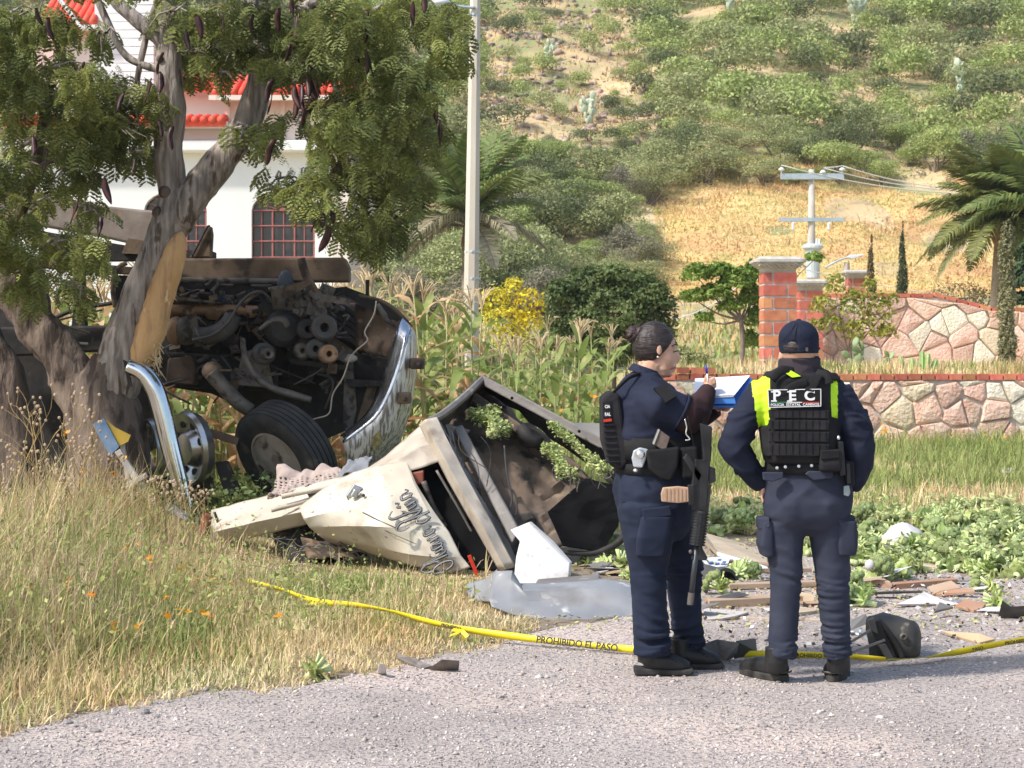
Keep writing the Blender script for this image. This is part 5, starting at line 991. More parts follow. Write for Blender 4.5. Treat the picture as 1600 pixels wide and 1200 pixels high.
sb = me_of('steering_boss', MB().ball(P(826, 684, 13.5), (.12, .08, .07), 22, Matrix.Rotation(.6, 3, 'Y')), m_nblk, True); displace(sb, lambda p, n: .05 * noise.noise(V(p) * 11) + .02 * noise.noise(V(p) * 28)); c_('steering_boss', sb, None); c_('harness', MB().tp([(788, 696), (792, 740), (800, 775), (797, 800), (806, 805), (807, 780), (798, 762)], 1.6, 13.0, 6), m_hose, smooth=True)
mb = MB(); random.seed(8)
for k in range(12):
    a = (random.uniform(690, 760), random.uniform(670, 760)); mb.tp([a, (a[0] + random.uniform(0, 20), a[1] + 25), (a[0] + random.uniform(5, 45), a[1] + random.uniform(50, 90))], .7, 12.95, 4)
for k in range(8):
    a = (random.uniform(860, 950), random.uniform(720, 760)); mb.tp([a, (a[0] + random.uniform(-8, 12), a[1] + 15), (a[0] + random.uniform(-10, 15), a[1] + random.uniform(20, 45))], .7, 12.85, 4)
c_('hanging_wires', mb, m_grey)['kind'] = 'stuff'; c_('red_tail_lens', MB().lb((733, 868), (748, 905), 6, 12.3, .03), m_redt, bevel=.004)
c_('rear_panel', MB().prism([P(885, 660, 14.2), P(955, 662, 14.2), P(962, 720, 14.0), P(925, 700, 14.0)], (0, .03, 0)), mat('grey_panel', (.27, .255, .23), (.33, .31, .28), 3, .6), bevel=.004)
# white shard and grey bumper cover in front
sh = mk('fibreglass_shard', MB().prism([P(797, 828, 12.3), P(826, 816, 12.35), P(862, 848, 12.25), P(890, 880, 12.1), P(888, 902, 12.0), P(850, 915, 11.9), P(815, 920, 11.85), P(802, 910, 11.9), P(806, 870, 12.1), P(812, 846, 12.2)], (.02, .07, 0)), mat('white_fibreglass', (.62, .61, .59), (.54, .52, .49), 3, .6, bump=.5, bsc=9, spots=((.36, .31, .25), 8, .60, .74), spots2=((.30, .27, .24), 30, .68, .74)), bevel=.006)
tag(sh, 'jagged white fibreglass panel standing between the torn cab and the grey bumper cover', 'panel')
m_gpl = mat('grey_plastic', (.20, .205, .215), (.27, .275, .285), 3, .42, bump=.15, bsc=8, spots=((.55, .55, .56), 8, .62, .7), spots2=((.20, .19, .18), 4, .56, .72))
BC = thing('bumper_cover', 'scuffed silver grey bumper cover lying on the gravel edge below the torn cab', 'bumper', G(870, 968))
def bgrid(nm, rows, m): return gridp(nm, rows, m, 6, .008, BC, .010)
bgrid('cover', [[(776, 892, 10.7), (800, 892, 10.7), (812, 912, 10.75), (850, 912, 10.8), (905, 908, 10.8), (945, 905, 10.8), (990, 912, 10.8)], [(768, 912, 10.7), (798, 906, 10.6), (818, 924, 10.52), (860, 924, 10.56), (910, 921, 10.58), (950, 921, 10.58), (992, 930, 10.6)], [(764, 935, 10.5), (800, 938, 10.48), (830, 940, 10.5), (870, 942, 10.5), (915, 944, 10.5), (955, 946, 10.48), (995, 950, 10.45)], [(768, 948, 10.42), (805, 962, 10.40), (840, 967, 10.36), (880, 974, 10.3), (920, 973, 10.28), (955, 966, 10.36), (998, 964, 10.36)]], m_gpl)
bgrid('cover_wing', [[(728, 912, 11.2), (760, 905, 11.05), (777, 890, 10.92)], [(730, 925, 11.1), (758, 922, 10.9), (772, 918, 10.72)], [(735, 938, 11.0), (755, 940, 10.8), (766, 940, 10.55)]], m_gpl)
mk('cover_lip', MB().prism([P(840, 905, 11.3), P(936, 897, 11.3), P(938, 906, 11.1), P(836, 914, 11.1)], (0, .12, -.02)), m_flr, BC, bevel=.01); mk('cover_lip', MB().prism([P(925, 896, 11.35), P(935, 895, 11.35), P(942, 908, 11.2), P(930, 908, 11.2)], (0, .05, 0)), m_flr, BC, bevel=.005)
# towel
me = me_of('towel', patch([(414, 775, 13.6), (438, 735, 13.9), (528, 730, 13.6), (545, 752, 13.35)], 30, .09, 5), mat('knit_towel', (.42, .34, .30), (.34, .27, .25), 8, .95, bump=.5, bsc=50), True)
kp = MB(); bmv = [tuple(v_.co) for v_ in me.vertices]; kp.add(bmv, [tuple(p.vertices) for i, p in enumerate(me.polygons) if not ((p.index // 30) % 2 == 0 and (p.index % 30) % 2 == 0 and p.index // 30 < 22)])
tag(mk('knitted_cloth', kp, me.materials[0], smooth=True, solid=.012), 'open knit grey pink cloth draped over the top of the torn cab', 'cloth')
tag(mk('grey_cloth', me_of('gc', patch([(525, 742, 13.4), (560, 712, 13.6), (585, 716, 13.5), (575, 744, 13.25)], 14, .06, 8), mat('slate_cloth', (.20, .21, .23), None, rough=.9), True), None, solid=.01), 'dark grey rag beside the knitted cloth on the torn cab', 'cloth')
# roadside cross
CR = thing('wooden_cross', 'leaning white wooden cross below a blue and yellow sign at the tree base', 'cross', T(215, 0, 14.6)); m_ww = mat('weathered_white_wood', (.50, .47, .42), (.34, .31, .28), 10, .85, bump=.5, bsc=20, stretch=(1, 1, .3))
mk('upright', MB().lb((183, 704), (236, 784), 10, 14.5, .05), m_ww, CR, bevel=.004); mk('crossbar', MB().lb((196, 760), (229, 742), 8, 14.45, .04), m_ww, CR, bevel=.004)
SG = thing('small_sign', 'small tilted sign in faded blue and yellow behind the wooden cross', 'sign', T(180, 0, 14.7)); mk('blue_panel', MB().pp([(144, 663), (162, 653), (186, 698), (172, 712)], 14.7, .02), mat('faded_blue', (.10, .19, .34), (.20, .28, .38), 8, .7, spots=((.35, .38, .40), 12, .6, .7)), SG); mk('yellow_panel', MB().pp([(162, 653), (180, 668), (204, 680), (200, 690), (186, 697)], 14.72, .02), mat('faded_yellow', (.62, .40, .05), (.50, .33, .08), 8, .7), SG)
mk('post', MB().lb((190, 690), (205, 790), 6, 14.75, .04), m_ww, SG)
tag(mk('chrome_shard', MB().prism([P(255, 792, 14.2), P(268, 789, 14.2), P(292, 804, 14.0), P(296, 814, 13.9), P(272, 808, 14.0)], (0, .02, .01)), m_chr, bevel=.003), 'shiny chrome shard lying left of the torn cab', 'metal shard')
# ------------------------------------------------------------ grass of the verge and the far lawn
def verge(n, pad=0, ymax=17.5):
    x = -3.6 + 4.9 * rng.random(n * 3); y = 6.0 + (ymax - 6.0) * rng.random(n * 3); e = np.interp(x, RX, RY)
    k = (y > e + pad + .12 * np.sin(x * 13) + .06 * np.sin(x * 37 + y * 5)) & (x < -.28571 * y * -1 + .0) & (np.abs(x) < .34 * y) & ~((x > -.15) & (y > 11.0)) & ~((x > .15))
    return x[k][:n], y[k][:n]
def nfield(x, y, s, o=0): return np.array([noise.noise(V((a * s + o, b * s, o))) for a, b in zip(x, y)])
x, y = verge(120000, .0); q = nfield(x, y, .9, 3); near = np.clip((y - np.interp(x, RX, RY)) / 1.4, 0, 1)
h = (.02 + .04 * rng.random(len(x))) + near * (.03 + .10 * rng.random(len(x)) ** 1.5) * (1 + 1.1 * q); h *= (1 - .45 * ss(-2.1, -1.3, x)) * (1 - .75 * ss(11, 12.4, y) * ss(-2.7, -2.3, x)) * (1 - .35 * ss(13, 15, y)) * (1 - .45 * ss(-.7, .0, x))
p = np.stack([x, y, gz(x, y)], 1); gm = (q > .16) & (near > .25)
def area_green(x, y):
    px = 800 + x / y * FP; py = 560 + (HC - gz(x, y)) / y * FP
    return np.exp(-(((px - 120) / 180) ** 2 + ((py - 985) / 50) ** 2)) + .9 * np.exp(-(((px - 480) / 120) ** 2 + ((py - 920) / 40) ** 2)) + .5 * np.exp(-(((px - 260) / 110) ** 2 + ((py - 1000) / 30) ** 2))
ag = area_green(x, y); gm = (rng.random(len(x)) < np.clip(.12 + .95 * ag + .5 * q, .04, .9)) & (near > .08)
stuff(mk('dry_grass', blades('g', p[~gm], h[~gm], .0022 + .0025 * rng.random((~gm).sum()), h[~gm] * (.5 + 1.3 * rng.random((~gm).sum())), m_dry, .65), None), 'tan dry grass covering the roadside verge', 'grass')
stuff(mk('green_grass', blades('g', p[gm], h[gm] * 1.15, .003 + .003 * rng.random(gm.sum()), h[gm] * (.5 + 1.1 * rng.random(gm.sum())), m_grn, .55), None), 'green grass patches of the roadside verge', 'grass')
x, y = verge(9000, -.22); kk = (y < np.interp(x, RX, RY) + .35) & (rng.random(len(x)) < .45); x, y = x[kk], y[kk]
stuff(mk('fringe_grass', blades('g', np.stack([x, y, gz(x, y)], 1), .012 + .03 * rng.random(len(x)), .003 + .002 * rng.random(len(x)), .03 * rng.random(len(x)), m_grn, .7), None), 'sparse short grass creeping over the gravel edge', 'grass')
# taller weeds towards the tree, with reddish seed heads
x, y = verge(26000, 1.6, 14.2); kp = (x < -1.5 - .09 * (y - 10) + .2 * np.sin(y * 3)) | (rng.random(len(x)) < .10); x, y = x[kp], y[kp]; lf_ = np.clip((-x - 1.7) / 1.3, 0, 1); h = (.09 + .12 * rng.random(len(x))) + lf_ * (.03 + .36 * rng.random(len(x)) ** 1.5); kq = ~((x > -2.75) & (y > 11.7)) | (rng.random(len(x)) < .12); x, y, h = x[kq], y[kq], h[kq]
mi_ = rng.random(len(x)); gm = mi_ < .22; pm_ = mi_ > .70; dm = ~gm & ~pm_
for nm, mk_, mm, ww, lb_ in (('tall_dry_weeds', dm, m_dry, .0028, 'tall dry weeds on the upper verge below the tree'), ('tall_green_weeds', gm, m_grn, .004, 'tall green weeds on the upper verge below the tree'), ('reddish_weeds', pm_, m_pur, .004, 'reddish brown seeding grass on the left verge')):
    stuff(mk(nm, blades('g', np.stack([x, y, gz(x, y)], 1)[mk_], h[mk_], ww * (.6 + rng.random(mk_.sum())), h[mk_] * (.3 + .8 * rng.random(mk_.sum())), mm, .5), None), lb_, 'weeds')
# shreds of leaves along stems (herb foliage)
x, y = verge(9000, 1.3, 14.5); kp = ((x < -.9) | (rng.random(len(x)) < .3)) & ~((x > -2.75) & (y > 11.6) & (rng.random(len(x)) < .8)); x, y = x[kp], y[kp]; v, f = cloud([((0, 0, 0), (1, 1, 1))], len(x), .016, .4)
v = v.reshape(-1, 4, 3); v = v - v.mean(1, keepdims=True) + np.stack([x, y, gz(x, y) + .05 + .32 * rng.random(len(x)) * np.clip((-x) / 2, .2, 1)], 1)[:, None]
stuff(mk('verge_herb_leaves', npmesh('h', v.reshape(-1, 3), f, m_grn), None), 'small green herb leaves among the dry verge grass', 'herbs')
PET = np.array([(0, 0, 0)] + [(math.cos(a) * (1 if k % 2 == 0 else .45), math.sin(a) * (1 if k % 2 == 0 else .45), .25 if k % 2 == 0 else 0) for k, a in enumerate(np.arange(0, 6.283, 6.283 / 12))][:12], float); PF = np.array([(0, 1 + i, 1 + (i + 1) % 12) for i in range(12)])
def flowers(nm, pts, s, lb_, m=m_oran):
    n = len(pts); v, f = inst(PET, PF, np.array([tuple(p) for p in pts]), rotm(rng.random(n) * 6.28, rng.normal(0.5, .4, n)), s * (.7 + .6 * rng.random(n))); return stuff(mk(nm, npmesh('fl', v, f, m), None), lb_, 'flowers')
FLW = [(45,915),(48,920),(105,1080-170),(98,833),(85,828),(158,848),(162,850),(190,857),(150,880),(200,862),(232,872),(237,878),(148,930),(107,925),(260,933),(305,907),(318,958),(330,965),(280,960),(290,955),(178,982),(262,962),(220,975),(432,970-7),(75,893),(125,870),(167,795),(172,800),(140,735),(150,738),(133,742),(175,738),(180,742),(120,758),(165,765),(100,700-20),(20,845),(310,880),(280,890),(360,912),(245,838),(330,905),(215,850),(60,790),(95,800),(190,720)]
pts = []
for (px, py) in FLW:
    d = (3300 if px < 300 else 3700) / (py - 560) if py > 800 else (12.9 if py < 780 else 13.0); pts += [P(px, py, d), P(px + random.uniform(-9, 9), py + random.uniform(-9, 5), d)]
flowers('orange_wildflowers', pts, .021, 'small orange wild flowers dotted over the verge grass')
def dryweed(px, ptop, d, seed, label):
    random.seed(seed); b = T(px, 0, d); top = P(px, ptop, d); H_ = top.z - b.z; t = thing('dry_weed', label, 'weed', b, 'tall dry weeds'); mb = MB(); hd = MB()
    def br(p, dr, L, r, lv):
        e = p + dr * L; mb.tube([p, p.lerp(e, .5) + V((random.uniform(-.01, .01), 0, .005)), e], [r, r * .8, r * .6], 4, cap=False)
        if lv == 0: hd.ball(e, (.011, .011, .012), 6); return
        for k in range(random.choice([2, 3, 3])):
            a = random.uniform(0, 6.28); br(e if k else p.lerp(e, .7), (dr + V((math.cos(a) * .75, math.sin(a) * .4, .15))).normalized(), L * random.uniform(.45, .75), r * .65, lv - 1)
    br(b, V((random.uniform(-.15, .15), 0, 1)).normalized(), H_ * .48, .006, 3); mk('stems', mb, m_weed, t)['kind'] = 'stuff'; mk('seed_heads', hd, m_seed, t)['kind'] = 'stuff'
for i, (px, pt, d) in enumerate([(60, 600, 12.6), (95, 590, 12.8), (120, 620, 12.3), (35, 640, 12.2), (150, 650, 12.7), (12, 680, 11.9), (175, 690, 12.9), (80, 655, 12.0), (130, 690, 12.1), (45, 700, 12.5), (205, 735, 12.8), (262, 735, 13.0), (240, 760, 12.9), (300, 752, 13.0), (318, 762, 13.1), (20, 745, 11.5), (105, 730, 11.8)]):
    dryweed(px, pt, d, i + 40, 'tall dry branching weed with pale round seed heads on the left verge')
# far lawn in front of the retaining wall
def lawn(n, x0, x1, y0, y1): x = x0 + (x1 - x0) * rng.random(n); y = y0 + (y1 - y0) * rng.random(n) ** 1.15; return x, y
x, y = lawn(60000, .9, 10, 15.2, 29.8); kp = (np.abs(x) < .31 * y) & (y > 15.4 + .8 * np.sin(x * 1.7) + (x < 2.0) * 1.0); x, y = x[kp], y[kp]; q = nfield(x, y, .5, 9) + .8 * (ss(17, 20.5, y) - .5) - .9 * np.exp(-((x - 2.2) / .9) ** 2 - ((y - 18.0) / 1.6) ** 2); gm = q + rng.normal(0, .16, len(x)) > -.12
h = .07 + .16 * rng.random(len(x)) + .12 * ss(27, 29.5, y); p = np.stack([x, y, gz(x, y)], 1)
stuff(mk('lawn_grass', blades('g', p[gm], h[gm], .006 + .006 * rng.random(gm.sum()), h[gm] * 1.6 * rng.random(gm.sum()), m_grn, .6), None), 'tall green grass before the low stone wall', 'grass')
stuff(mk('lawn_dry_grass', blades('g', p[~gm], h[~gm] * .8, .005 + .005 * rng.random((~gm).sum()), h[~gm] * rng.random((~gm).sum()), m_dry, .5), None), 'dry straw coloured grass between the vegetables and the green grass', 'grass')
pts = [V((random.uniform(2.7, 9), random.uniform(27.5, 29.7), random.uniform(.15, 1.0))) for k in range(60)] + [V((random.uniform(2.75, 3.7), random.uniform(28, 29.6), random.uniform(.2, .95))) for k in range(50)] + [P(random.uniform(1370, 1400), random.uniform(570, 700), 28.9) for k in range(26)]
flowers('garden_marigolds', pts, .035, 'orange flowers growing along the foot of the low wall')
pts = [P(random.uniform(840, 960), random.uniform(610, 700), random.uniform(18, 19)) for k in range(26)]; flowers('cornfield_marigolds', pts, .03, 'orange flowers at the edge of the cornfield behind the torn cab')
x, y = lawn(5200, -.6, 1.6, 15.6, 20.5); kp = (x < .28 * (y - 12)) ; x, y = x[kp], y[kp]; h = .25 + .5 * rng.random(len(x)) * ss(15.5, 18, y)
stuff(mk('field_edge_weeds', blades('g', np.stack([x, y, gz(x, y)], 1), h, .006 + .006 * rng.random(len(x)), h * .5 * rng.random(len(x)), m_grn, .35), None), 'green weeds between the torn cab and the corn', 'weeds')
x, y = lawn(9000, -6, 0, 15.2, 20.5); h = .08 + .3 * rng.random(len(x)); stuff(mk('weeds_under_wreck', blades('g', np.stack([x, y, gz(x, y)], 1), h, .005 + .007 * rng.random(len(x)), h * .6 * rng.random(len(x)), m_grn, .5), None), 'green and dry weeds under and behind the wrecked truck', 'weeds')
# field grass behind the corn
x = -2 + 7 * rng.random(12000); y = 27.5 + 34 * rng.random(12000); kp = (x < 2.6) | (y > 47); x, y = x[kp] * np.maximum(1, y[kp] / 28), y[kp]; h = .10 + .18 * rng.random(len(x))
kp = ~((x > 2.5) & (y < 47)); x, y, h = x[kp], y[kp], h[kp]
stuff(mk('field_grass', blades('g', np.stack([x, y, gz(x, y)], 1), h, .015 + .02 * rng.random(len(x)), h * .9 * rng.random(len(x)), m_grn, .6), None), 'dry field grass between the cornfield and the trees', 'grass')
# ------------------------------------------------------------ gravel
n = 46000; y = 5.9 + 11 * rng.random(n) ** 1.5; x = (rng.random(n) * 2 - 1) * .32 * y; e = np.interp(x, RX, RY); k = y < e + .15 + .5 * rng.random(n) ** 3; x, y = x[k], y[k]
s = .0028 + .0075 * rng.random(len(x)) ** 2.2 + (rng.random(len(x)) < .012) * .012
stuff(mk('gravel_stones', stones('g', np.stack([x, y, gz(x, y) + .006], 1), s, m_ston), None), 'loose grey and pink gravel over the road', 'gravel')
m_rk = mat('grey_rock', (.30, .27, .26), (.42, .38, .36), 4, .9, bump=.6, bsc=25, orand=.2)
def rockmesh(seed):
    random.seed(seed); mb = MB().ball((0, 0, 0), (1, .8, .55), 10); me = me_of('rock', mb, m_rk); displace(me, lambda p, q: .25 * noise.noise(V(p) * 1.8 + V((seed, 0, 0)))); return me
rks = [rockmesh(i) for i in range(4)]; random.seed(77)
RK = [(105, 1132, 9), (130, 1136, 7), (180, 1118, 8), (225, 1116, 12), (245, 1122, 7), (150, 1145, 9), (300, 1080, 5), (1352, 776, 14), (1580, 748, 20), (1335, 752, 8), (1253, 757, 7), (1497, 905, 10), (1560, 920, 9), (1238, 1075, 4), (1355, 1073, 5), (1130, 1068, 3), (770, 1115, 6), (690, 1122, 5), (865, 1058, 6), (270, 1142, 5)]
for i, (px, py, r) in enumerate(RK):
    g = G(px, py); o = bpy.data.objects.new('rock', rks[i % 4]); link(o); s = r / FP * g.y; o.location = (g.x, g.y, s * .3); o.scale = (s, s, s); o.rotation_euler = (0, 0, random.uniform(0, 6)); (lambda z_: tag(o, 'loose grey rock ' + z_, 'rock', 'loose rocks ' + z_))('along the gravel edge in the bottom left corner' if px < 260 else ('on the gravel near the lower grass edge' if px < 800 else ('on the gravel near the officers boots' if py > 1040 else 'by the debris at the right edge'))) if py > 800 else tag(o, ['', '', '', '', '', '', '', 'pinkish boulder in the dry grass right of the capped officer', 'large pinkish boulder in the grass at the right edge', 'small boulder left of the largest grass boulder', 'small pale boulder seen between the officers'][min(i, 10)] or 'grey rock', 'rock')
mk_leaf = mat('fallen_leaf', (.40, .42, .14), (.30, .26, .12), 12, .7, isl=.4, wpos=True)
n = 5200; y = 9.8 + 6 * rng.random(n); x = .2 + 5 * rng.random(n); k = np.abs(x) < .31 * y; x, y = x[k], y[k]; v, f = cloud([((0, 0, 0), (1, 1, 1))], len(x), .017, 1.8); v = v.reshape(-1, 4, 3); v = v - v.mean(1, keepdims=True) + np.stack([x, y, gz(x, y) + .018], 1)[:, None]
stuff(mk('leaf_litter', npmesh('l', v.reshape(-1, 3), f, mk_leaf), None), 'yellow green leaf scraps scattered over the gravel behind the officers', 'litter')
# ------------------------------------------------------------ spilled broccoli
m_flor = mat('broccoli_floret', (.15, .20, .07), (.25, .30, .12), 30, .9, bump=1, bsc=90, orand=.25, spots=((.32, .38, .17), 12, .52, .68), bdist=.012)
m_stem = mat('broccoli_stem', (.42, .52, .20), (.56, .62, .33), 6, .6, orand=.15); m_bl = mat('broccoli_leaf', (.40, .50, .15), (.62, .68, .32), 10, .6, orand=.25, trans=.3)
def broc(seed, leaves, head=True):
    random.seed(seed); fl = MB(); st = MB(); lv_ = MB()
    if head:
        for k in range(26):
            a = random.uniform(0, 6.28); r = random.random() ** .5; fl.ball((math.cos(a) * r * .075, math.sin(a) * r * .075, .11 + .035 * (1 - r * r)), random.uniform(.022, .032), 8)
    st.tube([(0, 0, -.06), (0, 0, .02), (0, 0, .06)], [.02, .022, .03], 8)
    for k in range(7):
        a = k * .9; st.tube([(0, 0, 0), (math.cos(a) * .03, math.sin(a) * .03, .05), (math.cos(a) * .06, math.sin(a) * .06, .10)], [.009, .008, .01], 5)
    for k in range(leaves):
        a = random.uniform(0, 6.28); L = random.uniform(.07, .15); up = random.uniform(.2, 1.1); v = []; n = 6
        for i in range(n + 1):
            t = i / n; hw = .045 * math.sin(math.pi * min(1, .15 + .85 * t)) ** .8 * (1 if i < n else .3); c = V((math.cos(a) * L * t * math.cos(up * (1 - .5 * t)), math.sin(a) * L * t * math.cos(up * (1 - .5 * t)), L * t * math.sin(up) - .08 * t * t)); s_ = V((-math.sin(a), math.cos(a), 0)) * hw
            v += [c + s_ + V((0, 0, .012 + .01 * math.sin(i * 2.2))), c, c - s_ + V((0, 0, .012 + .01 * math.cos(i * 2.2)))]
        lv_.add(v, [(3 * i + j, 3 * i + 3 + j, 3 * i + 4 + j, 3 * i + 1 + j) for i in range(n) for j in (0, 1)])
    m = MB(); m.mi = 0; m.add(fl.v, fl.f); m.mi = 1; m.add(st.v, st.f); m.mi = 2; m.add(lv_.v, lv_.f); return me_of('broccoli', m, [m_flor, m_stem, m_bl], True)
bk = [broc(1, 5), broc(2, 7), broc(3, 3), broc(4, 12, False), broc(5, 10, False), broc(6, 8)]
random.seed(55); BP = []
def heap(px, py): return py > 806 and ((1095 < px < 1620 and py < 838 + (px > 1330) * 50 + (px > 1420) * 10) or (1460 < px and py < 905))
t_ = 0
while len(BP) < 265 and t_ < 9000:
    t_ += 1; px, py = random.uniform(1090, 1625), random.uniform(800, 912)
    if heap(px, py) and noise.noise(V((px * .022, py * .06, 3))) > -.16: BP.append((px, py, random.uniform(.0, .13) * (1 if 812 < py < 880 else .1)))
NB = len(BP); BP += [(1345, 905, 0), (1372, 908, 0), (1390, 900, 0), (1410, 903, 0), (1355, 950, 0), (1340, 940, .02), (1150, 905, 0), (1165, 898, .03), (1178, 905, 0), (1205, 890, 0), (1108, 900, 0), (1118, 915, 0), (955, 880, .05), (970, 890, 0), (985, 905, 0), (940, 890, 0), (1000, 898, 0), (1130, 930, 0), (1550, 925, 0), (1562, 950, 0), (1540, 900, 0), (1350, 945, .05), (925, 885, 0), (488, 1062, 0), (1480, 890, .02), (1265, 850, 0), (1262, 870, 0), (1300, 905, 0), (1320, 900, 0)]
for i, (px, py, z) in enumerate(BP):
    g = G(px, py); o = bpy.data.objects.new('broccoli', bk[random.choice([3, 4, 5]) if px < 600 or py > 895 and random.random() < .6 else random.randrange(6)]); link(o); s = random.uniform(.6, 1.05); o.location = (g.x, g.y, .03 + z * .8); o.scale = (s, s, s); o.rotation_euler = (random.uniform(-2.4, 2.4), random.uniform(-1.6, 1.6), random.uniform(0, 6.28))
    if px < 600: tag(o, 'lone pale green broccoli stalk on the dry grass edge, left of the tape', 'broccoli')
    elif i < NB:
        w1 = 'between the two officers' if px < 1200 else ('seen between and around the capped officer legs' if px < 1335 else ('around the white sack' if px < 1450 else 'near the right edge')); w2 = 'far side' if py < 835 else ('middle' if py < 865 else 'near side'); tag(o, 'broccoli in the spilled heap ' + w1 + ', ' + w2, 'broccoli', 'broccoli in the heap ' + w1 + ', ' + w2)
    else:
        w_ = 'left of the woman officer below the torn cab' if px < 1040 else ('between the two officers among the boards' if px < 1280 else ('just right of the capped officer near his knees' if px < 1440 else 'at the front edge of the heap near the white splinter')); tag(o, 'leafy pale green broccoli lying ' + w_, 'broccoli', 'loose broccoli ' + w_)
n = 16000; px = 1085 + 560 * rng.random(n); py = 800 + 115 * rng.random(n) ** 1.2; k = np.array([(heap(a, b) or heap(a, b + 8)) and noise.noise(V((a * .022, b * .06, 3))) > -.08 for a, b in zip(px, py)]); px, py = px[k], py[k]; d = 4200 / (py - 560); x = (px - 800) / FP * d
def shreds(nm, x, y, z, size, m, lb_): v, f = cloud([((0, 0, 0), (1, 1, 1))], len(x), size, 1.0, asp=.7); v = v.reshape(-1, 4, 3); v = v - v.mean(1, keepdims=True) + np.stack([x, y, z], 1)[:, None]; return stuff(mk(nm, npmesh('l', v.reshape(-1, 3), f, m), None), lb_, 'leaf scraps')
m_shr = mat('leaf_shred', (.42, .50, .18), (.62, .66, .34), 5, .7, isl=.4, trans=.3, wpos=True)
shreds('broccoli_leaf_scraps', x, d, .02 + .17 * rng.random(len(x)), .027, m_shr, 'light green leaf scraps mixed through the spilled broccoli')
def on_patch(nm, pc, n, size, lift, lb_):
    c = [P(*q) for q in pc]; u, w = rng.random(n), rng.random(n); u = .5 + (u - .5) * (.7 + .3 * np.sin(w * 9)); A = [np.array(q) for q in c]
    p = A[0] * ((1 - u) * (1 - w))[:, None] + A[1] * (u * (1 - w))[:, None] + A[2] * (u * w)[:, None] + A[3] * ((1 - u) * w)[:, None]; nn = np.cross(A[1] - A[0], A[3] - A[0]); nn /= np.linalg.norm(nn); nn *= -np.sign(nn[1]) ; p = p + nn * (lift * (rng.random(n) ** .7))[:, None]
    shreds(nm, p[:, 0], p[:, 1], p[:, 2], size, m_shr, lb_)
on_patch('greens_on_cab', [(722, 655, 13.55), (775, 650, 13.7), (800, 688, 13.5), (768, 690, 13.3)], 1300, .016, .12, 'light green leaf scraps heaped inside the upper corner of the torn cab')
on_patch('greens_on_cab', [(840, 705, 13.35), (872, 706, 13.35), (908, 756, 13.15), (872, 752, 13.1)], 900, .015, .10, 'light green leaf scraps in the middle of the torn cab')
on_patch('greens_on_cab', [(852, 668, 13.5), (868, 668, 13.5), (962, 742, 13.2), (935, 748, 13.2)], 1100, .015, .10, 'light green leaf scraps lying along the far rail of the torn cab')
x, y = lawn(1500, -3.3, -1.8, 14.6, 16.3); shreds('greens_under_wreck', x, y, .03 + .5 * rng.random(len(x)) ** 2, .03, leafm('dull_leaf', (.11, .15, .05), (.20, .25, .09)), 'dull green leaf scraps under the wrecked truck by the wheels')
# ------------------------------------------------------------ debris
m_ply = mat('plywood', (.42, .33, .23), (.50, .41, .30), 4, .8, bump=.2, bsc=20, stretch=(.4, 1, 2)); m_brd = mat('sawn_board', (.36, .25, .17), (.47, .35, .25), 6, .8, bump=.4, bsc=20, stretch=(.3, 1, 2), spots=((.28, .14, .09), 5, .55, .68)); m_brr = mat('reddish_board', (.40, .20, .12), (.38, .25, .17), 8, .8, bump=.4, bsc=15)
m_bag = mat('white_sack', (.62, .60, .58), (.50, .48, .46), 6, .8, bump=.6, bsc=14)
def slab(px0, py0, px1, py1, wz, dep, m, label, cat='board', name='board', t0=0, g=None, bev=.004):
    a, b = G(px0, py0), G(px1, py1); a.z = wz / 2 + t0; b.z = wz / 2 + t0; o = mk(name, MB().beam(a, b, dep, wz) if 0 else MB().prism([a + V((0, 0, -wz / 2)), b + V((0, 0, -wz / 2)), b + V((0, dep, -wz / 2)), a + V((0, dep, -wz / 2))], (0, 0, wz)), m, bevel=bev); return tag(o, label, cat, g)
o = mk('plywood_panel', MB().prism([P(1100, 842, 13.8), P(1100, 832, 14.8), P(1195, 858, 14.4), P(1200, 884, 12.6), P(1130, 872, 13.0)], (0, .03, -.03)), m_ply); tag(o, 'large pale plywood panel leaning behind the officers above the debris', 'panel')
tag(mk('plywood_panel', MB().prism([P(880, 872, 13.4), P(990, 853, 13.2), P(992, 868, 12.9), P(960, 878, 12.8), P(905, 884, 12.9)], (0, .04, -.02)), m_ply), 'tan plywood piece under the right corner of the torn cab', 'panel')
tag(mk('crate_side', MB().prism([P(1330, 880, 13.1), P(1362, 872, 13.0), P(1362, 897, 12.7), P(1330, 905, 12.8)], (.03, .05, 0)), m_ply), 'upright tan crate side just right of the capped officer', 'board')
t = thing('wooden_crate_panel', 'tan folded wooden panel lying right of the capped officer below the broccoli', 'panel', G(1410, 905)); mk('front_board', MB().prism([P(1362, 873, 12.95), P(1464, 884, 12.7), P(1464, 905, 12.55), P(1430, 908, 12.6), P(1364, 890, 12.8)], (0, .03, 0)), m_ply, t); mk('top_board', MB().prism([P(1330, 868, 13.6), P(1352, 864, 13.7), P(1464, 883, 12.75), P(1362, 872, 12.93)], (0, 0, -.015)), m_ply, t)
al = mk('white_trim', MB().prism([P(1120, 862, 12.9), P(1200, 886, 12.5), P(1200, 892, 12.4), P(1121, 868, 12.8)], (0, .03, 0)), mat('white_metal_trim', (.66, .68, .70), None, rough=.4), bevel=.003); tag(al, 'long white metal trim strip lying on the plywood', 'metal strip')
m_pap = mat('paper', (.70, .71, .73), (.60, .61, .64), 4, .7); lt = thing('leaflet', 'white leaflet with blue print lying on the debris behind the officers', 'paper', P(1120, 885, 12.4)); mk('sheet', MB().prism([P(1095, 872, 12.5), P(1142, 870, 12.7), P(1136, 885, 12.3), P(1106, 888, 12.2)], (0, 0, .003)), m_pap, lt); m_ink = mat('blue_ink', (.10, .16, .38), None)
mb = MB()
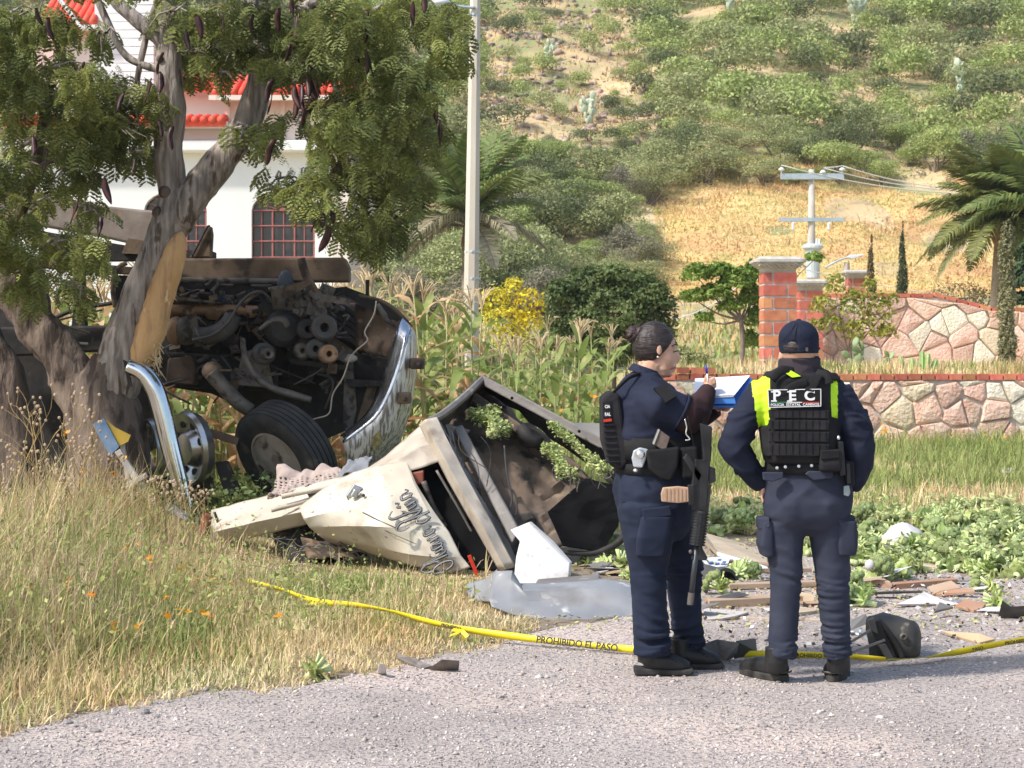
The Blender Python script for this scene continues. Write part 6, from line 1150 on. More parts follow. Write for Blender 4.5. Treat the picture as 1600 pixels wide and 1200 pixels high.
for k in range(9): px, py = random.uniform(1100, 1132), random.uniform(873, 884); mb.prism([P(px, py, 12.38), P(px + 6, py - .3, 12.40), P(px + 5.5, py + 2, 12.33), P(px - .5, py + 2.2, 12.31)], (0, -.003, .004))
mk('print', mb, m_ink, lt)['kind'] = 'stuff'
PI_ = thing('pipe', 'wide black pipe with its open end facing the road between the officers', 'pipe', G(1110, 930)); dxn = V((.5, -.85, -.06))
mk('pipe_body', MB().lathe(P(1098, 905, 12.25), dxn, [(.10, -.25), (.105, .0), (.105, .18), (.118, .20), (.118, .25), (.10, .25)], 24), m_hose, PI_, auto=True); mk('pipe_mouth_shade', MB().lathe(P(1098, 905, 12.25), dxn, [(.094, .2505), (.094, .252)], 24), m_blk, PI_)  # black disc closes the pipe end, painted as its shaded inside
slab(1108, 953, 1270, 944, .055, .14, m_brd, 'reddish brown broken board behind the legs of both officers', g=None)
slab(1140, 924, 1385, 916, .035, .10, m_brd, 'long brown board lying further back behind the officers legs', t0=.01); slab(1398, 922, 1496, 914, .04, .09, m_brr, 'short reddish board at the right, before the broccoli heap'); slab(1338, 914, 1392, 921, .05, .08, m_brd, 'short orange brown board right of the capped officer knee')
slab(1250, 944, 1272, 948, .07, .08, m_ply, 'pale block of wood between the capped officer legs', 'wood block', 'wood_block'); slab(1130, 968, 1290, 972, .015, .05, m_ply, 'thin stick lying behind the capped officer calves', 'stick', 'stick')
tag(mk('tyre_strip', MB().tp([(1240, 952), (1252, 961), (1270, 963), (1292, 958)], [5, 7, 7, 5], 10.6, 8, flat=.6), m_hose, smooth=True), 'black curved rubber strip between the capped officer legs', 'rubber strip')
def scrap(pts, m, label, cat='debris', name='scrap', h=.015, off=None): return tag(mk(name, MB().prism(pts, off or (0, .012, -h)), m, bevel=.003), label, cat)
def gs(px, py, z): g = G(px, py); k = (HC - z) / HC; return V((g.x * k, g.y * k, z))
scrap([gs(1100, 950, .02), gs(1170, 956, .02), gs(1150, 962, .03), gs(1128, 966, .02), gs(1100, 968, .01)], mat('pale_scrap', (.50, .46, .42), None), 'flat pale broken plastic piece beside the woman officer shin')
scrap([gs(1400, 944, .03), gs(1445, 925, .06), gs(1475, 938, .04), gs(1530, 948, .02), gs(1522, 953, .01), gs(1462, 943, .02)], m_bag, 'long white plastic splinter lying on the gravel right of the capped officer')
scrap([gs(1460, 955, .05), gs(1468, 940, .09), gs(1490, 948, .06)], m_flr, 'small grey scrap near the white splinter')
scrap([gs(1560, 962, .02), gs(1566, 938, .12), gs(1580, 948, .08), gs(1620, 945, .10), gs(1620, 964, .02)], m_hose, 'curved black plastic piece cut by the right edge'); scrap([gs(1495, 994, .02), gs(1470, 985, .03), gs(1530, 990, .05), gs(1556, 998, .03), gs(1530, 1004, .01)], mat('split_wood', (.46, .34, .22), (.56, .40, .24), 10), 'flat split piece of wood on the gravel before the yellow tape')
scrap([gs(1100, 1020, .01), gs(1093, 1008, .10), gs(1120, 999, .12), gs(1155, 1004, .12), gs(1150, 1022, .04), gs(1130, 1032, .0)], mat('grey_fabric_plastic', (.20, .20, .21), (.27, .27, .28), 60), 'grey side of a curved plastic guard beside the woman officer shoe', name='plastic_guard'); scrap([gs(1150, 1001, .125), gs(1181, 997, .10), gs(1183, 1018, .04), gs(1147, 1026, .03)], m_hose, 'torn black end of the plastic guard beside the woman officer shoe', name='plastic_guard')
scrap([gs(620, 1020, .05), gs(640, 1026, .05), gs(676, 1040, .02), gs(660, 1044, .01), gs(622, 1028, .03)], m_flr, 'pale curled scrap at the edge of the dry grass'); scrap([gs(672, 1043, .02), gs(690, 1030, .07), gs(718, 1032, .06), gs(716, 1046, .01), gs(690, 1049, .0)], mat('brown_scrap', (.14, .11, .10), (.24, .20, .17), 8), 'dark brown curled scrap next to the pale one at the grass edge')
scrap([gs(588, 1052, .0), gs(592, 1036, .08), gs(602, 1038, .07), gs(604, 1052, .01)], m_bag, 'small crumpled white paper at the grass edge', 'paper')
scrap([gs(1290, 978, .02), gs(1330, 976, .03), gs(1366, 990, .03), gs(1360, 1002, .02), gs(1340, 990, .02)], m_gpl, 'flat grey plastic shard left of the broken headlamp housing'); scrap([gs(1330, 968, .10), gs(1352, 958, .16), gs(1360, 970, .12), gs(1330, 982, .05)], m_gpl, 'upright grey plastic shard behind the broken headlamp housing')
scrap([gs(1388, 872, .05), gs(1350, 874, .02), gs(1388, 880, .01)], m_bag, 'little white scrap near the wooden panel') if 0 else None
for i_, (n_, m, s_, lb_) in enumerate(((420, m_bag, .016, 'small white plastic fragments strewn over the gravel behind the officers'), (520, m_nblk, .015, 'small black fragments strewn over the gravel behind the officers'), (260, m_brd, .016, 'small wood splinters strewn over the gravel behind the officers'), (24, m_redt, .007, 'tiny red plastic fragments among the debris'))):
    px = rng.uniform(985, 1620, n_); py = 895 + 125 * rng.random(n_) ** 1.8; d_ = 4200 / (py - 560); nn_ = shreds('debris_fragments', (px - 800) / FP * d_, d_, .012 + .02 * rng.random(n_), s_, m, lb_)
# sack, orange cap, drum
sk = me_of('sack', MB().ball(P(1410, 843, 13.7), (.16, .13, .11), 22), m_bag, True); displace(sk, lambda p, q: .03 * noise.noise(V(p) * 9) + .012 * abs(noise.noise(V(p) * 25))); tag(mk('white_sack', sk, None), 'crumpled white sack lying on the broccoli heap', 'sack')
tag(mk('orange_cap', MB().lathe(P(988, 886, 12.0), (.3, -1, .2), [(.025, 0), (.028, .02), (.018, .03)], 14), mat('orange_plastic', (.90, .16, .02), None, rough=.4), smooth=True), 'small round orange plastic cap beside the woman officer knee', 'cap'); tag(mk('dark_heap', me_of('dh', MB().ball(P(1005, 893, 12.6), (.25, .2, .07), 16), m_nblk), m_nblk, smooth=True) if 0 else mk('dark_sheet', patch([(940, 905, 12.7), (1010, 890, 13.0), (1040, 905, 12.6), (960, 915, 12.2)], 8, .05, 6), m_nblk, solid=.01, auto=True), 'dark crumpled sheet lying behind the bumper cover', 'debris')
tag(mk('paper_ball', me_of('pb', MB().ball(gs(1359, 883, .12), (.035, .03, .04), 10), m_bag, True), None), 'small crumpled paper stuck on the crate side', 'paper')
for i, (px, py, l, a) in enumerate([(1040, 905, .5, .2), (1160, 890, .6, -.15), (1490, 870, .7, .1), (1225, 905, .4, .1), (1560, 865, .5, -.2)]):
    g = G(px, py); tag(mk('stick', MB().beam(g + V((-l / 2, 0, .06)), g + V((l / 2, a, .05)), .025, .025), m_brd), ['brown stick behind the woman officer knees', 'brown stick below the white trim strip', 'brown stick on the broccoli heap at the right', 'brown stick between the two officers', 'brown stick in the heap near the right edge'][i], 'stick')
random.seed(91)
for k in range(34):
    px = random.choice([random.uniform(1005, 1190), random.uniform(1195, 1345), random.uniform(1340, 1600), random.uniform(930, 1010)]); py = random.uniform(898, 968) if px > 1010 else random.uniform(885, 900)
    g = G(px, py); kd = random.choice(['board', 'board', 'sheet', 'sheet', 'rod']); m_, cn = {'board': (random.choice([m_brd, m_ply, m_brr]), 'broken wooden board piece'), 'sheet': (random.choice([m_gpl, m_hose, m_flr, m_bag]), 'bent plastic or metal sheet scrap'), 'rod': (m_flr, 'thin grey metal rod')}[kd]
    a = random.uniform(-1.2, 1.2); L = random.uniform(.10, .34); u_ = V((math.cos(a), math.sin(a) * .8, random.uniform(-.05, .25))) * L / 2; w_ = V((-math.sin(a), math.cos(a), random.uniform(-.3, .3))) * (.012 if kd == 'rod' else random.uniform(.025, .075)); c0 = g + V((0, 0, .02 + abs(u_.z) + abs(w_.z)))
    q_ = [c0 - u_ - w_, c0 - u_ * .3 - w_ * random.uniform(.7, 1.3), c0 + u_ - w_ * random.uniform(.3, 1), c0 + u_ * random.uniform(.7, 1.1) + w_, c0 - u_ * random.uniform(.6, 1) + w_ * random.uniform(.5, 1)]
    zn = 'left of the woman officer' if px < 1010 else ('between the two officers' if px < 1192 else ('around the capped officer legs' if px < 1345 else 'on the gravel right of the capped officer'))
    tag(mk({'board': 'broken_board', 'sheet': 'sheet_scrap', 'rod': 'metal_rod'}[kd], MB().prism(q_, (0, 0, -.018 if kd == 'board' else -.005)), m_, bevel=.002), cn + ' ' + zn, {'board': 'board', 'sheet': 'debris', 'rod': 'rod'}[kd], cn + 's ' + zn)
# broken headlamp housing
HB = thing('headlamp_housing', 'broken black headlamp housing with metal rods lying on the gravel right of the capped officer', 'headlamp', G(1395, 1030)); hd = 9.05
me = me_of('shell', MB().lathe(P(1392, 1000, hd), (.82, -.35, .12), [(.05, -.10), (.13, -.09), (.145, -.03), (.12, .04), (.10, .10), (.085, .13), (.03, .14)], 22), [mat('camo_grime', (.045, .043, .04), (.06, .055, .05), 9, .6, bump=.4, bsc=20, spots=((.26, .23, .17), 7, .56, .62))], True); displace(me, lambda p, q: .018 * noise.noise(V(p) * 10)); mk('shell', me, None, HB)
mk('clamp_ring', MB().tp([(1372, 968), (1386, 985), (1402, 1010), (1410, 1028)], [4, 5, 5, 4], hd - .14, 8), m_nblk, HB, smooth=True); mk('mount_plate', MB().pp([(1358, 978), (1372, 968), (1384, 992), (1400, 1026), (1386, 1032), (1372, 1005)], hd - .16, .03), m_nblk, HB, bevel=.004); mk('boss', MB().lathe(P(1411, 995, hd - .13), (0, -1, .1), [(.018, 0), (.02, .012), (.012, .018), (.008, .01)], 14), m_grey, HB, auto=True)
mk('bracket_leg', MB().pp([(1372, 1008), (1384, 1006), (1398, 1030), (1388, 1034)], hd - .2, .04), m_hose, HB, bevel=.004); mk('bracket_leg', MB().pp([(1357, 970), (1366, 966), (1372, 990), (1362, 986)], hd - .2, .04), m_hose, HB)
for a, b in (((1326, 1022), (1383, 1000)), ((1322, 1008), (1362, 984))): mk('rod', MB().lb(a, b, 4, hd - .18, .012), m_flr, HB, bevel=.002)
# ------------------------------------------------------------ caution tape
m_tape = mat('yellow_tape', (.86, .68, .02), (.90, .74, .04), 3, .35, trans=.15); m_tbk = mat('tape_print', (.02, .02, .02), None, rough=.5)
def tape(nm, pts, w_, label, tw=None):
    q = [P(a, b, min(d, (HC - .034) * FP / (b - 560))) if b > 1000 else P(a, b, d) for a, b, d in pts]; q, tws = spline(q, tw or [0] * len(q), 8); mb = MB(); v = []
    for i, p in enumerate(q):
        a = tws[i] + .05 * math.sin(i * .31); t = (q[min(i + 1, len(q) - 1)] - q[max(i - 1, 0)]).normalized(); n = t.cross(V((0, 0, 1))).normalized(); u = V((0, 0, 1)) * math.cos(a) + n * math.sin(a); wv = w_ * (.75 + .25 * abs(math.cos(i * .17)))
        v += [p + u * wv / 2, p + n * .004, p - u * wv / 2]
    mb.add(v, [(3 * i + j, 3 * i + 3 + j, 3 * i + 4 + j, 3 * i + 1 + j) for i in range(len(q) - 1) for j in (0, 1)]); o = mk(nm, mb, m_tape, smooth=True, solid=.0015); tag(o, label, 'caution tape'); WL[o.name] = o.location.copy(); return o, q
def tapetext(o, q, txt, px0, px1, size):
    pa = min(q, key=lambda p: abs(PX(p)[0] - px0)); pb = min(q, key=lambda p: abs(PX(p)[0] - px1)); text(txt, o, (pa + pb) / 2 + V((0, -.03, .002)), pb - pa, (0, -1, .25), size, m_tbk, .025, 'printed_words')
t1, q1 = tape('caution_tape', [(388, 909, 11.0), (440, 921, 10.75), (490, 939, 10.4), (560, 946, 10.1), (610, 955, 9.9), (660, 969, 9.7), (720, 982, 9.5), (800, 994, 9.35), (900, 1006, 9.2), (990, 1015, 9.1), (1060, 1021, 9.05), (1160, 1022, 9.05), (1250, 1023, 9.08), (1330, 1026, 9.1), (1385, 1030, 9.1)], .038, 'yellow caution tape from the verge past both officers to the headlamp housing', [.2, .5, .1, .4, .9, .3, .2, .0, .0, .0, .3, .2, .1, .5, .9])
tapetext(t1, q1, 'PROHIBIDO EL PASO', 826, 978, .050); tapetext(t1, q1, 'PROHIBIDO', 682, 730, .027); tapetext(t1, q1, 'PROHIBIDO', 1243, 1286, .026)
t2, q2_ = tape('caution_tape', [(1385, 1031, 9.1), (1440, 1028, 9.05), (1495, 1019, 9.0), (1550, 1008, 8.9), (1610, 998, 8.8), (1680, 990, 8.7)], .036, 'yellow caution tape rising from the headlamp housing to the right edge', [1.2, 1.3, .3, .2, .1, .1]); tapetext(t2, q2_, 'PASO', 1512, 1538, .022); tapetext(t2, q2_, 'PROHIBIDO', 1562, 1612, .024)
for i, (px, py, d) in enumerate([(492, 941, 10.38), (722, 986, 9.48), (1345, 1029, 9.05)]):
    random.seed(i); mb = MB()
    for k in range(5):
        a = P(px, py, d - .02); e = a + V((random.uniform(-.07, .06), random.uniform(-.03, .02), random.uniform(-.07, .03))); w_ = V((.008, 0, .008)); mb.add([a - w_, a + w_, e + w_, e - w_], [(0, 1, 2, 3)])
    mk('knot', mb, m_tape, t1, solid=.002)
# ------------------------------------------------------------ officers
m_skin = mat('skin', (.56, .315, .21), (.66, .39, .275), 22, .5, bump=.1, bsc=120); m_hair = mat('dark_hair', (.014, .009, .008), (.034, .021, .018), 45, .5, bump=.7, bsc=60, stretch=(.35, .35, 3), spec=.5, bdist=.006)
def cloth(n, a, b, **k): return mat(n, a, b, 7, .85, bump=.32, bsc=7, spec=.2, bdist=.018, stretch=(1, 1, 1.5), ridged=True, **k)
m_nav = cloth('navy_shirt', (.012, .015, .031), (.019, .023, .045)); m_navt = cloth('navy_trousers', (.013, .018, .036), (.021, .027, .050)); m_navm = cloth('slate_navy_trousers', (.028, .032, .052), (.042, .047, .070)); m_navs = cloth('dark_navy_sweater', (.011, .014, .028), (.019, .023, .042))
m_und = cloth('brown_black_undersleeve', (.032, .016, .017), (.045, .024, .024)); m_ves = cloth('black_nylon', (.011, .011, .012), (.019, .019, .020)); m_ves2 = cloth('charcoal_nylon', (.016, .015, .017), (.026, .024, .027)); m_boot = mat('boot_leather', (.012, .012, .013), (.025, .024, .024), 10, .42, bump=.2, bsc=60); m_sole = mat('boot_sole', (.022, .021, .021), (.06, .055, .05), 14, .8)
m_hiv = mat('hi_vis_yellow', (.50, .80, .02), (.56, .86, .03), 6, .6); m_gun = mat('gun_metal', (.018, .018, .02), (.035, .035, .037), 14, .42, .3); m_wht2 = mat('white_print', (.75, .75, .75), None, rough=.6); m_gait = cloth('neck_gaiter', (.030, .022, .028), (.045, .035, .042)); m_brs = mat('metal_stud', (.75, .75, .72), None, rough=.25, metal=.9)
def folds(p, ax, k=(5, 5, 15), sd=0):
    mk_ = min(1.3, max(.12, .6 + 1.9 * noise.noise(V((p[0] * 4.5, p[1] * 4.5 + sd, p[2] * 3.2))))); dg = .45 * (p[0] * k[2] * .5) * math.sin(sd + p[2] * 5)
    q = V((p[0] * k[0] + sd, p[1] * k[1], p[2] * k[2] + dg + 1.6 * noise.noise(V((p[0] * 4, p[1] * 4, p[2] * 5 + sd))))); a = 1 - abs(noise.noise(q)) * 2.6; b = noise.noise(V((p[0] * 16, p[1] * 16, p[2] * 34 + sd))); return ax * 2.0 * mk_ * (a * .8 + .28 * b)
# ---------- woman officer
DW = 8.56
def W(px, py, dd=0): return P(px, py, DW + dd)
u = 1 / FP * DW
WO = thing('person', 'woman officer with hair bun in navy uniform writing on a clipboard', 'person', (W(1048, 0).x, DW, 0))
b = MB()
b.ball(W(1024, 539), (31 * u, .075, 35 * u), 20, Matrix.Rotation(R(8), 3, 'Y')); b.ball(W(1039, 560), (19 * u, .060, 27 * u), 16, Matrix.Rotation(R(10), 3, 'Y')); b.ball(W(1036, 574), (16 * u, .055, 14 * u), 14); b.ball(W(1045, 584), (6.5 * u, .032, 6 * u), 10)
b.tube([W(1054, 546), W(1059, 556), W(1062, 562)], [3 * u, 4 * u, 4.4 * u], 8); b.ball(W(1057, 565), (5 * u, .017, 3.4 * u), 8); b.ball(W(1053, 573), (5.5 * u, .022, 2.4 * u), 8); b.ball(W(1051, 578), (5.5 * u, .02, 2.6 * u), 8); b.ball(W(1052, 541), (6 * u, .05, 4 * u), 10);
b.tube([W(1020, 565), W(1010, 585), W(1006, 600)], [20 * u, 21 * u, 25 * u], 14); b.ball(W(1034, 584), (12 * u, .045, 7 * u), 10)
b.loft([(W(1006, 592), 28 * u, .12), (W(1010, 612), 42 * u, .18), (W(1018, 660), 56 * u, .19), (W(1028, 715), 60 * u, .19), (W(1028, 770), 58 * u, .19)], 18)
b.ball(W(1029.5, 546, -.076), (4.6 * u, .008, 10 * u), 12, Matrix.Rotation(R(-8), 3, 'Y')); b.ball(W(1029.5, 546, .076), (4.6 * u, .008, 10 * u), 12)
for s_, hp in ((-.1, [(1014, 790), (1014, 900), (1018, 1035)]), (.12, [(1062, 790), (1068, 900), (1078, 1030)])): b.tube([W(*hp[0], s_), W(*hp[1], s_), W(*hp[2], s_)], [36 * u, 24 * u, 12 * u], 12)
b.tube([W(1018, 618, -.17), W(1064, 652, -.17), W(1100, 622, -.08), W(1107, 606, -.04)], [24 * u, 22 * u, 11 * u, 8.5 * u], 12); b.tube([W(1018, 618, .17), W(1070, 660, .2), W(1120, 636, .14)], [24 * u, 20 * u, 9 * u], 12)
b.ball(W(1109, 598, -.02), (9.5 * u, .036, 10.5 * u), 14, Matrix.Rotation(R(25), 3, 'Y'))
for k in range(4):
    dd = -.045 + .02 * k; b.tube([W(1108, 594, dd), W(1116, 590 + k, dd - .004), W(1118, 598 + 2 * k, dd - .004), W(1112, 603 + 2 * k, dd)], [3 * u, 3 * u, 2.7 * u, 2.2 * u], 8)
b.tube([W(1100, 600, -.03), W(1104, 588, -.045), W(1108, 584, -.05)], [3.2 * u, 3 * u, 2.4 * u], 8)
b.ball(W(1133, 636, .13), (10 * u, .03, 8 * u), 10)
for k in range(4): b.tube([W(1133 + 4 * k, 634, .13), W(1138 + 5 * k, 630 - k, .10), W(1140 + 5 * k, 628 - k, .07)], [2.8 * u, 2.6 * u, 2.2 * u], 8)
b.tube([W(1128, 632, .12), W(1126, 622, .09), W(1130, 616, .07)], [3 * u, 2.8 * u, 2.3 * u], 8)
mk('body', remesh(b, .005, 9), m_skin, WO)
hr = remesh(MB().ball(W(1021, 538), (33.5 * u, .083, 36.5 * u), 28, Matrix.Rotation(R(8), 3, 'Y')), .006, 2); hc = W(1024, 541)
for v_ in hr.vertices:
    px, py = PX(v_.co); lim = np.interp(px, [985, 1003, 1014, 1024, 1036, 1046, 1054, 1062], [583, 580, 572, 562, 553, 541, 530, 520])
    if py > lim: v_.co = hc + (v_.co - hc) * (.72 if py > lim + 3 else .9)
displace(hr, lambda p, q: .0025 * noise.noise(V((p[0] * 60, p[1] * 90, p[2] * 60)))); mk('hair', hr, m_hair, WO)
bn = MB(); bn.ball(W(992, 522), (14 * u, .042, 14 * u), 14); random.seed(3)
for k in range(9): a = k * .7; bn.ball(W(992 + 8 * math.cos(a), 522 + 8 * math.sin(a), -.02 + .01 * (k % 4)), (7.5 * u, .024, 5.5 * u), 10, Matrix.Rotation(a, 3, 'Y'))
bn = remesh(bn, .005, 1); displace(bn, lambda p, q: .005 * noise.noise(V(p) * 55) + .003 * noise.noise(V(p) * 120)); mk('hair_bun', bn, mat('brown_bun_hair', (.055, .022, .018), (.02, .011, .01), 40, .45, bump=.8, bsc=60), WO)
mb = MB(); random.seed(12)
for k in range(26):
    px, py = random.choice([(992, 522), (1004, 566), (1030, 508), (1050, 520), (985, 530)]); a = W(px + random.uniform(-9, 9), py + random.uniform(-7, 7), -.06 + random.uniform(-.02, .03)); mb.tube([a, a + V((random.uniform(-.02, .02), -.008, random.uniform(-.01, .02))), a + V((random.uniform(-.035, .03), -.01, random.uniform(-.03, .025)))], [.0011, .0009, .0005], 3)
mk('loose_strands', mb, m_hair, WO)['kind'] = 'stuff'
mk('earring', MB().ball(W(1028, 558, -.088), 2.2 * u, 10), m_brs, WO, smooth=True); mk('eyebrow', MB().tp([(1050, 541, DW - .052), (1055, 538, DW - .045), (1059, 539, DW - .03)], 1.1, DW, 6), m_hair, WO); mk('eyelashes', MB().tp([(1052, 550, DW - .05), (1056, 549, DW - .043), (1060, 548, DW - .03)], .9, DW, 6), m_hair, WO); mk('lips', MB().tp([(1047, 577, DW - .045), (1052, 575, DW - .038), (1056, 575, DW - .022)], 1.3, DW, 6), mat('lip', (.33, .13, .10), None), WO)
s = MB()
s.loft([(W(1008, 580), 20 * u, .075), (W(1004, 590), 29 * u, .13), (W(1007, 604), 44 * u, .20), (W(1013, 630), 57 * u, .225), (W(1020, 665), 64 * u, .225), (W(1027, 700), 67 * u, .22), (W(1031, 742), 68 * u, .22)], 24, 2.3)
s.tube([W(1012, 622, -.13), W(1036, 634, -.20), W(1062, 645, -.185)], [34 * u, 33 * u, 31 * u], 16); s.tube([W(1012, 622, .13), W(1040, 640, .22), W(1066, 655, .2)], [34 * u, 30 * u, 28 * u], 14)
sh = remesh(s, .009, 6); displace(sh, lambda p, q: folds(p, .006, (6, 6, 12), 3)); mk('shirt', sh, m_nav, WO)
mk('sleeve_hem', MB().tube([W(1061, 644.5, -.185), W(1065, 646.5, -.184)], [32 * u, 31.5 * u], 24), m_nav, WO, smooth=True); mk('collar', MB().tube([W(1010, 574.5), W(1006, 586)], [22 * u, 27 * u], 24, flat=1.15, up=(0, 1, 0)), m_nav, WO, smooth=True, bevel=.002)
us = MB(); us.tube([W(1050, 639, -.185), W(1072, 650, -.178), W(1090, 640, -.13), W(1101, 622, -.08), W(1107, 607, -.045)], [27 * u, 28 * u, 23 * u, 17 * u, 12.5 * u], 16); us.ball(W(1073, 652, -.175), 26 * u, 14); us = remesh(us, .007, 6); displace(us, lambda p, q: folds(p, .004, (14, 14, 14), 8)); mk('undersleeve', us, m_und, WO)
us = remesh(MB().tube([W(1055, 650, .2), W(1075, 660, .2), W(1105, 648, .17), W(1122, 640, .14)], [25 * u, 24 * u, 16 * u, 11 * u], 14), .008, 5); mk('undersleeve', us, m_und, WO)
mk('sleeve_patch', patch([(1021, 607, DW - .272), (1041, 602, DW - .262), (1057, 620, DW - .288), (1040, 630, DW - .305)], 4), m_ves, WO, solid=.02)
t = MB()
t.loft([(W(1030, 730), 67 * u, .215), (W(1027, 760), 66 * u, .225), (W(1025, 800), 60 * u, .21), (W(1030, 822), 50 * u, .17), (W(1036, 842), 30 * u, .1)], 22, 2.3)
t.tube([W(1012, 790, -.09), W(1012, 840, -.1), W(1013, 885, -.1), W(1014, 930, -.1), W(1016, 985, -.1), W(1018, 1022, -.1)], [47 * u, 39 * u, 30 * u, 27 * u, 27 * u, 28 * u], 18); t.tube([W(1055, 790, .09), W(1062, 840, .11), W(1067, 885, .12), W(1069, 930, .12), W(1074, 975, .12), W(1080, 1012, .12)], [42 * u, 33 * u, 29 * u, 26 * u, 24 * u, 24 * u], 18)
tr = remesh(t, .008, 12)
def legfold(kz, hz, am):
    def fn(p, q):
        z = p[2]; w = .25 + .9 * math.exp(-((z - kz) / .12) ** 2) + 1.5 * math.exp(-((z - hz) / .11) ** 2) + .7 * math.exp(-((z - .86) / .1) ** 2); return folds(p, am * w, (4, 4, 17), 5) + .0025 * noise.noise(V((p[0] * 12, p[1] * 12, p[2] * 5)))
    return fn
displace(tr, legfold(.50, .16, .0085)); mk('trousers', tr, m_navt, WO)
mk('cargo_pocket', remesh(MB().loft([(W(1016, 868, -.19), 22 * u, .055), (W(1020, 840, -.205), 25 * u, .055), (W(1026, 806, -.215), 24 * u, .05)], 20, 5), .006, 4), m_navt, WO); mk('pocket_flap', MB().pp([(1003, 796), (1048, 790), (1050, 806), (1006, 813)], DW - .262, .02), m_navt, WO, bevel=.006)
def boot(nm, par, D0, f, prof, sole, hw, ank):
    m = MB(); m.tube([f(*q[:2], D0) for q in prof], [q[2] / FP * DW for q in prof], 16); m.tube([f(*q[:2], D0) for q in ank], [q[2] / FP * DW for q in ank], 14); o = mk(nm, remesh(m, .006, 3), m_boot, par); q = [f(*p, D0 - hw) for p in sole]; mk('sole', MB().prism(q, (0, 2 * hw, 0)), m_sole, o, bevel=.008); return o
for dd, ox, oy in ((-.09, 0, -.5), (.09, 48, -9)):
    o = boot('boot', WO, dd, lambda a, b_, d_, ox=ox, oy=oy: W(a + ox, b_ + oy, d_), [(1005, 1037, 14), (1025, 1033, 17), (1048, 1036, 15), (1066, 1040, 12), (1076, 1043, 8)], [(991, 1044), (1030, 1047), (1060, 1048), (1082, 1046), (1086, 1050), (1080, 1056), (992, 1056.5)], .046, [(1014, 1005, 18), (1014, 1035, 18)])
    mb = MB()
    for k in range(6): x0 = 1034 + k * 5 + ox; y0 = 1019 + k * 3.2 + oy; mb.tube([W(x0 - 3, y0, dd - .045), W(x0 + 2, y0 - 1.5, dd - .02)], .003, 5); 
    mk('laces', mb, m_ves2, o)
# vest, belt and what is fixed to them
v = mk('vest_back_plate', MB().prism([W(941, 622, -.16), W(955, 611, -.16), W(968, 616, -.16), W(974, 660, -.16), W(983, 722, -.16), (W(970, 735, -.16)), W(953, 728, -.16), W(942, 690, -.16)], (0, .32, 0)), m_ves2, WO, bevel=.014); WL[v.name] = WL[WO.name]
for k in range(7): mk('webbing_loop', MB().bp(943 + k * .8, 663 + k * 9.6, 961 + k * 1.2, 666 + k * 9.6, DW - .168, .01), m_ves, v, bevel=.002)
pt = mk('police_patch', MB().prism([W(942, 628, -.166), W(954, 626, -.166), W(956, 659, -.166), W(943, 661, -.166)], (0, .006, 0)), m_ves, WO); text('CIA', pt, W(949, 635.5, -.17), (1, 0, .02), (0, -1, 0), .020, m_wht2, .03, sx=.75); text('RAL', pt, W(949.5, 647.5, -.17), (1, 0, .02), (0, -1, 0), .022, m_wht2, .03, sx=.7); mk('red_stripe', MB().prism([W(943, 655.5, -.168), W(955.5, 654, -.168), W(956, 658, -.168), W(943.3, 659.5, -.168)], (0, .003, 0)), m_redt, pt)
mk('side_strap', MB().loft([(W(1023, 682), 67 * u, .232), (W(1026, 700), 69 * u, .234), (W(1028, 716), 70 * u, .234)], 24, 2.3), m_ves, WO, smooth=True); mk('belt', MB().loft([(W(1030, 722), 69.5 * u, .232), (W(1030, 738), 70.5 * u, .234)], 24, 2.3), m_ves, WO, smooth=True)
mk('vest_front_plate', MB().prism([W(1068, 650, -.16), W(1092, 650, -.16), W(1106, 664, -.16), W(1113, 700, -.16), W(1108, 742, -.16), W(1080, 744, -.16)], (0, .32, 0)), m_ves, WO, bevel=.015); mk('shoulder_strap', MB().tube(spline([W(956, 616, -.13), W(968, 604, -.17), W(984, 590, -.15), W(1000, 584, -.10)])[0], .011, 8, flat=.4), m_ves2, WO, smooth=True)
mk('holster', MB().pp([(1010, 704), (1062, 698), (1060, 730), (1048, 752), (1034, 750), (1014, 733)], DW - .285, .06), m_ves, WO, bevel=.010); g = mk('pistol_grip', MB().pp([(1021, 694), (1030, 671), (1047, 683), (1040, 706)], DW - .275, .03), mat('grip_brown', (.10, .075, .06), (.16, .12, .10), 60), WO, bevel=.004); mk('grip_edge', MB().pp([(1019.5, 693), (1028.5, 670), (1031, 671.5), (1022, 695)], DW - .28, .04), m_brs, g)
bd = mk('badge_holder', MB().pp([(990, 704), (1000, 699), (1013, 702), (1010, 716), (1004, 731), (990, 730), (987, 716)], DW - .25, .02), mat('silver_grey', (.45, .48, .50), (.6, .62, .64), 20, .35, .4), WO, bevel=.006); mk('badge', MB().lathe(W(1001, 710, -.262), (0, -1, 0), [(7 * u, 0), (6 * u, .006), (2 * u, .009)], 16), m_brs, bd, smooth=True); mk('badge_clip', MB().ball(W(993, 735, -.25), (4 * u, .01, 3 * u), 8), m_brs, bd)
mk('mag_pouch', MB().pp([(1064, 700), (1090, 698), (1092, 745), (1066, 748)], DW - .27, .08), m_ves, WO, bevel=.01); mk('key_clip', MB().tp([(1070, 655), (1073, 668), (1072, 678), (1078, 686), (1071, 688)], 1.3, DW - .3, 6), m_brs, WO, smooth=True)
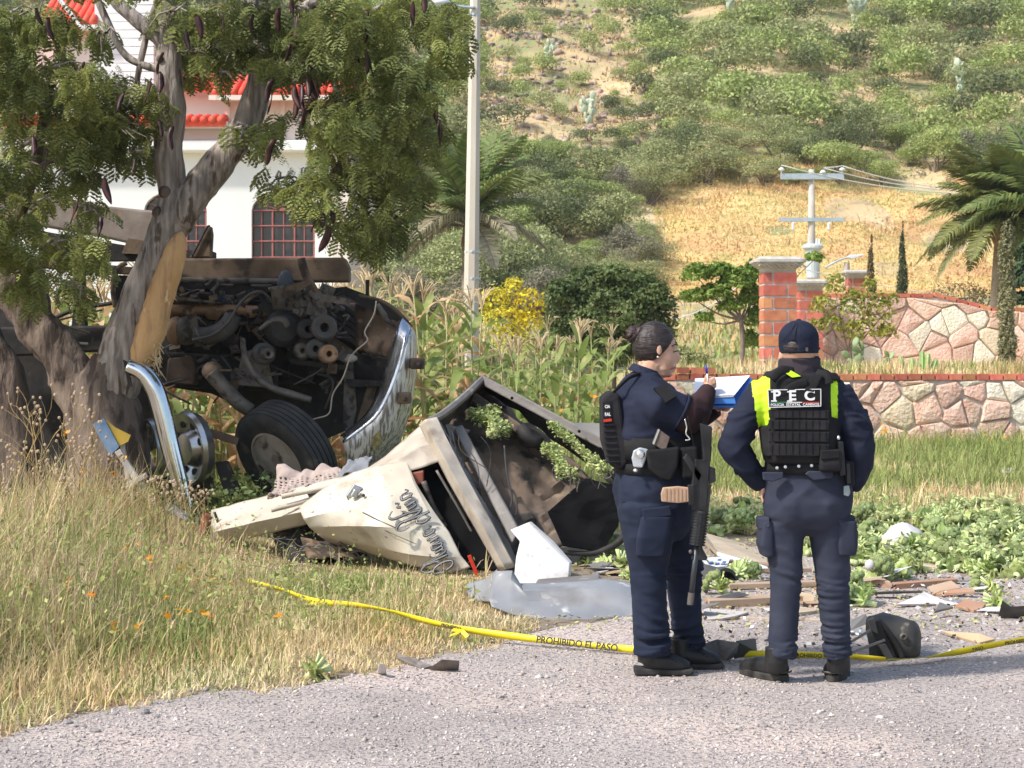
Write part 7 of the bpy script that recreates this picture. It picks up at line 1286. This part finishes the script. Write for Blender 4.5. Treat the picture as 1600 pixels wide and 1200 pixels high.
# clipboard, pen, rifle: things she holds or carries
c = thing('clipboard', 'blue clipboard with white sheets held between the two officers', 'clipboard', W(1130, 632, .08)); mk('board', MB().prism([W(1080, 634, -.02), W(1152, 634, -.04), W(1176, 590, .2), W(1096, 598, .2)], (0, 0, -.012)), mat('blue_plastic', (.05, .17, .55), (.07, .22, .62), 6, .35), c, bevel=.003); mk('board_edge', MB().prism([W(1080, 632, -.03), W(1150, 631, -.05), W(1148, 620, -.045), W(1084, 622, -.03)], (0, .01, 0)), mat('blue_plastic_edge', (.06, .22, .62), None, rough=.35), c, bevel=.002)
for k in range(3): mk('sheet', MB().prism([W(1084, 623 - k * 1.5, -.03), W(1146 + k, 620 - k * 1.5, -.05), W(1170 + k, 589 - k, .2), W(1092 - k * 3, 594 - k, .2)], (0, 0, .0015)), mat('white_paper', (.78, .79, .84), (.72, .74, .80), 4, .8), c)
mk('clip_arm', MB().tp([(1092, 640, DW), (1100, 652, DW), (1104, 662, DW)], 3, DW), m_ves, c)
pn = thing('pen', 'blue pen with clear barrel in the hand of the woman officer', 'pen', W(1107, 600, -.05)); a, e = W(1107, 602, -.05), W(1103, 571, -.05); mk('barrel', MB().tube([a, a.lerp(e, .62)], .0042, 8), mat('clear_barrel', (.75, .76, .80), None, rough=.2), pn, smooth=True); mk('pen_cap', MB().tube([a.lerp(e, .6), e], [.0055, .005], 8), mat('pen_blue', (.03, .04, .5), None, rough=.3), pn, smooth=True)
RF = thing('rifle', 'black rifle with tan magazine hanging muzzle down in front of the woman officer', 'rifle', W(1080, 945, -.25)); gd = DW - .34
def r_(nm, mb, m=m_gun, par=None, **k): return mk(nm, mb, m, par or RF, **k)
r_('stock', MB().pp([(1094, 661), (1113, 667), (1111, 722), (1099, 723)], gd, .035), bevel=.006); r_('buffer_tube', MB().tp([(1104, 668), (1100, 735)], 5, gd + .02, 12), smooth=True); r_('receiver', MB().pp([(1086, 718), (1110, 718), (1106, 772), (1104, 800), (1084, 798), (1080, 765)], gd, .035), bevel=.005)
r_('pistol_handle', MB().pp([(1067, 716), (1073, 708), (1098, 742), (1092, 755)], gd, .028), bevel=.005); r_('magazine_well', MB().pp([(1075, 758), (1088, 756), (1088, 790), (1076, 790)], gd - .003, .036), bevel=.004)
mg = r_('magazine', MB().pp([(1036, 762), (1060, 760), (1078, 762), (1078, 784), (1060, 786), (1034, 784), (1033, 772)], gd + .002, .026), mat('tan_polymer', (.42, .27, .17), (.50, .33, .22), 30, .6), bevel=.004)
for k in range(6): r_('mag_rib', MB().bp(1040 + k * 6, 764, 1042 + k * 6, 783, gd - .001, .003), mat('tan_rib', (.36, .23, .15), None) if k == 0 else bpy.data.materials['tan_rib'], mg)
hg = r_('handguard', MB().tp([(1096, 798), (1089, 852)], 10.5, gd + .02, 12, sm=False), mat('handguard_black', (.03, .032, .034), (.05, .052, .054), 20, .5), smooth=False)
for k in range(12): a = W(1096 - k * .6, 801 + k * 4.4, -.32); e = W(1095.7 - k * .6, 803.2 + k * 4.4, -.32); r_('rib', MB().tube([a, e], 12.2 * u, 12), m_gun, hg)
r_('sight_base', MB().pp([(1093, 848), (1106, 872), (1103, 876), (1080, 874), (1081, 868), (1092, 866), (1088, 855)], gd + .01, .012), bevel=.002); r_('sight_knob', MB().ball(W(1079, 862, -.33), (3 * u, .01, 3.4 * u), 8), m_grey, smooth=True); r_('barrel', MB().tp([(1089, 850), (1080, 930)], 4.2, gd + .02, 12, sm=False), mat('barrel_steel', (.07, .075, .08), None, rough=.4, metal=.6), smooth=True); r_('flash_hider', MB().tp([(1080.3, 926), (1078.5, 945)], 5.2, gd + .02, 12, sm=False), m_grey, bevel=.001)
r_('rear_sight', MB().pp([(1108, 728), (1118, 732), (1119, 752), (1108, 757)], gd + .005, .02), bevel=.003); r_('charging_rail', MB().pp([(1108, 757), (1112, 757), (1107, 800), (1103, 800)], gd, .02)); r_('sling', MB().tp([(1074, 650), (1084, 700), (1084, 760), (1082, 800)], 1.6, gd - .01, 6, flat=.4), m_ves, smooth=True)
# ---------- man officer
DM = 8.27; um = DM / FP
def M_(px, py, dd=0): return P(px, py, DM + dd)
MO = thing('person', 'officer seen from behind in black cap and yellow sided vest, hands on hips', 'person', (M_(1260, 0).x, DM, 0))
b = MB(); b.ball(M_(1248, 540), (29 * um, .098, 36 * um), 20); b.ball(M_(1251, 556, .02), (25 * um, .075, 24 * um), 14); b.ball(M_(1266, 562, .05), (13 * um, .04, 14 * um), 12); b.tube([M_(1250, 560), M_(1251, 600)], [23 * um, 26 * um], 14)
b.ball(M_(1219.5, 558, .01), (3.5 * um, .016, 9.5 * um), 10); b.ball(M_(1277.5, 560, .02), (3.5 * um, .016, 9 * um), 10); b.ball(M_(1272, 562, .085), (8 * um, .03, 14 * um), 10); b.ball(M_(1276, 556, .115), (4 * um, .012, 5 * um), 8)
b.loft([(M_(1250, 590), 50 * um, .09), (M_(1250, 620), 62 * um, .11), (M_(1252, 680), 58 * um, .11), (M_(1262, 740), 58 * um, .11), (M_(1262, 800), 66 * um, .12)], 18)
for L in ([(1188, 615), (1143, 690), (1190, 756)], [(1312, 618), (1344, 698), (1331, 760)]): b.tube([M_(*L[0]), M_(*L[1], -.03), M_(*L[2], .02)], [19 * um, 16 * um, 9 * um], 12)
for s_, x0 in ((1, 1192), (-1, 1328)):
    y0 = 768 if s_ == 1 else 772; b.ball(M_(x0, y0, .03), (6 * um, .045, 13 * um), 12)
    for k in range(4): b.tube([M_(x0, y0 + 4 + 3 * k, .03 + .01 * k), M_(x0 + s_ * 2, y0 + 10 + 4 * k, .06 + .006 * k), M_(x0 + s_ * 7, y0 + 14 + 4 * k, .085)], [2.9 * um, 2.7 * um, 2.2 * um], 8)
    b.tube([M_(x0, y0 - 4, .0), M_(x0 - s_ * 2, y0 + 8, -.02), M_(x0 + s_ * 1, y0 + 18, -.025)], [3.2 * um, 3 * um, 2.5 * um], 8)
for hp in ([(1226, 800), (1227, 900), (1222, 1005)], [(1298, 800), (1302, 900), (1310, 1005)]): b.tube([M_(*q) for q in hp], [30 * um, 20 * um, 12 * um], 12)
mk('body', remesh(b, .006, 5), m_skin, MO)
cp = MB(); cp.ball(M_(1248, 529), (31.5 * um, .108, 29 * um), 30); cp.loft([(M_(1249, 552), 30 * um, .10), (M_(1248, 540), 31.5 * um, .106), (M_(1248, 530), 31 * um, .106)], 30); cpm = remesh(cp, .006, 3); cc = M_(1248, 540)
for v_ in cpm.vertices:
    px, py = PX(v_.co)
    if v_.co.y < DM and ((px - 1238) / 9) ** 2 + ((py - 546) / 13) ** 2 < 1 and py < 547: v_.co = cc + (v_.co - cc) * .86
mk('cap', cpm, cloth('cap_cloth', (.010, .013, .028), (.018, .022, .042)), MO); mk('cap_brim', remesh(MB().ball(M_(1262, 545, .115), (.062, .075, .010), 18, Matrix.Rotation(R(-22), 3, 'Z') @ Matrix.Rotation(R(6), 3, 'X')), .005, 2), bpy.data.materials['cap_cloth'], MO); mk('cap_button', MB().ball(M_(1248, 500), (4 * um, .012, 2 * um), 10), bpy.data.materials['cap_cloth'], MO, smooth=True)
mk('cap_strap', MB().tube([M_(1226, 546, -.098), M_(1238, 549, -.112), M_(1252, 549, -.113), M_(1262, 547, -.103)], .008, 8, flat=.35), bpy.data.materials['cap_cloth'], MO, smooth=True); mk('cap_buckle', MB().bp(1259, 543, 1263, 549, DM - .118, .008), m_grey, MO, bevel=.001)
mb = MB()
for a_, b_2 in (((1248, 500), (1240, 533)), ((1248, 500), (1222, 535)), ((1248, 500), (1272, 538)), ((1248, 500), (1256, 548))): 
    pts = []
    for k in range(7):
        t_ = k / 6; px = a_[0] + (b_2[0] - a_[0]) * t_; py = a_[1] + (b_2[1] - a_[1]) * t_; dx_, dz_ = (px - 1248) / 31.5, (py - 529) / 29; r2 = max(0, 1 - dx_ * dx_ - dz_ * dz_); pts.append(M_(px, py, -.1075 * math.sqrt(r2)))
    mb.tube(pts, .0016, 4)
mk('cap_seam', mb, m_ves, MO); mk('hair', MB().ball(M_(1246, 541, -.03), (25 * um, .073, 19 * um), 16), m_hair, MO, smooth=True)
ga = remesh(MB().loft([(M_(1248, 560, .0), 30 * um, .085), (M_(1249, 570), 32 * um, .092), (M_(1250, 582), 35 * um, .10), (M_(1250, 596), 44 * um, .11)], 22), .006, 3); displace(ga, lambda p, q: folds(p, .006, (6, 6, 26), 2)); mk('neck_gaiter', ga, m_gait, MO)
s = MB(); s.loft([(M_(1249, 572), 30 * um, .075), (M_(1249, 584), 50 * um, .095), (M_(1249, 596), 68 * um, .12), (M_(1249, 625), 72 * um, .135), (M_(1250, 665), 61 * um, .14), (M_(1254, 705), 59 * um, .135), (M_(1262, 738), 66 * um, .135)], 26, 2.4)
s.tube([M_(1198, 608), M_(1180, 632, -.01), M_(1160, 662, -.03), M_(1146, 690, -.035)], [27 * um, 26 * um, 24.5 * um, 23.5 * um], 16); s.ball(M_(1145, 694, -.033), 23.5 * um, 14); s.tube([M_(1145, 696, -.033), M_(1162, 722, -.01), M_(1180, 745, .02), M_(1192, 760, .03)], [23 * um, 20 * um, 17.5 * um, 14 * um], 16)
s.tube([M_(1304, 612), M_(1320, 640, -.01), M_(1336, 672, -.03), M_(1342, 698, -.035)], [27 * um, 27 * um, 27 * um, 26 * um], 16); s.ball(M_(1342, 700, -.033), 26.5 * um, 14); s.tube([M_(1342, 702, -.033), M_(1341, 728, -.01), M_(1336, 750, .01), M_(1331, 766, .02)], [25.5 * um, 23 * um, 19 * um, 14 * um], 16)
sm = remesh(s, .008, 6)
def armfold(p, q):
    px, py = PX(p); w = .5 + (1.3 if (px < 1180 or px > 1318) and 640 < py < 740 else 0); return folds(p, .0058 * w, (9, 7, 11), 12)
displace(sm, armfold); so_ = mk('sweater', sm, [m_navs, m_hiv], MO); sm.materials.clear(); [sm.materials.append(q) for q in (m_navs, m_hiv)]
off = WL[MO.name]
for p in sm.polygons:
    c_w = p.center + off; px, py = PX(c_w)
    if c_w.y < DM + .03 and ((1172 < px < 1204 and 588 < py < 668 and px > 1172 + (py - 588) * .16) or (1288 < px < 1309 and 594 < py < 657)): p.material_index = 1
v = MB(); v.loft([(M_(1247, 586), 44 * um, .13), (M_(1246, 594), 48 * um, .152), (M_(1245.5, 622), 48 * um, .165), (M_(1246, 656), 49 * um, .168), (M_(1249, 668), 56 * um, .168), (M_(1250, 700), 58 * um, .165), (M_(1251, 718), 56 * um, .155), (M_(1251, 723), 53 * um, .145)], 40, 4.5)
vm = remesh(v, .008, 3); displace(vm, lambda p, q: .0025 * noise.noise(V(p) * 9)); VS = mk('tactical_vest', vm, m_ves, MO)
for k, (y0, y1) in enumerate(((640, 654), (656, 672), (674, 691), (693, 713))): mk('webbing_strip', MB().prism([M_(1201, y0, -.172), M_(1296, y0 + 1, -.172), M_(1294, y1, -.174), M_(1202, y1 - 1, -.174)], (0, .012, 0)), m_ves2, VS, bevel=.003)
mb = MB()
for (y0, y1) in ((640, 654), (656, 672), (674, 691), (693, 713)):
    for k in range(9): mb.bp(1206 + k * 10.5, y0 + .5, 1206.8 + k * 10.5, y1 - .5, DM - .1765, .004)
mk('webbing_stitches', mb, m_ves, VS)['kind'] = 'stuff'
mk('side_flap', MB().prism([M_(1296, 650, -.14), M_(1312, 655, -.10), M_(1312, 712, -.10), M_(1298, 718, -.14)], (0, .08, 0)), m_ves, VS, bevel=.01); mk('side_flap', MB().prism([M_(1188, 668, -.08), M_(1203, 664, -.14), M_(1203, 716, -.14), M_(1194, 712, -.1)], (0, .08, 0)), m_ves, VS, bevel=.01)
for q_ in ([(1206, 594, -.16), (1222, 578, -.15), (1240, 580, -.12)], [(1222, 618, -.172), (1240, 604, -.176), (1262, 598, -.174)], [(1296, 600, -.155), (1290, 586, -.14), (1276, 582, -.12)]): mk('shoulder_strap', MB().tube(spline([M_(*p) for p in q_])[0], .02, 8, flat=.3, up=(0, 1, 0)), m_ves, VS, smooth=True)
mk('shoulder_pad', remesh(MB().loft([(M_(1214, 590), 22 * um, .11), (M_(1216, 580), 18 * um, .10)], 16, 3), .008, 3), m_ves, MO); mk('shoulder_pad', remesh(MB().loft([(M_(1292, 594), 20 * um, .11), (M_(1288, 582), 17 * um, .10)], 16, 3), .008, 3), m_ves, MO)
mk('hi_vis_strip', MB().prism([M_(1220, 573, -.135), M_(1226, 573, -.13), M_(1252, 588, -.145), M_(1238, 590, -.155), M_(1222, 580, -.148)], (0, .01, 0)), m_hiv, MO, bevel=.002); mk('strap', MB().prism([M_(1257, 610, -.183), M_(1272, 613, -.183), M_(1286, 586, -.16), M_(1270, 584, -.155)], (0, .01, 0)), m_ves, VS, bevel=.003)
pa = mk('name_patch', MB().prism([M_(1199.5, 609, -.177), M_(1283, 607.5, -.177), M_(1283, 635, -.177), M_(1201, 637, -.177)], (0, .006, 0)), m_ves, VS)
for a_, b_2 in (((1199.5, 609.4), (1283, 608)), ((1201, 636.5), (1283, 634.6)), ((1200, 609), (1201.5, 637)), ((1282.6, 608), (1282.6, 635))): mk('border', MB().lb(a_, b_2, 1.1, DM - .180, .003), m_wht2, pa)
for ch, cx_ in (('P', 1213.5), ('E', 1238), ('C', 1265)): text(ch, pa, M_(cx_, 618.5, -.180), (1, 0, .01), (0, -1, 0), .062, m_wht2, .035, sx=1.1)
mb = MB()
for (x0, y0, x1) in ((1205, 611.2, 1213), (1205, 625.6, 1214), (1230, 611.2, 1238), (1230, 625.6, 1238)): mb.bp(x0, y0, x1, y0 + 2, DM - .1812, .003)
mk('letter_serifs', mb, m_wht2, pa)
for x0, x1, m in ((1204, 1229, mat('green_stripe', (.02, .22, .09), None)), (1229.3, 1253, m_wht2), (1253.3, 1280, m_redt)): mk('flag_stripe', MB().bp(x0, 628, x1, 629.4, DM - .180, .003), m, pa)
text('POLICIA  ESTATAL  CAMINOS', pa, M_(1242, 632.4, -.180), (1, 0, .01), (0, -1, 0), .0165, m_wht2, .02, sx=1.0)
t = MB(); t.loft([(M_(1262, 724), 64 * um, .13), (M_(1262, 750), 67 * um, .14), (M_(1262, 785), 70 * um, .15), (M_(1261, 806), 67 * um, .14), (M_(1261, 822), 54 * um, .11), (M_(1261, 836), 26 * um, .06)], 26, 2.4)
t.ball(M_(1237, 788, -.04), (32 * um, .112, 42 * um), 20); t.ball(M_(1287, 788, -.04), (32 * um, .112, 42 * um), 20)
t.tube([M_(1224, 815), M_(1225, 850), M_(1228, 890), M_(1227, 930), M_(1224, 975), M_(1221, 1026)], [34 * um, 30 * um, 25 * um, 23.5 * um, 23 * um, 21 * um], 18); t.tube([M_(1298, 815), M_(1298, 850), M_(1300, 890), M_(1302, 930), M_(1306, 975), M_(1309, 1028)], [34 * um, 32 * um, 27 * um, 25 * um, 22.5 * um, 19 * um], 18)
tm = remesh(t, .008, 14); displace(tm, lambda p, q: legfold(.48, .14, .0062)(p, q) + folds(p, .0045 * math.exp(-((p[2] - .70) / .07) ** 2), (3, 3, 20), 31)); mk('trousers', tm, m_navm, MO)
for q_ in ([(1192, 738), (1224, 738), (1224, 747), (1208, 753), (1193, 750)], [(1258, 741), (1264, 736), (1302, 737), (1302, 747), (1272, 751)]): mk('pocket_flap', MB().pp(q_, DM - .163, .03), m_navm, MO, bevel=.005)
mk('cargo_pocket', remesh(MB().loft([(M_(1320, 866, -.02), 15 * um, .08), (M_(1320, 850, -.02), 18 * um, .09), (M_(1319, 812, -.02), 17 * um, .09)], 16, 4), .007, 3), m_navm, MO); mk('pocket_flap', MB().prism([M_(1306, 806, -.115), M_(1336, 806, -.06), M_(1338, 822, -.06), M_(1322, 826, -.1), (M_(1312, 820, -.115))], (0, .12, 0)), m_navm, MO, bevel=.005)
mk('cargo_pocket', remesh(MB().loft([(M_(1198, 868, 0), 9 * um, .08), (M_(1195, 850, 0), 12 * um, .09), (M_(1197, 812, 0), 10 * um, .09)], 16, 4), .007, 3), m_navm, MO); mk('pocket_flap', MB().prism([M_(1186, 810, -.06), M_(1202, 808, -.1), M_(1203, 824, -.1), M_(1187, 828, -.06)], (0, .12, 0)), m_navm, MO, bevel=.005)
mk('belt', MB().loft([(M_(1262, 722), 66.5 * um, .143), (M_(1262, 739), 68.5 * um, .15)], 26, 2.4), m_ves, MO, smooth=True)
for px, py in ((1214, 731), (1227, 729.5), (1248, 728.5), (1268, 727.5)): mk('belt_stud', MB().lathe(M_(px, py, -.151), (0, -1, 0), [(2.4 * um, 0), (2.4 * um, .003), (1.2 * um, .004)], 12), m_brs, MO, auto=True)
po = mk('belt_pouch', MB().loft([(M_(1297, 736, -.16), 15 * um, .035), (M_(1297, 730, -.16), 17 * um, .04), (M_(1297, 706, -.16), 16 * um, .038)], 20, 5), m_ves2, MO, smooth=True); mk('pouch_flap', MB().pp([(1282, 704), (1312, 702), (1313, 716), (1283, 719)], DM - .205, .02), m_ves, po, bevel=.005)
mk('radio', MB().pp([(1310, 690), (1318, 690), (1322, 742), (1313, 744)], DM - .17, .04), m_gun, MO, bevel=.004); mk('radio_knob', MB().ball(M_(1310, 684, -.15), (3 * um, .01, 4 * um), 8), m_brs, MO); mk('holster', MB().pp([(1320, 720), (1335, 722), (1336, 758), (1326, 760), (1320, 745)], DM - .14, .06), m_ves, MO, bevel=.006); mk('pistol_slide', MB().pp([(1322, 724), (1328, 724), (1330, 756), (1324, 756)], DM - .155, .03), m_gun, MO, bevel=.003); mk('grey_clip', MB().pp([(1319, 760), (1327, 758), (1329, 770), (1326, 776), (1319, 774)], DM - .15, .02), mat('grey_plastic_clip', (.25, .29, .30), None, rough=.4), MO, bevel=.004)
mk('knee_gadget', MB().lathe(M_(1338, 836, -.0), (1, -.3, 0), [(9 * um, -.01), (10 * um, 0), (6 * um, .008)], 16), m_grey, MO, auto=True)
def boot2(cx_, yaw, y0):
    o_ = M_(cx_, y0); Mz = Matrix.Rotation(R(yaw), 3, 'Z')
    def f(x, y, z): return V((o_.x, o_.y + .085, 0)) + Mz @ V((x, y, 0)) + V((0, 0, z))
    m = MB(); m.tube([f(0, -.06, .052), f(0, .02, .06), f(0, .10, .055), f(0, .17, .04), f(0, .20, .035)], [.045, .048, .045, .04, .028], 16); m.tube([V((o_.x, o_.y, .17)), V((o_.x, o_.y, .10)), V((o_.x, o_.y + .01, .06))], [.052, .054, .052], 14)
    bo = mk('boot', remesh(m, .006, 3), m_boot, MO); z0 = .002; pr = []
    for k in range(18): a = 2 * math.pi * k / 18; pr.append(f(.052 * math.cos(a) * (1 - .12 * math.sin(a)), .065 + .155 * math.sin(a), z0))
    mk('sole', MB().prism(pr, (0, 0, .034)), m_sole, bo, bevel=.006); mk('heel_stripe', MB().tube([f(-.045, -.07, .048), f(0, -.097, .05), f(.045, -.07, .048)], .005, 6), m_grey, bo, smooth=True)
boot2(1213, 38, 1060); boot2(1310, -22, 1062)
